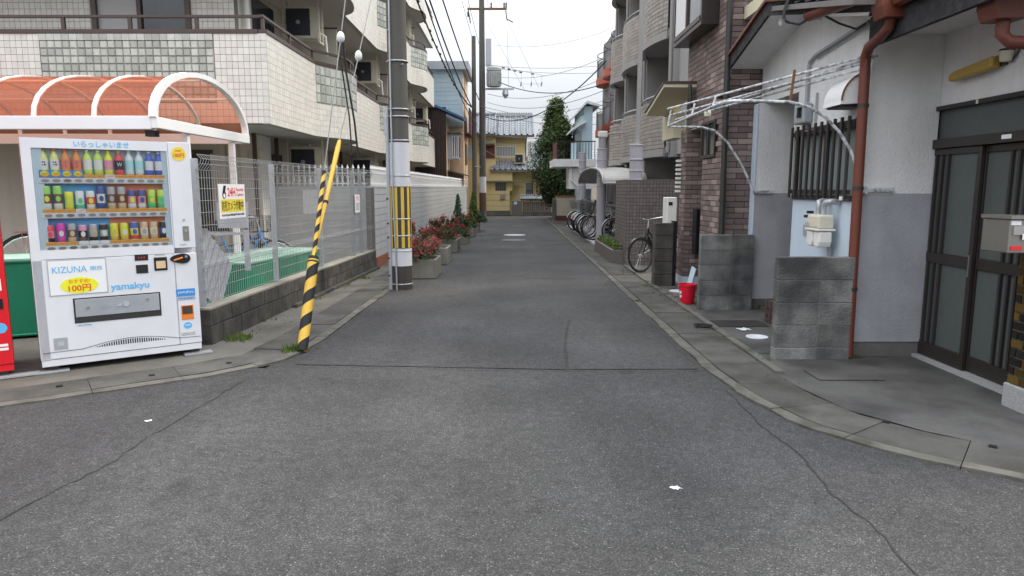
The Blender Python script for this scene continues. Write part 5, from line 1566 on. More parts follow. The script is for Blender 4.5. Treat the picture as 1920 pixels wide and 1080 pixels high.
# street wall, window and gable above
q = MB(); q.box(HX + 0.002, HX + 0.15, 6.081, 7.40, 2.06, 2.45); q.box(HX + 0.002, HX + 0.15, 6.081, 6.12, 1.35, 2.059); hb(q, 'wall', 'house_white')
q = MB(); q.box(HX + 0.002, HX + 0.15, 6.085, 7.40, 0.0, 1.349); hb(q, 'lower_wall', 'house_blue', label='pale blue wall under the slatted window')
q = MB(); q.extr([(HX + 0.002, 6.0, 2.451), (HX + 0.002, 8.50, 2.451), (HX + 0.002, 8.50, 2.92), (HX + 0.002, 7.35, 3.17), (HX + 0.002, 6.0, 2.88)], (0.15, 0, 0)); hb(q, 'gable_wall', 'house_white')
q = MB(); q.box(2.90, 3.9, 8.36, 8.50, 1.405, 2.45); hb(q, 'porch_wall', 'house_white')
q = MB(); q.box(2.896, 3.9, 8.356, 8.505, 0.13, 1.4045); hb(q, 'porch_wall', 'house_grey', label='grey painted lower wall')
q = MB(); q.box(2.888, 2.8955, 8.354, 8.506, 0.13, 2.44); hb(q, 'corner_strip', 'house_blue')
q = MB(); q.box(2.905, 3.9, 8.362, 8.50, 0, 0.1295); hb(q, 'plinth', 'plinth')
q = MB(); q.box(3.10, 3.9, 7.25, 7.40, 0, 2.45); hb(q, 'porch_wall', 'house_white')
q = MB(); q.box(2.98, 3.9, 7.401, 8.359, 2.455, 2.5); hb(q, 'porch_ceiling', 'soffit')
q = MB(); q.box(3.60, 3.66, 7.41, 8.355, 0.02, 2.45); o_ = hb(q, 'porch_door', 'bronze')
q = MB()
for k in range(7): q.box(3.585, 3.5995, 7.45 + 0.13 * k, 7.50 + 0.13 * k, 0.1, 2.2)
hb(q, 'slat', 'slatmetal', o_)
q = MB(); q.box(2.99, 3.02, 7.402, 7.43, 0.1, 2.4); hb(q, 'porch_jamb', 'bronze')
q = MB(); q.box(3.0, 3.62, 7.45, 8.35, 0.0, 0.05); hb(q, 'step', 'concrete')
# body behind, so that the house has depth
q = MB(); q.box(3.75, 8.0, 6.1, 8.5, 0.0, 2.6); q.box(3.70, 8.0, 4.30, 6.05, 0.0, 2.6); hb(q, 'rear_wall', 'house_white')
# wall over and beside the sliding door
q = MB(); q.box(3.562, 3.70, 4.62, 6.05, 2.14, 2.72); q.box(3.562, 3.70, 4.30, 4.619, 0.0, 2.72); hb(q, 'wall', 'house_white')
# soffit and eaves over the door
q = MB(); q.extr([(2.945, 4.0, 2.70), (3.70, 4.0, 2.72), (3.70, 5.925, 2.72), (2.945, 5.925, 2.70)], (0, 0, 0.03)); hb(q, 'soffit', 'house_white')
q = MB(); q.box(2.895, 2.94, 3.98, 5.86, 2.60, 2.83); hb(q, 'fascia', 'fascia')
q = MB(); q.obox((2.88, 3.95, 2.835), (0, 1.91, 0), (1.2, 0, 0.35), (0, 0, 0.03)); hb(q, 'roof_deck', 'fascia')
for k in range(17):
    for j in range(3):
        pass
q = MB(); q.tube([(2.84, 3.95, 2.86), (2.84, 5.35, 2.84)], 0.055, 8); hb(q, 'gutter', 'rust_gutter', smooth=True)
# gable roof over the street wall
pk = (2.55, 7.25, 3.20); fe_ = (2.55, 8.50, 2.87); ne = (2.76, 5.42, 2.80)
def slab(a, b_, x2, th, mb):
    mb.extr([a, b_, (x2, b_[1], b_[2]), (x2, a[1], a[2])], (0, 0, th)); return mb
q = MB(); slab((2.58, 7.25, 3.19), (2.58, 8.50, 2.86), 4.5, 0.05, q); slab((2.58, 7.25, 3.19), (2.78, 5.42, 2.80), 4.5, 0.05, q); hb(q, 'soffit', 'house_white')
q = MB()
for a, b_ in ((pk, fe_), (pk, ne)):
    a, b_ = Vector(a), Vector(b_); q.obox(a - Z * 0.03, b_ - a, X * 0.028, Z * 0.13)
hb(q, 'fascia', 'fascia')
q = MB()
for a, b_ in ((pk, fe_), (pk, ne)):
    a, b_ = Vector(a) - X * 0.03, Vector(b_) - X * 0.03; q.obox(a + Z * 0.102, b_ - a, X * 0.06, Z * 0.035)
hb(q, 'rake_trim', 'rust_gutter')
# roof tiles on the gable's two slopes
def rooftiles(par, o, u, s, nu, ns, tw_, ts_, m, nm='roof_tiles', h=0.035):
    o, u, s = Vector(o), Vector(u).normalized(), Vector(s).normalized()
    n = u.cross(s).normalized()
    if n.z < 0: n = -n
    mb = MB()
    for i in range(nu):
        for j in range(ns):
            b0 = o + u * (i * tw_) + s * (j * ts_)
            up_ = n * (0.016)
            pr = [(0.0, 0.0), (0.2, h * 0.25), (0.45, 0), (0.62, h * 0.2), (0.78, h), (0.92, h * 0.8), (1.0, 0.0)]
            lo = [b0 + u * (tw_ * a) + n * (c) + up_ for a, c in pr]
            hi = [b0 + u * (tw_ * a) + n * (c) + s * ts_ * 1.03 for a, c in pr]
            k = len(pr)
            mb.add(lo + hi + [p - up_ for p in lo], [(i_, i_ + 1, k + i_ + 1, k + i_) for i_ in range(k - 1)] + [(2 * k + i_, 2 * k + i_ + 1, i_ + 1, i_) for i_ in range(k - 1)])
    W_r, S_r = nu * tw_, ns * ts_
    dk = MB(); dk.obox(o - n * 0.05, u * W_r, s * S_r, n * 0.045); dk.build('roof_deck', 'wood_grey', par)
    return mb.build(nm, m, par, kind='stuff')
sl = Vector((0, -1.83, -0.39)).normalized()
rooftiles(wh, (2.56, 5.45, 2.88), X, Vector((0, 1.83, 0.39)), 8, 8, 0.24, 0.235, 'rooftile')
rooftiles(wh, (4.5, 8.48, 2.95), -X, Vector((0, -1.25, 0.33)), 8, 5, 0.24, 0.258, 'rooftile')
# rust-brown rainwater goods
q = MB(); q.extr([(2.76, 5.36, 2.72), (2.94, 5.36, 2.72), (2.97, 5.36, 2.80), (2.97, 5.36, 3.0), (2.73, 5.36, 3.0), (2.73, 5.36, 2.80)], (0, 0.17, 0)); hb(q, 'rain_hopper', 'rust_gutter', bev=0.006)
q = MB(); q.tube([(2.85, 5.45, 2.74), (2.85, 5.47, 2.67), (2.855, 5.60, 2.625), (2.86, 5.78, 2.585), (2.875, 5.855, 2.52), (2.882, 5.862, 2.40), (2.905, 5.862, 0.03)], 0.041, 14); hb(q, 'downpipe', 'rust_gutter', smooth=True)
for z in (0.6, 1.45, 2.12):
    q = MB(); q.tube([(2.885 + 0.02 * (2.4 - z) / 2.37, 5.862, z), (2.885 + 0.02 * (2.4 - z) / 2.37, 5.862, z + 0.03)], 0.045, 14); hb(q, 'pipe_clip', 'dark_steel')
q = MB(); n_ = 9
a0, b0 = Vector((2.60, 6.35, 2.97)), Vector((2.72, 5.45, 2.93))
ax = (b0 - a0); sd_ = Vector((1, 0.1, 0)).normalized()
ring = [sd_ * 0.06 * math.cos(rad(180 + 20 * k)) + Z * 0.06 * math.sin(rad(180 + 20 * k)) for k in range(10)]
q.add([a0 + r_ for r_ in ring] + [b0 + r_ for r_ in ring] , [(i, i + 1, 11 + i, 10 + i) for i in range(9)] + [tuple(range(10))])
hb(q, 'gutter', 'rust_gutter', smooth=True)
q = MB(); q.extr([(2.98, 4.45, 2.50), (3.16, 4.45, 2.50), (3.19, 4.45, 2.58), (3.19, 4.45, 2.68), (2.95, 4.45, 2.68), (2.95, 4.45, 2.58)], (0, 0.17, 0)); hb(q, 'rain_hopper', 'rust_gutter', bev=0.006)
q = MB(); q.tube([(3.07, 4.53, 2.51), (3.07, 4.53, 2.42), (3.10, 4.50, 2.37), (3.3, 4.42, 2.34), (3.5, 4.35, 2.32)], 0.04, 14); hb(q, 'downpipe', 'rust_gutter', smooth=True)
# conduit, cables and insulators under the gable
q = MB(); q.tube([(2.93, 5.95, 2.82), (2.945, 6.35, 2.80), (2.945, 7.0, 2.74), (2.945, 7.12, 2.70), (2.945, 7.14, 2.6), (2.945, 7.14, 2.28)], 0.017, 8); hb(q, 'conduit', 'grey_steel', smooth=True)
q = MB(); q.tube([(2.93, 5.93, 2.80), (2.945, 6.35, 2.765), (2.945, 6.98, 2.71)], 0.008, 6); hb(q, 'cable', 'cable_grey', smooth=True)
q = MB(); q.tube([(2.58, 6.75, 3.25), (2.52, 6.75, 3.08), (2.53, 6.68, 2.98), (2.60, 6.55, 2.93), (2.66, 6.45, 2.97), (2.72, 6.38, 3.02)], 0.011, 6); q.tube([(2.56, 6.72, 3.2), (2.50, 6.70, 3.02), (2.55, 6.6, 2.95)], 0.008, 6); hb(q, 'service_cable', 'cable', smooth=True)
q = MB(); q.tube([(2.72, 6.38, 2.98), (2.80, 6.2, 2.86), (2.88, 6.05, 2.78), (2.93, 5.95, 2.82)], 0.010, 6); hb(q, 'service_cable', 'cable', smooth=True)
for y, z in ((7.15, 3.05), (6.3, 2.90)):
    q = MB(); q.lathe([(0.02, 0), (0.032, 0.02), (0.026, 0.06), (0.012, 0.075)], (2.66, y, z), 10); hb(q, 'insulator', 'porcelain')
# sliding front door
dx = 3.56
dr = thing('sliding_door', 'dark bronze sliding entrance door with frosted panes on the near right', 'door', (dx, 4.63, 0))
def db(q, nm, m, par=None, **k): return q.build(nm, m, par or dr, **k)
ya_, yb_ = 4.63, 6.045
q = MB(); q.box(dx - 0.03, dx + 0.10, ya_, ya_ + 0.05, 0.035, 2.135); q.box(dx - 0.03, dx + 0.10, yb_ - 0.045, yb_, 0.035, 2.135); q.box(dx - 0.03, dx + 0.10, ya_ + 0.051, yb_ - 0.046, 2.10, 2.135); q.box(dx - 0.035, dx + 0.10, ya_ + 0.051, yb_ - 0.046, 1.79, 1.865)
db(q, 'frame', 'bronze', bev=0.004)
q = MB(); q.box(dx - 0.06, dx + 0.10, ya_ - 0.02, yb_, 0.0, 0.034); db(q, 'sill', 'granite')
q = MB(); q.box(dx + 0.02, dx + 0.03, ya_ + 0.051, yb_ - 0.046, 1.866, 2.099); db(q, 'transom_pane', 'frost_dark')
def leaf(y0, y1, x, slat_at):
    lf = MB(); lf.box(x, x + 0.03, y0, y0 + 0.045, 0.04, 1.785); lf.box(x, x + 0.03, y1 - 0.045, y1, 0.04, 1.785)
    for z0, z1 in ((0.04, 0.16), (0.845, 0.93), (1.735, 1.785)): lf.box(x, x + 0.03, y0 + 0.0455, y1 - 0.0455, z0, z1)
    lo = db(lf, 'door_panel', 'bronze', bev=0.003)
    for z0, z1 in ((0.161, 0.844), (0.931, 1.734)):
        q = MB(); q.box(x + 0.016, x + 0.022, y0 + 0.0455, y1 - 0.0455, z0, z1); db(q, 'pane', 'frost_dark', lo)
        for y in slat_at:
            q = MB(); q.box(x - 0.008, x + 0.015, y, y + 0.022, z0 + 0.001, z1 - 0.001); db(q, 'slat', 'slatmetal', lo)
    return lo
leaf(5.335, 5.995, dx - 0.012, (5.72, 5.80, 5.88)); l2 = leaf(4.685, 5.37, dx + 0.022, (4.80, 4.88, 4.96, 5.04))
q = MB(); q.box(dx - 0.02, dx - 0.0125, 5.35, 5.365, 0.78, 0.95); db(q, 'handle', 'stainless')
q = MB(); q.box(dx - 0.037, dx - 0.0355, 5.0, 5.10, 1.815, 1.845); db(q, 'name_plate', 'paper_white')
q = MB(); q.box(dx - 0.037, dx - 0.0355, 4.76, 4.85, 1.805, 1.85); db(q, 'name_plate', 'pale_blue')
q = MB(); q.box(dx - 0.034, dx - 0.0305, 5.40, 5.425, 2.10, 2.13); db(q, 'hook', 'cream_plastic')
# lamp over the door
lm = thing('wall_lamp', 'yellowed plastic strip lamp on the white wall above the sliding door', 'lamp', (3.56, 5.3, 2.4))
q = MB(); q.extr([(3.561, 5.16, 2.345), (3.561, 5.66, 2.315), (3.561, 5.66, 2.375), (3.561, 5.16, 2.43)], (-0.03, 0, 0)); q.build('back_plate', 'brown_alu', lm)
q = MB(); q.extr([(3.53, 5.19, 2.325), (3.53, 5.69, 2.30), (3.53, 5.69, 2.352), (3.53, 5.62, 2.375), (3.53, 5.19, 2.412)], (-0.075, 0, 0)); q.build('lamp_shade', 'amber_lamp', lm, bev=0.018)
q = MB(); q.tube([(3.515, 5.12, 2.36), (3.515, 5.12, 2.43)], [0.038, 0.05], 14); q.build('photocell', 'cream_plastic', lm, smooth=True)
q = MB(); q.tube([(3.515, 5.12, 2.431), (3.515, 5.12, 2.445)], [0.052, 0.045], 14); q.tube([(3.54, 5.10, 2.35), (3.55, 5.05, 2.42), (3.555, 5.04, 2.49)], 0.007, 6); q.build('cable', 'dark_steel', lm)
# kitchen window grille
wg = thing('window', 'window with dark vertical metal slats over the gas meter', 'window', (HX, 6.75, 1.35))
q = MB(); q.box(HX + 0.06, HX + 0.07, 6.125, 7.395, 1.36, 2.05); q.build('pane', 'frost', wg)
q = MB(); q.box(HX - 0.015, HX + 0.05, 6.125, 7.395, 1.35, 1.40); q.box(HX - 0.015, HX + 0.05, 6.125, 7.395, 2.02, 2.055); q.box(HX + 0.02, HX + 0.055, 6.74, 6.78, 1.401, 2.019); q.build('frame', 'bronze', wg)
for k in range(10):
    y = 6.13 + 0.137 * k
    q = MB(); q.box(HX - 0.062, HX - 0.040, y, y + 0.030, 1.37, 2.085); q.build('slat', 'slatmetal', wg, bev=0.003)
q = MB(); q.box(HX - 0.039, HX - 0.016, 6.12, 7.4, 1.41, 1.45); q.box(HX - 0.039, HX - 0.016, 6.12, 7.4, 1.99, 2.03); q.build('rail', 'slatmetal', wg)
q = MB(); q.box(HX - 0.10, HX - 0.088, 6.10, 6.14, 1.36, 1.395); q.build('tag', 'paper_white', wg)
q = MB(); q.box(HX - 0.02, HX + 0.0, 7.404, 7.422, 1.38, 2.2); q.build('white_strip', 'white_plastic', wg)
# extractor hood
eh = thing('vent_hood', 'white metal extractor hood with rounded top beside the rust brown pipe', 'vent hood', (HX, 6.1, 2.15))
pr = [(HX, 5.955, 2.17), (HX, 5.955, 2.42)] + [(HX - 0.22 * math.sin(rad(9 * k)), 5.955, 2.19 + 0.23 * math.cos(rad(9 * k))) for k in range(2, 11)] + [(HX - 0.225, 5.955, 2.16)]
q = MB(); q.extr(pr, (0, 0.34, 0)); q.build('hood', 'white_paint', eh)
q = MB(); q.box(HX - 0.20, HX - 0.01, 5.98, 6.27, 2.145, 2.159); q.build('opening', 'black_ink', eh)
q = MB(); q.tube([(p[0], p[1] - 0.004, p[2]) for p in pr[1:-1]], 0.008, 5); q.build('rust_rim', 'rust', eh)
# electric meter box
em = thing('meter_box', 'grey electric meter box beneath the conduit by the slatted window', 'meter box', (HX, 7.15, 2.1))
q = MB(); q.box(HX - 0.10, HX - 0.001, 7.02, 7.26, 2.10, 2.30); q.build('case', 'grey_steel', em, bev=0.02)
q = MB(); q.box(HX - 0.112, HX - 0.102, 7.05, 7.15, 2.16, 2.26); q.build('meter_window', 'glass_dark', em)
q = MB(); q.box(HX - 0.02, HX - 0.001, 6.92, 6.94, 2.02, 2.38); q.tube([(HX - 0.04, 7.14, 2.09), (HX - 0.04, 7.14, 2.03), (HX - 0.03, 6.93, 2.03)], 0.01, 6); q.build('bracket', 'galv', em)
# gas meter with its pipes
gm = thing('gas_meter', 'cream gas meter with grey pipes on the pale blue wall', 'gas meter', (HX, 6.430, 0.95))
q = MB(); q.box(HX - 0.20, HX - 0.05, 6.300, 6.550, 1.10, 1.225); q.build('head', 'cream_plastic', gm, bev=0.02)
q = MB(); q.box(HX - 0.205, HX - 0.045, 6.278, 6.572, 1.08, 1.10); q.build('flange', 'white_plastic', gm, bev=0.004)
for y0, y1 in ((6.285, 6.415), (6.435, 6.565)):
    q = MB(); q.extr([(HX - 0.19, y0, 1.074), (HX - 0.19, y1, 1.074), (HX - 0.19, y1, 0.98), (HX - 0.19, y1 - 0.02, 0.93), (HX - 0.19, y0 + 0.02, 0.93), (HX - 0.19, y0, 0.98)], (0.12, 0, 0)); q.build('chamber', 'white_plastic', gm, bev=0.015)
q = MB(); q.box(HX - 0.206, HX - 0.201, 6.490, 6.565, 1.115, 1.15); q.build('counter', 'd_gray', gm)
q = MB(); q.box(HX - 0.20, HX - 0.15, 6.560, 6.620, 1.19, 1.215); q.box(HX - 0.2, HX - 0.15, 6.520, 6.560, 1.23, 1.255); q.build('valve', 'black_rubber', gm)
for y, yo in ((6.490, 0.02), (6.380, -0.06)):
    q = MB(); q.tube([(HX - 0.12, y, 1.22), (HX - 0.12, y, 1.28), (HX - 0.12, y - 0.005, 1.315), (HX - 0.115, y + yo * 0.5, 1.335), (HX - 0.09, y + yo, 1.345), (HX + 0.01, y + yo, 1.34)], [0.024, 0.024, 0.028, 0.030, 0.027, 0.024], 10); q.build('pipe', 'galv', gm, smooth=True)
q = MB(); q.tube([(HX - 0.03, 6.410, 0.0), (HX - 0.03, 6.410, 0.95)], 0.02, 8); q.build('pipe', 'grey_steel', gm)
q = MB(); q.box(HX - 0.006, HX + 0.001, 6.80, 7.08, 0.99, 1.10)
whole(q, 'wall_plate', 'grey_steel', 'dull metal plate fixed on the pale blue wall left of the gas meter', 'plate', (HX, 7.0, 1.0))

# block walls in front of the house
def blocks(x0, x1, y0, th, rows, rh, cut, label, m='block_grey', base=0.0):
    t = thing('block_wall', label, 'wall', ((x0 + x1) / 2, y0, 0))
    q = MB(); q.box(x0 + 0.006, x1 - 0.006, y0 + 0.006, y0 + th - 0.006, 0, base + rows * rh - 0.006); q.build('mortar_core', 'plinth', t)
    z = 0.0
    hs = ([base] if base else []) + [rh] * rows
    for j, h in enumerate(hs):
        for a, b_ in ((x0, cut), (cut, x1)):
            q = MB(); q.box(a + 0.0025, b_ - 0.0025, y0 + R.uniform(0, .004), y0 + th, z + 0.0025, z + h - 0.0025); q.build('block', m, t, bev=0.005)
        z += h
    return t
blocks(2.25, 2.90, 5.82, 0.10, 4, 0.195, 2.61, 'weathered block wall stub beside the rust brown downpipe', base=0.11)
blocks(2.25, 2.89, 8.25, 0.10, 5, 0.183, 2.625, 'grey block wall stub beside the red bucket')
t = thing('gate_pillar', 'dark block pillar with black pipe in front of the brown brick house', 'pillar', (2.25, 10.3, 0))
for j in range(5):
    q = MB(); q.box(2.115, 2.385, 10.25, 10.45, 0.19 * j + 0.003, 0.19 * (j + 1) - 0.002); q.build('block', 'block_dark', t, bev=0.008)
q = MB(); q.box(2.387, 2.44, 10.27, 10.44, 0.03, 0.98); q.build('gate_edge', 'black_paint', t)
# awning frame of chipped white pipes, with washing poles laid on it
aw = thing('awning_frame', 'bare awning frame of chipped white bent pipes over the block walls', 'awning frame', (2.9, 5.92, 1.45))
q = MB(); q.tube([(2.95, 5.90, 1.44), (2.90, 5.90, 1.62), (2.82, 5.90, 1.79), (2.72, 5.90, 1.93), (2.60, 5.90, 2.05), (2.46, 5.90, 2.13), (2.30, 5.90, 2.17), (1.95, 5.90, 2.18), (1.84, 5.91, 2.18), (1.785, 5.96, 2.18), (1.775, 6.1, 2.18), (1.80, 8.15, 2.17), (1.82, 8.25, 2.17), (1.95, 8.28, 2.17), (2.2, 8.28, 2.17), (2.36, 8.28, 2.13), (2.52, 8.29, 2.0), (2.68, 8.30, 1.78), (2.80, 8.30, 1.56), (2.86, 8.30, 1.41)], 0.0135, 8); q.build('bent_pipe', 'chipped_white', aw, smooth=True)
for i, (a, b_) in enumerate((((1.80, 8.22, 2.37), (2.90, 5.80, 2.53)), ((1.84, 8.25, 2.30), (2.93, 5.82, 2.49)), ((1.90, 8.3, 2.25), (2.94, 5.80, 2.52)), ((1.98, 8.32, 2.27), (2.9, 5.86, 2.44)))):
    q = MB(); q.tube([a, b_], 0.0115, 7); q.build('pole', 'chipped_white', aw, smooth=True)
for x, y, z in ((1.80, 8.2, 2.36), (1.79, 7.1, 2.30), (1.785, 6.35, 2.28)):
    q = MB(); q.tube([(x, y, 2.17), (x + 0.03, y, z)], 0.010, 6); q.build('upright', 'chipped_white', aw)
q = MB(); q.tube([(2.3, 5.9, 2.17), (2.33, 5.92, 2.43)], 0.011, 6); q.build('upright', 'rust', aw)
q = MB(); q.box(2.95, 3.22, 5.905, 5.925, 1.435, 1.47); q.box(2.935, 2.985, 5.885, 5.904, 1.42, 1.48); q.build('bracket', 'chipped_white', aw)
q = MB(); q.box(2.86, 3.10, 8.335, 8.355, 1.40, 1.435); q.build('bracket', 'chipped_white', aw)
q = MB(); q.lathe([(0.01, -0.04), (0.03, -0.03), (0.034, 0), (0.02, 0.03), (0.01, 0.035)], (1.80, 6.55, 2.15), 10); q.build('bulb_socket', 'cream_plastic', aw)
# glazed tile pillar and letter box at the frame's edge
t = thing('tile_pillar', 'pillar of glossy brown and black glazed tiles on a granite foot', 'pillar', (3.6, 4.56, 0))
q = MB(); q.box(3.352, 4.1, 4.32, 4.556, 0.17, 1.14); q.build('core', 'concrete_edge', t)
tiles(t, 'tile', 'glazed_brown', (3.352, 4.32, 0.17), X, Z, 0.748, 0.97, 0.115, 0.0605, 0.012, 0.008, 0.5, 110)
tiles(t, 'tile', 'glazed_brown', (3.352, 4.556, 0.17), -Y, Z, 0.236, 0.97, 0.115, 0.0605, 0.012, 0.008, 0.5, 40)
q = MB(); q.box(3.33, 4.1, 4.30, 4.57, 0, 0.168); q.build('foot', 'granite', t, bev=0.01)
mbx = thing('mailbox', 'stainless steel letter box on top of the glazed tile pillar', 'mailbox', (3.3, 4.42, 1.06))
q = MB(); q.box(3.085, 3.53, 4.31, 4.56, 1.065, 1.275); q.build('case', 'stainless', mbx, bev=0.006)
q = MB(); q.extr([(3.075, 4.29, 1.277), (3.54, 4.29, 1.277), (3.54, 4.29, 1.29), (3.075, 4.29, 1.30)], (0, 0.28, 0)); q.build('lid', 'stainless', mbx)
q = MB(); q.box(3.105, 3.51, 4.300, 4.3095, 1.18, 1.235); q.build('slot_flap', 'chrome', mbx)
q = MB(); q.box(3.09, 3.15, 4.303, 4.3095, 1.24, 1.268); q.box(3.16, 3.32, 4.2965, 4.2995, 1.15, 1.185); q.build('label', 'paper_white', mbx)
q = MB(); q.box(3.10, 3.17, 4.304, 4.3095, 1.085, 1.11); q.build('latch', 'red_ink', mbx)
q = MB(); q.box(3.24, 3.30, 4.303, 4.3095, 1.075, 1.10); q.build('latch', 'chrome', mbx)
# bucket, crate
bk = thing('bucket', 'red plastic bucket standing beside the grey block wall', 'bucket', (2.235, 8.75, 0.01))
q = MB(); q.lathe([(0.085, 0), (0.088, 0.01), (0.110, 0.225), (0.119, 0.227), (0.119, 0.245), (0.108, 0.245), (0.104, 0.22), (0.08, 0.02), (0.0, 0.018)], (2.235, 8.75, 0.012), 24); q.build('body', 'bucket_red', bk, smooth=True)
q = MB(); q.tube([(2.235 + 0.120 * math.cos(a), 8.75 + 0.05 * math.sin(a) - 0.02, 0.235 - 0.06 * math.sin(a)) for a in [math.pi * i / 12 for i in range(13)]], 0.004, 5); q.build('handle', 'galv', bk)
q = MB(); q.box(2.13, 2.15, 8.69, 8.71, 0.09, 0.12); q.box(2.126, 2.146, 8.69, 8.71, 0.14, 0.17); q.build('sticker', 'paper_white', bk)
cr = thing('crate', 'dark brown openwork crate on the ground behind the near block wall', 'crate', (2.92, 7.3, 0.012))
for z in (0.02, 0.10, 0.19):
    q = MB(); x_, y_ = 2.79, 7.02
    for a, b_, c, d in ((x_, x_ + 0.02, y_, y_ + 0.5), (x_ + 0.33, x_ + 0.35, y_, y_ + 0.5), (x_ + 0.021, x_ + 0.329, y_, y_ + 0.02), (x_ + 0.021, x_ + 0.329, y_ + 0.48, y_ + 0.5)): q.box(a, b_, c, d, z, z + 0.05)
    q.build('rail', 'crate_brown', cr)
q = MB()
for a in (2.785, 3.125):
    for k in range(5): q.box(a, a + 0.018, 7.015 + 0.115 * k, 7.06 + 0.115 * k, 0.012, 0.25)
q.build('upright', 'crate_brown', cr)
q = MB(); q.box(2.80, 3.13, 7.03, 7.50, 0.2405, 0.255); q.build('lid', 'crate_brown', cr)
# ================================================================== brown brick house
bh = thing('house', 'narrow brown brick house with projecting box window and dark downpipe', 'house', (2.6, 8.55, 0))
def bb_(q, nm, m, par=None, **k): return q.build(nm, m, par or bh, **k)
BX = 2.61
q = MB(); q.box(BX, 6.0, 8.53, 9.62, 0, 7.2); bb_(q, 'wall', 'mortar')
q = MB(); q.box(BX, 6.0, 9.621, 10.60, 2.32, 7.2); bb_(q, 'wall', 'mortar')
q = MB(); q.box(3.9, 6.0, 9.621, 10.75, 0, 2.319); bb_(q, 'wall', 'mortar')
q = MB(); q.box(2.58, 2.95, 10.42, 10.75, 0.14, 2.319); bb_(q, 'pillar', 'mortar')
q = MB(); q.box(2.56, 2.98, 10.40, 10.76, 0, 0.139); bb_(q, 'pillar_foot', 'house_blue')
bw_, bh_ = 0.2335, 0.0685
def nowin(c): return not (9.02 < c.y < 9.68 and 1.87 < c.z < 2.33)
tiles(bh, 'brick', 'brick_brown', (BX, 9.62, 0.0), -Y, Z, 1.09, 5.0, bw_, bh_, 0.008, 0.012, 0.5, 170, keep=nowin)
tiles(bh, 'brick', 'brick_brown', (BX, 10.60, 2.32), -Y, Z, 0.975, 2.7, bw_, bh_, 0.008, 0.012, 0.5, 40)
tiles(bh, 'brick', 'brick_brown', (BX - 0.012, 8.53, 0.0), X, Z, 1.3, 5.0, bw_, bh_, 0.008, 0.012, 0.5, 60)
tiles(bh, 'brick', 'brick_brown', (2.568, 10.42, 0.14), X, Z, 0.382, 2.18, 0.19, bh_, 0.008, 0.012, 0.5, 30)
tiles(bh, 'brick', 'brick_brown', (2.58, 10.75, 0.14), -Y, Z, 0.33, 2.18, 0.165, bh_, 0.008, 0.012, 0.5, 0)
q = MB(); q.box(2.62, 3.89, 9.63, 10.59, 2.30, 2.318); bb_(q, 'porch_ceiling', 'soffit')
q = MB(); q.box(2.95, 3.9, 10.55, 10.60, 0, 2.3); o_ = bb_(q, 'porch_screen', 'black_paint')
q = MB(); q.box(2.68, 3.3, 10.16, 10.34, 0.50, 1.16); bb_(q, 'wall_locker', 'black_paint', bev=0.01)
q = MB(); q.box(2.85, 2.93, 10.36, 10.41, 1.25, 1.42); bb_(q, 'doorbell_box', 'dark_steel')
q = MB(); q.box(BX - 0.03, BX - 0.013, 9.02, 9.68, 1.86, 1.90); q.box(BX - 0.03, BX - 0.013, 9.02, 9.68, 2.30, 2.335); q.box(BX - 0.03, BX - 0.013, 9.02, 9.06, 1.901, 2.299); q.box(BX - 0.03, BX - 0.013, 9.64, 9.68, 1.901, 2.299); q.box(BX - 0.03, BX - 0.013, 9.33, 9.37, 1.901, 2.299)
o_ = bb_(q, 'window', 'bronze')
q = MB(); q.box(BX - 0.012, BX - 0.008, 9.06, 9.64, 1.901, 2.299); bb_(q, 'pane', 'dark_window', o_)
q = MB(); q.box(BX - 0.013, BX - 0.0125, 9.375, 9.46, 1.901, 2.299); bb_(q, 'pane', 'glass_dark', o_)
# box window on the upper floor
q = MB(); q.box(2.37, BX - 0.014, 9.08, 10.62, 3.50, 3.56); q.box(2.37, BX - 0.014, 9.08, 9.14, 3.561, 5.3); q.box(2.37, BX - 0.014, 10.56, 10.62, 3.561, 5.3)
o_ = bb_(q, 'box_window', 'bronze')
q = MB(); q.box(2.36, 2.40, 9.1405, 10.5595, 3.561, 3.62); q.box(2.36, 2.40, 9.82, 9.88, 3.621, 5.2); bb_(q, 'frame', 'brown_alu', o_)
q = MB(); q.box(2.385, 2.39, 9.1405, 9.8195, 3.621, 5.2); bb_(q, 'pane', 'dark_window', o_)
q = MB(); q.box(2.385, 2.39, 9.8805, 10.5595, 3.621, 5.2); bb_(q, 'pane', 'paper_white', o_)
q = MB(); q.tube([(2.545, 8.44, 0.6), (2.53, 8.44, 2.9), (2.53, 8.44, 7.0)], 0.036, 12); bb_(q, 'downpipe', 'dark_steel', smooth=True)
for z in (1.3, 2.15, 2.72):
    q = MB(); q.tube([(2.537, 8.44, z), (2.537, 8.44, z + 0.04)], 0.042, 12); bb_(q, 'pipe_clip', 'dark_steel')
q = MB(); q.tube([(2.60, 8.75, 3.4), (2.595, 8.72, 3.1), (2.595, 8.62, 2.75), (2.57, 8.5, 2.62)], 0.006, 5); bb_(q, 'cable', 'rust', smooth=True)
q = MB(); q.box(2.50, 2.60, 8.55, 8.85, 2.56, 2.585); bb_(q, 'bracket', 'rust')
# slatted balcony over the white house roof
q = MB(); q.box(2.72, 5.0, 7.55, 8.50, 3.42, 3.56); bb_(q, 'balcony_floor', 'cream_soffit')
for k in range(9):
    q = MB(); q.box(2.735, 2.755, 7.58 + 0.105 * k, 7.605 + 0.105 * k, 3.561, 4.4); bb_(q, 'baluster', 'brown_alu')
q = MB(); q.box(2.73, 2.77, 7.55, 8.5, 4.401, 4.45); bb_(q, 'handrail', 'brown_alu')
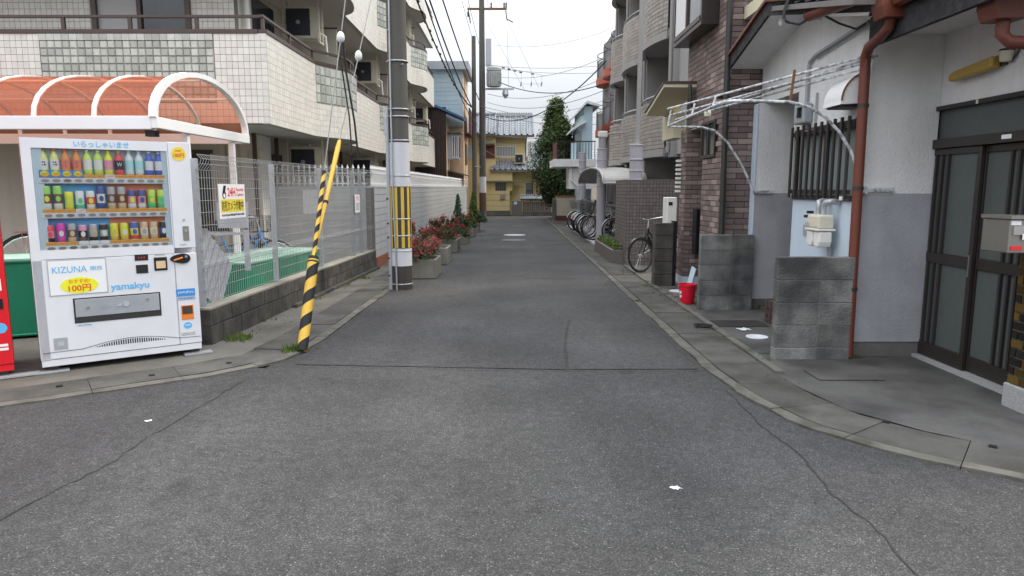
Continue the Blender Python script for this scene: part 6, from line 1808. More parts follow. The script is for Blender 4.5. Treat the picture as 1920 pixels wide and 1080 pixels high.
# cream porch hood
ho = MB(); ho.extr([(2.14, 10.08, 2.87), (2.60, 10.08, 2.87), (2.60, 11.35, 2.60), (2.14, 11.35, 2.60)], (0, 0, 0.05)); o_ = bb_(ho, 'porch_hood', 'cream_soffit')
q = MB(); q.extr([(2.125, 10.06, 2.921), (2.60, 10.06, 2.921), (2.60, 11.38, 2.651), (2.125, 11.38, 2.651)], (0, 0, 0.03)); bb_(q, 'hood_cover', 'brown_alu', o_)
q = MB(); q.box(2.45, 2.62, 10.78, 11.55, 2.22, 2.585); bb_(q, 'hood_side', 'cream_soffit', o_)
q = MB(); q.tube([(2.5, 10.05, 2.9), (2.5, 10.03, 2.75), (2.52, 10.03, 2.62), (2.59, 10.03, 2.58)], 0.025, 8); bb_(q, 'hood_drain', 'dark_steel', o_, smooth=True)
q = MB()
for k in range(8):
    q = MB(); q.box(2.50, 2.567, 10.68, 10.76, 1.40 + 0.065 * k, 1.435 + 0.065 * k); bb_(q, 'louvre', 'white_plastic')
wt = thing('water_heater', 'white boxed water heater hung on the brown brick pillar', 'water heater', (2.46, 10.9, 0.75))
q = MB(); q.box(2.40, 2.55, 10.80, 11.12, 0.82, 1.32); q.build('case', 'white_plastic', wt, bev=0.012)
q = MB(); q.box(2.42, 2.48, 10.792, 10.799, 1.20, 1.25); q.build('exhaust_slot', 'black_ink', wt)
q = MB(); q.tube([(2.40, 10.9, 0.72), (2.40, 10.9, 0.4)], 0.015, 6); q.tube([(2.48, 10.9, 0.72), (2.48, 10.9, 0.4)], 0.015, 6); q.build('pipe', 'galv', wt)
q = MB(); q.extr([(2.56, 10.12, 0.02), (2.60, 10.0, 0.02), (2.66, 9.98, 0.30), (2.63, 10.1, 0.33)], (0.02, 0.02, 0))
whole(q, 'broken_panel', 'pale_blue', 'pale broken board leaning behind the red bucket', 'board', (2.6, 10.05, 0.02))
bicycle('dark red bicycle pushed into the brick porch behind the red bucket', (4.05, 10.02, 0.012), rad(186), 'maroon', None, None, 0, 'dark_steel')
bicycle('black bicycle parked alone before the brown tiled wall', (3.04, 12.52, 0.015), rad(216), 'black_paint', None, None, 4, 'dark_steel').scale = (0.94, 0.94, 0.92)

# ================================================================== brown tiled wall, planter, columns, shelter
tl = thing('tile_wall', 'head-high wall of small brown tiles between the two bicycle places', 'wall', (2.16, 13.2, 0))
q = MB(); q.box(2.166, 4.3, 13.206, 13.40, 0, 1.60); q.box(2.166, 2.34, 13.401, 14.6, 0, 1.60); q.build('core', 'mortar', tl)
def tfield(o, u, v, W, Hh): tiles(tl, 'tile', 'tile_wall_brown', o, u, v, W, Hh, 0.0615, 0.0667, 0.007, 0.006, 0, 0)
tfield((2.166, 13.206, 0), X, Z, 1.6, 1.60); tfield((2.166, 14.6, 0), -Y, Z, 1.394, 1.60)
q = MB(); q.box(2.156, 4.3, 13.196, 13.41, 1.601, 1.62); q.box(2.156, 2.345, 13.411, 14.6, 1.601, 1.62); q.build('coping', 'tile_wall_brown', tl)
t = thing('planter', 'low brown planter bed with grass beside the tiled wall', 'planter', (2.05, 14.5, 0))
q = MB(); q.box(1.93, 1.99, 13.42, 16.2, 0, 0.27); q.box(1.991, 2.16, 13.42, 13.48, 0, 0.27); q.box(1.991, 2.16, 16.14, 16.2, 0, 0.27); q.build('kerb', 'tile_wall_brown', t, bev=0.006)
q = MB(); q.box(1.991, 2.16, 13.481, 16.139, 0, 0.24); q.build('soil', 'soil', t)
mb = MB()
def gp_(): return (R.uniform(1.98, 2.2), R.uniform(13.5, 16.1), 0.25 + R.uniform(0, 0.13)), Vector((0, 0, 0.8))
leaves(mb, 700, gp_, 0.045, 0.3, 0.6)
whole(mb, 'ground_cover', 'weed', 'bright green weeds filling the low planter bed', 'weeds', (2.05, 14.8, 0.25), kind='stuff')
q = MB(); q.box(2.09, 2.95, 16.3, 26.5, 0.008, 0.05)
whole(q, 'pavement', 'lilac_col', None, None, kind='structure')
CG = 'pale ringed columns along the bicycle place'
for (x, y, h, lab) in ((2.46, 13.98, 2.30, 'pale ringed column rising behind the brown tiled wall'), (2.385, 18.7, 2.48, 'pale ringed column in front of the parked bicycles with a lamp arm on top'), (2.42, 24.2, 2.65, 'farthest pale ringed column beside the beige wall')):
    t = thing('column', lab, 'column', (x, y, 0), 0, CG)
    q = MB(); q.lathe([(0.125, 0.0), (0.125, h)], (x, y, 0.01), 24); q.build('shaft', 'lilac_col', t, smooth=True)
    for z in (h - 0.02, h - 0.30, h - 0.52, h - 0.70, 1.50):
        q = MB(); q.lathe([(0.126, z), (0.138, z + 0.008), (0.138, z + 0.028), (0.126, z + 0.036)], (x, y, 0), 24); q.build('ring', 'lilac_col', t)
    if 18 < y < 19:
        q = MB(); q.lathe([(0.10, h), (0.10, h + 0.30)], (x, y, 0), 20); q.build('stem', 'apt_grey', t)
        q = MB(); q.box(x - 0.11, x + 0.13, y - 0.12, y + 0.12, h + 0.30, h + 0.46); q.build('lamp_head', 'white_plastic', t, bev=0.03)
        q = MB(); q.tube([(x + 0.1, y, h + 0.38), (x + 0.7, y, h + 0.44)], 0.03, 6); q.build('arm', 'apt_grey', t)
    elif y < 18:
        q = MB(); q.tube([(x + 0.02, y, h), (x + 0.05, y, 7.5)], 0.045, 8); q.build('pipe', 'apt_grey', t)
bs2 = thing('bicycle_shelter', 'low barrel shelter of pale corrugated sheet over the parked bicycles', 'shelter', (2.25, 20, 1.6))
yc2, r2, h2_ = 20.1, 3.1, 0.42
n_ = 60; pts = [(yc2 - r2 * math.cos(math.pi * k / n_), 1.60 + h2_ * math.sin(math.pi * k / n_) ** 0.8 + 0.008 * (k % 2)) for k in range(n_ + 1)]
mb = MB(); mb.add([(2.22, p[0], p[1]) for p in pts] + [(3.28, p[0], p[1]) for p in pts], [(i, i + 1, n_ + 2 + i, n_ + 1 + i) for i in range(n_)])
mb.build('roof_sheet', 'corrugated', bs2)
q = MB(); q.tube([(2.21, p[0], p[1] - 0.01) for p in pts], 0.03, 6); q.build('end_arch', 'corrugated', bs2)
q = MB(); q.tube([(2.21, pts[0][0], 1.58), (3.28, pts[0][0], 1.58)], 0.03, 6); q.build('edge_beam', 'corrugated', bs2)
for y in (17.3, 22.9):
    q = MB(); q.box(3.1, 3.17, y, y + 0.07, 0.05, 1.6); q.build('post', 'galv', bs2)
BG = 'bicycles parked in a row under the barrel shelter'
cols = ['silver_paint', 'black_paint', 'cream_plastic', 'silver_paint', 'black_paint', 'white_paint', 'silver_paint', 'maroon', 'black_paint', 'silver_paint', 'navy', 'dark_steel']
labs = ['silver bicycle nearest the tiled wall in the sheltered row', 'black bicycle second from the tiled wall in the sheltered row', 'cream framed bicycle in the sheltered row', 'silver bicycle just beyond the cream framed one',
        'black bicycle beside the white one in the sheltered row', 'white bicycle in the middle of the sheltered row', 'silver bicycle just beyond the white one', 'dark red bicycle in the sheltered row',
        'black bicycle just beyond the dark red one', 'silver bicycle third from the far end of the row', 'navy bicycle second from the far end of the row', 'dark grey bicycle at the far end of the row']
for k in range(12):
    fy = (18.55 + 0.42 * k if k else 17.75) + R.uniform(-0.06, 0.06); a = rad(196 + R.uniform(-5, 7))
    fx = (2.16 if k else 2.62) + R.uniform(-0.05, 0.09)
    bicycle(labs[k], (fx - 1.06 * math.cos(a), fy - 1.06 * math.sin(a), 0.052), a, cols[k], 'dark_steel' if k % 3 else 'wire_grey', BG, R.uniform(-4, 4))

# ================================================================== right apartment building
a2 = thing('apartment_building', 'grey brown tiled apartment block with curved balconies on the right', 'apartment building', (3.3, 14.9, 0))
def ab_(q, nm, m, par=None, **k): return q.build(nm, m, par or a2, **k)
q = MB(); q.box(4.5, 9, 14.3, 35.5, 0, 8.3); ab_(q, 'rear_wall', 'apt_dark')
q = MB(); q.box(3.36, 9, 14.28, 14.45, 2.15, 8.3); ab_(q, 'end_wall', 'apt_grey')
fy = [14.62, 17.5, 20.25, 22.3]
for y in fy:
    q = MB(); q.box(3.26, 4.49, y - 0.14, y + 0.14, 0.0 if y > 15 else 2.1, 8.3); ab_(q, 'fin_wall', 'apt_grey')
    q = MB(); q.tube([(3.22, y - 0.02, 2.2), (3.22, y - 0.02, 8.3)], 0.04, 8); ab_(q, 'drainpipe', 'apt_grey', smooth=True)
F2 = (2.18, 4.55, 6.92)
for z0 in F2:
    for y0, y1 in zip(fy, fy[1:]):
        c0, c1 = y0 + 0.145, y1 - 0.145
        n_ = 18
        path = [(3.32 - 0.37 * math.sin(math.pi * (0.08 + 0.84 * k / n_)) ** 0.7, c1 + (c0 - c1) * k / n_) for k in range(n_ + 1)]
        q = MB(); q.extr([(p[0] + 0.01, p[1], z0) for p in path] + [(4.49, c0, z0), (4.49, c1, z0)], (0, 0, 0.14)); ab_(q, 'balcony_slab', 'apt_grey')
        q = MB(); q.wallpath([(p[0] - 0.02, p[1]) for p in path], z0 - 0.06, z0 + 0.10, 0.12); ab_(q, 'slab_edge', 'apt_grey')
        q = MB(); q.wallpath(path, z0 + 0.101, z0 + 1.12, 0.10); o_ = ab_(q, 'parapet', 'mortar')
        path_tiles(o_, 'tiles', 'apt_tile', path, z0 + 0.11, z0 + 1.12, 0.19, 0.085, 0.009, 0.008)
        q = MB(); q.tube([(p[0] + 0.03, p[1], z0 + 1.22) for p in path], 0.022, 6); 
        for k in (1, 9, 17): q.tube([(path[k][0] + 0.03, path[k][1], z0 + 1.12), (path[k][0] + 0.03, path[k][1], z0 + 1.22)], 0.014, 5)
        ab_(q, 'handrail', 'galv')
        q = MB(); q.box(4.40, 4.48, c0 + 0.4, c1 - 0.4, z0 + 0.15, z0 + 2.1); ab_(q, 'window', 'dark_window')
q = MB(); q.box(4.3, 4.49, 15.0, 16.8, 0.5, 2.0); o_ = ab_(q, 'window', 'dark_window')
q = MB()
for k in range(9): q.tube([(4.28, 15.1 + 0.07 * k, 0.55), (4.28, 15.1 + 0.07 * k, 1.95)], 0.03, 5)
ab_(q, 'curtain', 'beige_wall', o_)
for k in range(3):
    q = MB(); q.box(4.2, 4.28, 14.8 + 1.05 * k, 14.86 + 1.05 * k, 0.0, 2.17); ab_(q, 'frame_post', 'apt_grey')
# round balconies with orange undersides, farther down
rb_ = [(4.0, 34.0), (4.0, 31.6), (4.0, 29.4)]
for z0, dz in ((3.88, 0.0), (6.25, 0.0), ):
    for i, (xx, yy) in enumerate(rb_):
        z = z0 + (0.02 * i)
        n_ = 16
        path = [(xx + 0.6 - 0.6 * math.sin(math.pi * k / n_), yy + 1.05 * math.cos(math.pi * k / n_)) for k in range(n_ + 1)]
        q = MB(); q.extr([(p[0], p[1], z) for p in path] + [(5.2, yy - 1.05, z), (5.2, yy + 1.05, z)], (0, 0, 0.30)); o_ = ab_(q, 'round_balcony', 'orange_slab')
        q = MB()
        for p in resample(path, 0.11): q.tube([(p.x + 0.05, p.y, z + 0.3), (p.x + 0.05, p.y, z + 1.1)], 0.012, 4, False)
        q.tube([(p[0] + 0.05, p[1], z + 1.1) for p in path], 0.022, 5); q.tube([(p[0] + 0.05, p[1], z + 1.4) for p in path], 0.02, 5)
        for k in (3, 8, 13): q.tube([(path[k][0] + 0.05, path[k][1], z + 1.1), (path[k][0] + 0.05, path[k][1], z + 1.4)], 0.015, 4)
        ab_(q, 'balustrade', 'apt_dark', o_)
        q = MB(); q.wallpath([(p[0] + 0.12, p[1]) for p in path[1:-1]], z + 0.3, z + 1.05, 0.05); ab_(q, 'screen', 'apt_grey', o_)
# ================================================================== beyond: right side
hs = thing('house', 'pale blue house with white eaves and railed balcony beyond the bicycles', 'house', (2.9, 28, 0))
q = MB(); q.box(2.82, 3.24, 28.6, 33.0, 0, 4.35); q.build('wall', 'light_blue', hs)
q = MB(); q.box(2.2, 3.2, 27.2, 28.59, 1.42, 2.24); q.build('lower_wall', 'house_white', hs)
q = MB(); q.box(1.58, 3.22, 27.0, 29.6, 2.26, 2.55); q.build('balcony', 'house_white', hs, bev=0.01)
q = MB(); q.box(1.70, 1.73, 27.05, 29.5, 2.551, 3.22); q.build('balcony_screen', 'maroon', hs)
for k in range(13):
    q = MB(); x = 1.78 + 0.115 * k; q.box(x, x + 0.022, 27.05, 27.07, 2.551, 3.2); q.build('baluster', 'black_paint', hs)
q = MB(); q.box(1.70, 3.2, 27.04, 27.08, 3.201, 3.24); q.build('handrail', 'black_paint', hs)
q = MB(); q.box(2.55, 2.80, 28.57, 28.6, 2.6, 3.6); q.build('window', 'frost', hs)
q = MB(); q.box(2.35, 2.62, 28.4, 28.43, 2.56, 3.25); q.build('hanging_blind', 'light_blue', hs)
q = MB(); q.extr([(2.45, 28.3, 3.78), (2.95, 28.3, 4.05), (2.95, 28.3, 4.13), (2.45, 28.3, 3.86)], (0, 4.5, 0)); q.build('eave', 'house_white', hs)
q = MB(); q.extr([(2.66, 28.4, 4.55), (3.0, 28.4, 4.90), (3.5, 28.4, 4.75), (3.5, 28.4, 4.67), (3.0, 28.4, 4.80), (2.66, 28.4, 4.47)], (0, 4.6, 0)); q.build('roof', 'house_white', hs)
q = MB(); q.box(2.9, 3.24, 28.61, 32.9, 4.351, 4.7); q.build('gable', 'light_blue', hs)
q = MB(); q.tube([(2.3, 27.15, 2.2), (2.3, 27.15, 1.75), (2.5, 27.15, 1.55)], 0.04, 6); q.build('drainpipe', 'house_white', hs)
bwl = thing('boundary_wall', 'beige plastered wall with terracotta cap beneath the cedar', 'wall', (1.96, 31, 0))
q = MB(); q.box(1.97, 3.2, 31.0, 31.15, 0.24, 1.05); q.box(1.97, 2.12, 31.151, 34.9, 0.24, 1.05); q.build('wall', 'beige_wall', bwl)
q = MB(); q.box(1.95, 3.2, 30.97, 31.18, 1.051, 1.11); q.box(1.95, 2.14, 31.181, 34.9, 1.051, 1.11); q.build('cap', 'terracotta', bwl, bev=0.015)
q = MB(); q.box(1.955, 3.2, 30.985, 31.16, 0.0, 0.239); q.build('base', 'maroon', bwl)
q = MB(); q.box(1.80, 1.945, 30.9, 31.2, 0, 1.0); q.build('gate_post', 'plinth', bwl, bev=0.02)
# cedar
tr = thing('tree', 'tall dark evergreen tree standing over the beige wall', 'tree', (2.02, 32.6, 0))
q = MB(); q.tube([(2.02, 32.6, 0), (2.03, 32.6, 1.6), (2.0, 32.6, 3.2), (2.0, 32.6, 5.2)], [0.16, 0.12, 0.08, 0.02], 10)
limbs = []
for k in range(46):
    z = 0.8 + 4.3 * (k / 46.0); a = R.uniform(0, 6.28)
    rr_ = (0.95 * min(1, (z - 0.4) / 1.7) if z < 2.7 else 0.98 * (1 - ((z - 2.7) / 2.85)) ** 0.75) * R.uniform(0.7, 1.12)
    e = Vector((2.02 + rr_ * math.cos(a), 32.6 + rr_ * math.sin(a), z + 0.25 + 0.2 * rr_))
    q.tube([(2.01, 32.6, z - 0.1), tuple(e)], [0.03, 0.008], 5); limbs.append((Vector((2.01, 32.6, z - 0.1)), e, rr_))
q.build('trunk', 'trunk', tr)
def crad(z): return 0.98 * min(1.0, (z - 0.3) / 1.6) if z < 2.5 else 1.0 * max(0.02, 1 - (z - 2.5) / 2.95) ** 0.8
clumps = []
for k in range(230):
    z = 0.8 + 4.55 * R.random() ** 1.15; a = R.uniform(0, 6.28); rr_ = crad(z) * R.uniform(0.55, 1.08)
    clumps.append((Vector((2.02 + rr_ * math.cos(a), 32.6 + rr_ * math.sin(a), z)), Vector((math.cos(a), math.sin(a), 0.7)), 0.08 + 0.09 * crad(z)))
def cpt():
    c, d, s = R.choice(clumps)
    return c + Vector((R.gauss(0, s), R.gauss(0, s), R.gauss(0, s * 1.3))), d
mb = MB(); leaves(mb, 19000, cpt, 0.075, 0.40, 0.4); mb.build('crown', 'leaf_cedar', tr)
full_ = clumps; clumps = [c for c in full_ if c[0].z > 3.6]
mb = MB(); leaves(mb, 2600, lambda: (lambda p: (p[0] + Vector(p[1]) * 0.06, p[1]))(cpt()), 0.065, 0.34, 0.6); mb.build('lime_leaves', 'leaf_lime', tr)  # lime leaves on the upper crown clumps only
clumps = full_
def hpt(): return (2.15 + R.uniform(0, 0.95), 31.9 + R.gauss(0, 0.25), 1.0 + 0.85 * R.random() ** 0.8 * (0.7 + 0.3 * math.sin(9 * R.random()))), Vector((0, -0.5, 0.6))
mb = MB(); leaves(mb, 2600, hpt, 0.075, 0.4)
hg = thing('hedge', 'dark clipped hedge showing above the beige wall', 'hedge', (2.6, 31.9, 0.0)); mb.build('foliage', 'leaf_cedar', hg)
q = MB()
for k in range(4): q.tube([(2.3 + 0.22 * k, 31.9, 0), (2.3 + 0.22 * k, 31.9, 1.4)], 0.03, 5)
q.build('stem', 'trunk', hg)

# ================================================================== yellow house closing the street
yh = thing('house', 'yellow two storey house with grey tiled roofs closing the street', 'house', (0, 37, 0))
def yb2(q, nm, m, par=None, **k): return q.build(nm, m, par or yh, **k)
q = MB(); q.box(-0.86, 0.74, 37.6, 41.5, 0, 4.25); yb2(q, 'wall', 'yellow_wall')
q = MB(); q.box(-3.0, -0.861, 37.2, 41.5, 0, 4.2); yb2(q, 'wall', 'yellow_wall')
q = MB(); q.box(-0.859, 1.75, 37.8, 41.4, 0, 2.4); yb2(q, 'wall', 'yellow_wall')
q = MB(); q.box(-1.5, -0.12, 36.95, 37.19, 0.26, 1.30); q.box(-1.5, 0.02, 37.05, 37.59, 1.301, 2.30); yb2(q, 'wall', 'yellow_wall')
q = MB(); q.box(-1.52, -0.1, 36.92, 37.19, 0, 0.259); yb2(q, 'stone_base', 'plinth')
for z in (0.5, 0.8, 1.1):
    q = MB(); q.box(-1.5, -0.12, 36.944, 36.9495, z, z + 0.012); yb2(q, 'wall_joint', 'grout_dark')
# roofs
rooftiles(yh, (-0.95, 37.15, 4.18), X, Vector((0, 1, 0.62)), 7, 8, 0.303, 0.265, 'rooftile_far', h=0.10)
rooftiles(yh, (-3.2, 36.8, 4.22), X, Vector((0, 1, 0.62)), 8, 8, 0.294, 0.265, 'rooftile_far', h=0.10)
rooftiles(yh, (-1.15, 36.95, 2.38), X, Vector((0, 1, 0.72)), 10, 5, 0.294, 0.24, 'rooftile_far', h=0.10)
rooftiles(yh, (0.85, 37.6, 2.75), X, Vector((0, 1, 0.85)), 4, 8, 0.26, 0.235, 'rooftile_far', h=0.09)
q = MB(); q.tube([(-0.95, 38.95, 5.36), (1.15, 38.95, 5.36)], 0.10, 8); q.tube([(-3.2, 38.6, 5.42), (-0.88, 38.6, 5.42)], 0.11, 8); yb2(q, 'ridge', 'rooftile_far')
for k in range(16):
    q = MB(); q.box(-0.95 + 0.13 * k, -0.86 + 0.13 * k, 38.88, 39.02, 5.44, 5.52); yb2(q, 'ridge_tile', 'rooftile_far')
q = MB(); q.box(-0.95, 1.17, 37.12, 37.16, 4.08, 4.18); q.box(-3.2, -0.86, 36.77, 36.81, 4.12, 4.22); q.box(-1.15, 1.85, 36.92, 36.96, 2.28, 2.37); yb2(q, 'eave_board', 'wood_grey')
q = MB(); q.box(-1.7, 0.5, 36.75, 37.3, 1.78, 1.83); yb2(q, 'awning', 'copper_green')
# windows
q = MB(); q.box(-0.82, 0.16, 37.57, 37.595, 3.15, 3.62); o_ = yb2(q, 'window', 'frost')
for k in range(13):
    q = MB(); q.box(-0.85 + 0.085 * k, -0.825 + 0.085 * k, 37.45, 37.47, 3.10, 3.62); yb2(q, 'bar', 'white_paint', o_)
q = MB(); q.box(-0.86, 0.20, 37.45, 37.475, 3.06, 3.098); q.box(-0.86, 0.20, 37.45, 37.475, 3.622, 3.65); yb2(q, 'bar_rail', 'white_paint', o_)
q = MB(); q.box(-1.5, -0.9, 37.16, 37.195, 3.0, 3.65); yb2(q, 'shutter', 'maroon')
q = MB(); q.box(-2.3, -1.9, 37.16, 37.195, 3.0, 3.65); yb2(q, 'window', 'light_blue')
q = MB(); q.box(-1.75, -0.9, 36.9, 37.19, 3.70, 3.76); yb2(q, 'window_hood', 'wood_grey')
q = MB(); q.box(-0.88, -0.32, 37.02, 37.045, 1.20, 1.72); yb2(q, 'window', 'dark_window')
q = MB()
for k in range(6): q.box(-0.86 + 0.1 * k, -0.84 + 0.1 * k, 37.0, 37.018, 1.2, 1.72)
yb2(q, 'lattice', 'wood_grey')
q = MB(); q.box(0.05, 1.1, 37.75, 37.79, 0.9, 1.72); o_ = yb2(q, 'window', 'frost')
q = MB(); q.box(0.05, 1.1, 37.72, 37.749, 1.30, 1.33); q.box(0.56, 0.60, 37.72, 37.749, 0.9, 1.72); q.box(0.02, 0.06, 37.72, 37.749, 0.9, 1.72); q.box(1.08, 1.12, 37.72, 37.749, 0.9, 1.72); yb2(q, 'frame', 'bronze', o_)
for k in range(10):
    q = MB(); q.box(0.08 + 0.1 * k, 0.10 + 0.1 * k, 37.7, 37.72, 0.85, 1.3); yb2(q, 'bar', 'black_paint', o_)
q = MB(); q.box(1.1, 1.9, 37.0, 37.6, 1.95, 2.0); yb2(q, 'porch_roof', 'bronze')
q = MB(); q.box(1.3, 1.34, 37.1, 37.14, 0.8, 1.95); q.box(1.5, 1.54, 37.1, 37.14, 0.8, 1.95); yb2(q, 'porch_post', 'bronze')
q = MB(); q.tube([(0.76, 37.3, 4.1), (0.74, 37.55, 3.8), (0.74, 37.55, 2.7)], 0.035, 6); yb2(q, 'downpipe', 'wood_grey')
q = MB(); q.box(-0.62, -0.36, 36.86, 36.95, 0.88, 1.12); yb2(q, 'mailbox', 'stainless')
aircon((0.42, 37.15, 2.72), 'cream air conditioner standing on the lower tiled roof of the yellow house', hang=False, s=0.9)
# roofed garden wall and gate
gw = thing('garden_wall', 'wooden garden fence under a small tiled roof before the yellow house', 'fence', (1.2, 36.7, 0))
q = MB(); q.box(-0.02, 0.52, 36.6, 36.8, 0, 0.78); q.build('gate_block', 'wood_grey', gw)
q = MB(); q.box(0.10, 0.26, 36.59, 36.599, 0.60, 0.74); q.build('notice', 'pale_blue', gw)
for k in range(14):
    q = MB(); q.box(0.56 + 0.115 * k, 0.665 + 0.115 * k, 36.70, 36.73, 0.22, 0.72); q.build('plank', 'wood_grey', gw)
q = MB(); q.box(0.54, 2.2, 36.62, 36.82, 0, 0.215); q.build('stone_base', 'plinth', gw)
q = MB(); q.box(0.5, 2.2, 36.66, 36.78, 0.725, 0.86); q.build('plaster_band', 'cream_wall', gw)
for x in (0.95, 1.5, 2.05):
    q = MB(); q.box(x, x + 0.06, 36.64, 36.659, 0.74, 0.85); q.build('bracket', 'wood_grey', gw)
rooftiles(gw, (0.42, 36.5, 0.88), X, Vector((0, 1, 0.65)), 15, 1, 0.12, 0.26, 'rooftile_far', h=0.04)
q = MB(); q.tube([(0.42, 36.76, 1.06), (2.2, 36.76, 1.06)], 0.05, 8); q.build('ridge', 'rooftile_far', gw)
# distant houses seen between
fh = thing('house', 'distant house roof glimpsed behind the balcony railing', 'house', (3, 44, 0))
q = MB(); q.box(0.9, 6, 43, 50, 0, 2.6); q.build('wall', 'beige_wall', fh)
rooftiles(fh, (0.7, 42.6, 2.6), X, Vector((0, 1, 0.55)), 20, 9, 0.27, 0.27, 'rooftile_far', h=0.06)

# ================================================================== beyond: left side houses
lh = thing('house', 'low house with dark brown boarded end and blue roof edge past the apartment block', 'house', (-3.2, 31.8, 0))
q = MB(); q.box(-8, -2.93, 31.6, 33.2, 0, 4.6); q.build('wall', 'peach_wall', lh)
for k in range(14):
    q = MB(); q.box(-4.35 + 0.102 * k, -4.255 + 0.102 * k, 31.55, 31.598, 1.2, 5.0); q.build('plank', 'brown_siding', lh)
q = MB(); q.extr([(-3.35, 31.4, 5.08), (-2.15, 31.4, 4.55), (-2.15, 31.4, 4.47), (-3.35, 31.4, 4.98), (-8, 31.4, 4.98), (-8, 31.4, 5.08)], (0, 1.75, 0)); q.build('roof', 'blue_roof', lh)
q = MB(); q.box(-2.93, -2.42, 32.3, 32.9, 2.75, 3.9); q.build('bay', 'panel_grey', lh)
q = MB(); q.box(-2.419, -2.39, 32.35, 32.85, 2.85, 3.75); q.build('window', 'dark_window', lh)
q = MB(); q.box(-2.72, -2.45, 32.26, 32.299, 2.9, 3.75); o_ = q.build('window', 'dark_window', lh)
for k in range(4):
    q = MB(); q.box(-2.72 + 0.08 * k, -2.69 + 0.08 * k, 32.22, 32.245, 2.8, 3.8); q.build('bar', 'white_paint', o_)
q = MB(); q.box(-3.0, -2.3, 32.1, 33.0, 3.92, 3.99); q.build('bay_roof', 'wood_grey', lh)
q = MB(); q.extr([(-2.95, 31.9, 2.3), (-1.95, 31.9, 2.02), (-1.95, 31.9, 1.96), (-2.95, 31.9, 2.24)], (0, 1.4, 0)); q.build('lean_to', 'wood_grey', lh)
q = MB(); q.box(-2.9, -2.28, 35.01, 35.12, 0, 1.95); q.build('yard_wall', 'plinth', lh)
uh = thing('house', 'tall house with pale blue boarded gable end and peach street front', 'house', (-2.3, 33.3, 0))
q = MB(); q.box(-8, -2.28, 33.3, 36.7, 0, 6.85); q.build('wall', 'peach_wall', uh)
for k in range(13):
    q = MB(); q.box(-8, -2.295, 33.27, 33.298, 4.3 + 0.2 * k, 4.492 + 0.2 * k); q.build('siding_board', 'blue_siding', uh)
q = MB(); q.box(-8.2, -2.0, 33.0, 37.0, 6.86, 7.22); q.build('roof', 'grey_steel', uh)
q = MB(); q.box(-2.28, -2.0, 33.6, 36.4, 4.0, 4.06); q.box(-2.05, -2.0, 33.6, 36.4, 4.061, 5.2); q.build('balcony', 'maroon', uh)
q = MB(); q.box(-2.279, -2.24, 34.2, 35.6, 2.6, 3.6); q.build('window', 'dark_window', uh)

# ================================================================== far poles and wires
fp = thing('utility_pole', 'far utility pole carrying a transformer and crossarm before the yellow house', 'utility pole', (-1.46, 35.0, 0))
q = MB(); q.lathe([(0.17, 0), (0.165, 2), (0.15, 6), (0.125, 11.5)], (-1.46, 35.0, 0), 20); q.build('shaft', 'pole_concrete', fp, smooth=True)
q = MB(); q.lathe([(0.176, 0.35), (0.176, 1.2)], (-1.46, 35, 0), 20); o_ = q.build('striped_wrap', 'pole_dark', fp, smooth=True)
for k in range(7):
    a0 = rad(-150 + 24 * k); q = MB(); pts = [(-1.46 + 0.178 * math.cos(a0 + rad(3 * i)), 35 + 0.178 * math.sin(a0 + rad(3 * i)), 0.36) for i in range(3)]
    q.add(pts + [(p[0], p[1], 1.19) for p in pts], [(i, i + 1, 4 + i, 3 + i) for i in range(2)]); q.build('stripe', 'terracotta', o_)
q = MB(); q.lathe([(0.174, 1.22), (0.174, 2.0)], (-1.46, 35, 0), 20); q.build('wrap', 'pole_band_white', fp, smooth=True)
q = MB(); q.box(-2.15, -0.25, 34.9, 35.0, 9.93, 10.02); q.build('crossarm', 'rust', fp)
for x in (-2.12, -1.0, -0.38, -0.28):
    q = MB(); q.lathe([(0.02, 0), (0.05, 0.05), (0.03, 0.12), (0.05, 0.18), (0.02, 0.26)], (x, 34.95, 10.02 if x > -2 else 9.6), 8); q.build('insulator', 'dark_steel', fp)
q = MB(); q.tube([(-0.3, 34.95, 9.9), (-0.25, 34.9, 9.5), (0.05, 34.9, 9.35)], 0.03, 5); q.tube([(-2.1, 34.95, 9.9), (-2.0, 34.9, 9.3)], 0.03, 5); q.build('fuse', 'dark_steel', fp)
q = MB(); q.lathe([(0.05, 6.32), (0.33, 6.34), (0.33, 7.05), (0.36, 7.08), (0.36, 7.2), (0.30, 7.27), (0.05, 7.3)], (-0.88, 34.9, 0), 20); o_ = q.build('transformer', 'transformer', fp, smooth=True)
q = MB()
for k in range(20):
    a = rad(18 * k); q.box(-0.88 + 0.345 * math.cos(a) - 0.02, -0.88 + 0.345 * math.cos(a) + 0.02, 34.9 + 0.345 * math.sin(a) - 0.02, 34.9 + 0.345 * math.sin(a) + 0.02, 6.4, 7.0)
q.build('cooling_fin', 'transformer', o_)
q = MB(); q.box(-1.4, 0.1, 34.95, 35.05, 6.20, 6.29); q.build('lower_arm', 'galv', fp)
q = MB(); q.tube([(-0.32, 35, 6.18), (-0.32, 35, 5.98)], [0.13, 0.17], 10); q.tube([(-0.32, 35, 5.98), (-0.32, 35, 5.80)], [0.17, 0.05], 10); q.build('switch', 'galv', fp)
q = MB(); q.box(-1.28, -1.0, 34.9, 35.0, 7.3, 8.6); q.build('equipment_box', 'grey_steel', fp)
f2 = thing('utility_pole', 'thinner concrete pole standing just left of the far transformer pole', 'utility pole', (-1.83, 34.4, 0))
q = MB(); q.lathe([(0.12, 0), (0.11, 4), (0.10, 8.6)], (-1.83, 34.4, 0), 16); q.build('shaft', 'pole_concrete', f2, smooth=True)
q = MB(); q.tube([(-1.8, 34.3, 2.5), (-1.55, 34.2, 2.45)], 0.03, 5); q.build('bracket', 'galv', f2)

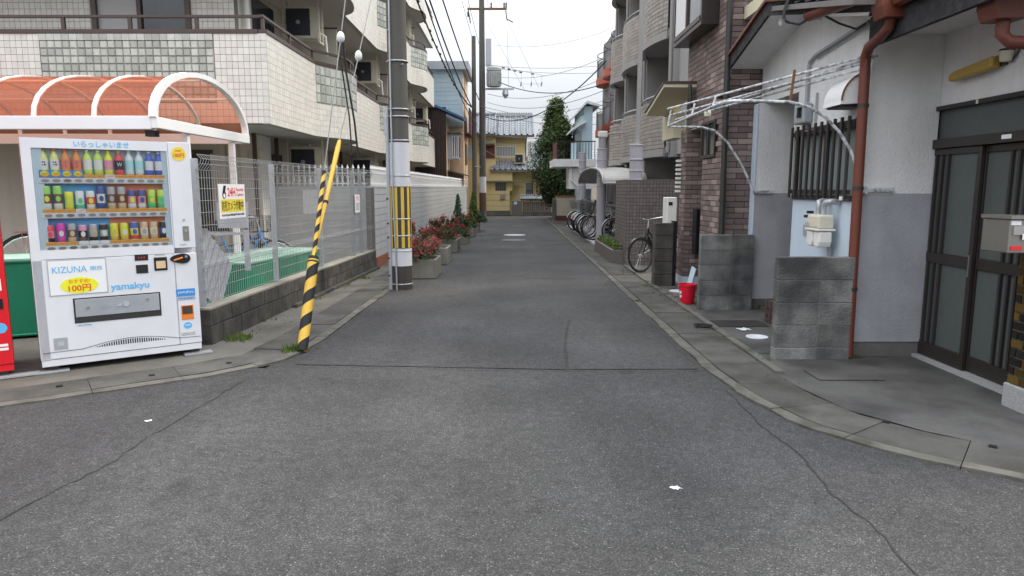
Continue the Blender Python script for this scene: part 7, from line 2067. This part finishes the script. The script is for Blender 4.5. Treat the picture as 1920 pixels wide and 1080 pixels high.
def line(a, b_, sag, r_, label, m='cable', n=22, lump=0):
    a, b_ = Vector(a), Vector(b_)
    pts = [a.lerp(b_, t / n) - Z * (sag * 4 * (t / n) * (1 - t / n)) for t in range(n + 1)]
    q = MB(); q.tube(pts, r_, 5)
    if lump:
        for t in range(1, n * 3):
            s = t / (n * 3.0); p = a.lerp(b_, s) - Z * (sag * 4 * s * (1 - s))
            if t % 2: q.lathe([(r_ * 0.5, -r_ * 2), (r_ * 2.0, 0), (r_ * 0.5, r_ * 2)], p + Vector((R.uniform(-1, 1), 0, R.uniform(-1, 1))) * r_ * 1.2, 5)
    return whole(q, 'power_line', m, label, 'cable', tuple(a), 'overhead wires along the street')
# along the street, between the two poles
line((-2.35, 10.2, 6.9), (-1.95, 34.3, 5.3), 0.75, 0.022, 'ragged bundled cable nearest the apartment block along the street', lump=1)
line((-2.1, 10.2, 7.0), (-1.75, 34.5, 5.0), 0.5, 0.024, 'thick black cable second from the apartment block along the street')
line((-1.9, 10.2, 7.1), (-1.60, 34.8, 5.7), 0.35, 0.022, 'thick black cable third from the apartment block along the street')
line((-1.62, 10.2, 8.2), (-1.85, 34.4, 8.4), 0.35, 0.011, 'thin wire reaching the top of the thinner far pole', 'cable_grey')
line((-1.5, 10.2, 8.4), (-1.55, 34.9, 8.2), 0.35, 0.011, 'thin wire reaching the transformer pole above the transformer', 'cable_grey')
line((-1.35, 10.2, 8.7), (-2.0, 34.9, 9.5), 0.3, 0.009, 'thin wire reaching the left end of the crossarm', 'cable_grey')
line((-1.1, 10.2, 9.0), (-1.1, 34.9, 9.8), 0.3, 0.009, 'thin wire reaching the middle of the crossarm', 'cable_grey')
# from the far pole across to the right
line((-1.3, 34.9, 4.9), (3.4, 26.0, 6.0), 0.9, 0.022, 'heavy black cable sagging lowest across to the curved balconies')
line((-0.75, 34.8, 6.6), (3.6, 28.6, 5.55), 0.45, 0.020, 'black cable from the transformer across to the balconies')
line((-1.2, 34.9, 7.35), (6.5, 35.5, 7.7), 0.25, 0.010, 'upper of two thin wires crossing the sky to the right', 'cable_grey')
line((-1.2, 34.9, 7.25), (6.5, 35.0, 7.2), 0.25, 0.010, 'lower of two thin wires crossing the sky to the right', 'cable_grey')
line((-0.9, 34.9, 8.3), (6.0, 31.0, 9.0), 0.6, 0.008, 'fine wire rising to the top of the right apartment block', 'cable_grey')
line((-1.3, 34.8, 5.2), (5.0, 34.0, 4.6), 0.4, 0.012, 'wire sagging behind the tree top', 'cable_grey')
line((-1.3, 34.8, 4.2), (3.0, 36.0, 4.1), 0.25, 0.010, 'wire running past the ridge of the yellow house', 'cable_grey')
line((-0.3, 34.9, 9.6), (1.3, 34.9, 6.3), -0.0, 0.008, 'wire hanging steeply from the right end of the crossarm', 'cable_grey')
line((-1.2, 34.9, 9.3), (0.6, 34.9, 6.2), -0.0, 0.008, 'wire slanting from the pole head down to the right', 'cable_grey')
line((-0.25, 34.9, 9.5), (-0.15, 35, 6.2), 0.0, 0.008, 'wire dropping straight from the crossarm to the lower arm', 'cable_grey')
line((-7.0, 20, 9.0), (6.0, 20.0, 9.6), 0.25, 0.010, 'wire crossing high over the street from block to block', 'cable_grey')
for i, (a, b_, sg, r_, lab) in enumerate((
    ((-1.2, 34.9, 6.9), (4.2, 29.0, 6.9), 0.5, 0.010, 'thin wire ending at the upper round balcony'),
    ((-1.2, 34.9, 6.0), (4.2, 29.0, 6.1), 0.55, 0.012, 'second thin wire ending at the upper round balcony'),
    ((-1.2, 34.9, 5.6), (3.6, 25.0, 5.0), 0.5, 0.012, 'wire sagging toward the lower curved balconies'),
    ((-1.3, 34.9, 5.0), (5.0, 31.0, 5.6), 0.45, 0.010, 'wire passing over the top of the evergreen tree'),
    ((-1.6, 34.5, 5.4), (6.0, 45.0, 6.0), 0.4, 0.012, 'wire running away behind the evergreen tree'),
    ((-1.6, 34.9, 3.9), (0.5, 37.1, 3.7), 0.15, 0.012, 'service wire into the yellow house'),
    ((-1.5, 34.9, 3.4), (0.1, 37.0, 2.9), 0.12, 0.010, 'lower service wire into the yellow house'),
    ((-1.0, 34.9, 9.8), (-2.2, 30.0, 13.0), 0.0, 0.008, 'wire rising out of view from the crossarm'),
    ((-1.7, 10.2, 5.6), (-1.7, 34.5, 4.5), 0.55, 0.016, 'lowest cable along the street beside the apartment block'))):
    line(a, b_, sg, r_, lab, 'cable_grey' if i != 8 else 'cable')
# fuses hanging in a row on the wires to the right
q = MB()
fz = thing('line_fuses', 'row of dark insulators strung on the wires right of the transformer', 'insulators', (0.3, 34.9, 7.0))
for k in range(6):
    q = MB(); x = -0.7 + 0.28 * k if k < 5 else 1.0
    q.tube([(x - 0.07, 34.85, 7.30 - 0.07 * k), (x + 0.07, 34.85, 7.28 - 0.07 * k)], 0.035, 6); q.build('insulator', 'dark_steel', fz)
q = MB(); q.tube([(-1.2, 34.85, 7.40), (1.6, 34.85, 6.85)], 0.009, 4)
for x, z in ((0.45, 7.02), (0.95, 6.93), (1.45, 6.86)): q.tube([(x, 34.85, z), (x, 34.85, 6.42)], 0.008, 4); q.tube([(x, 34.85, 6.55), (x - 0.03, 34.85, 6.35)], 0.03, 5)
q.tube([(0.4, 34.85, 6.46), (1.5, 34.85, 6.46)], 0.008, 4)
q.build('wire', 'cable_grey', fz)
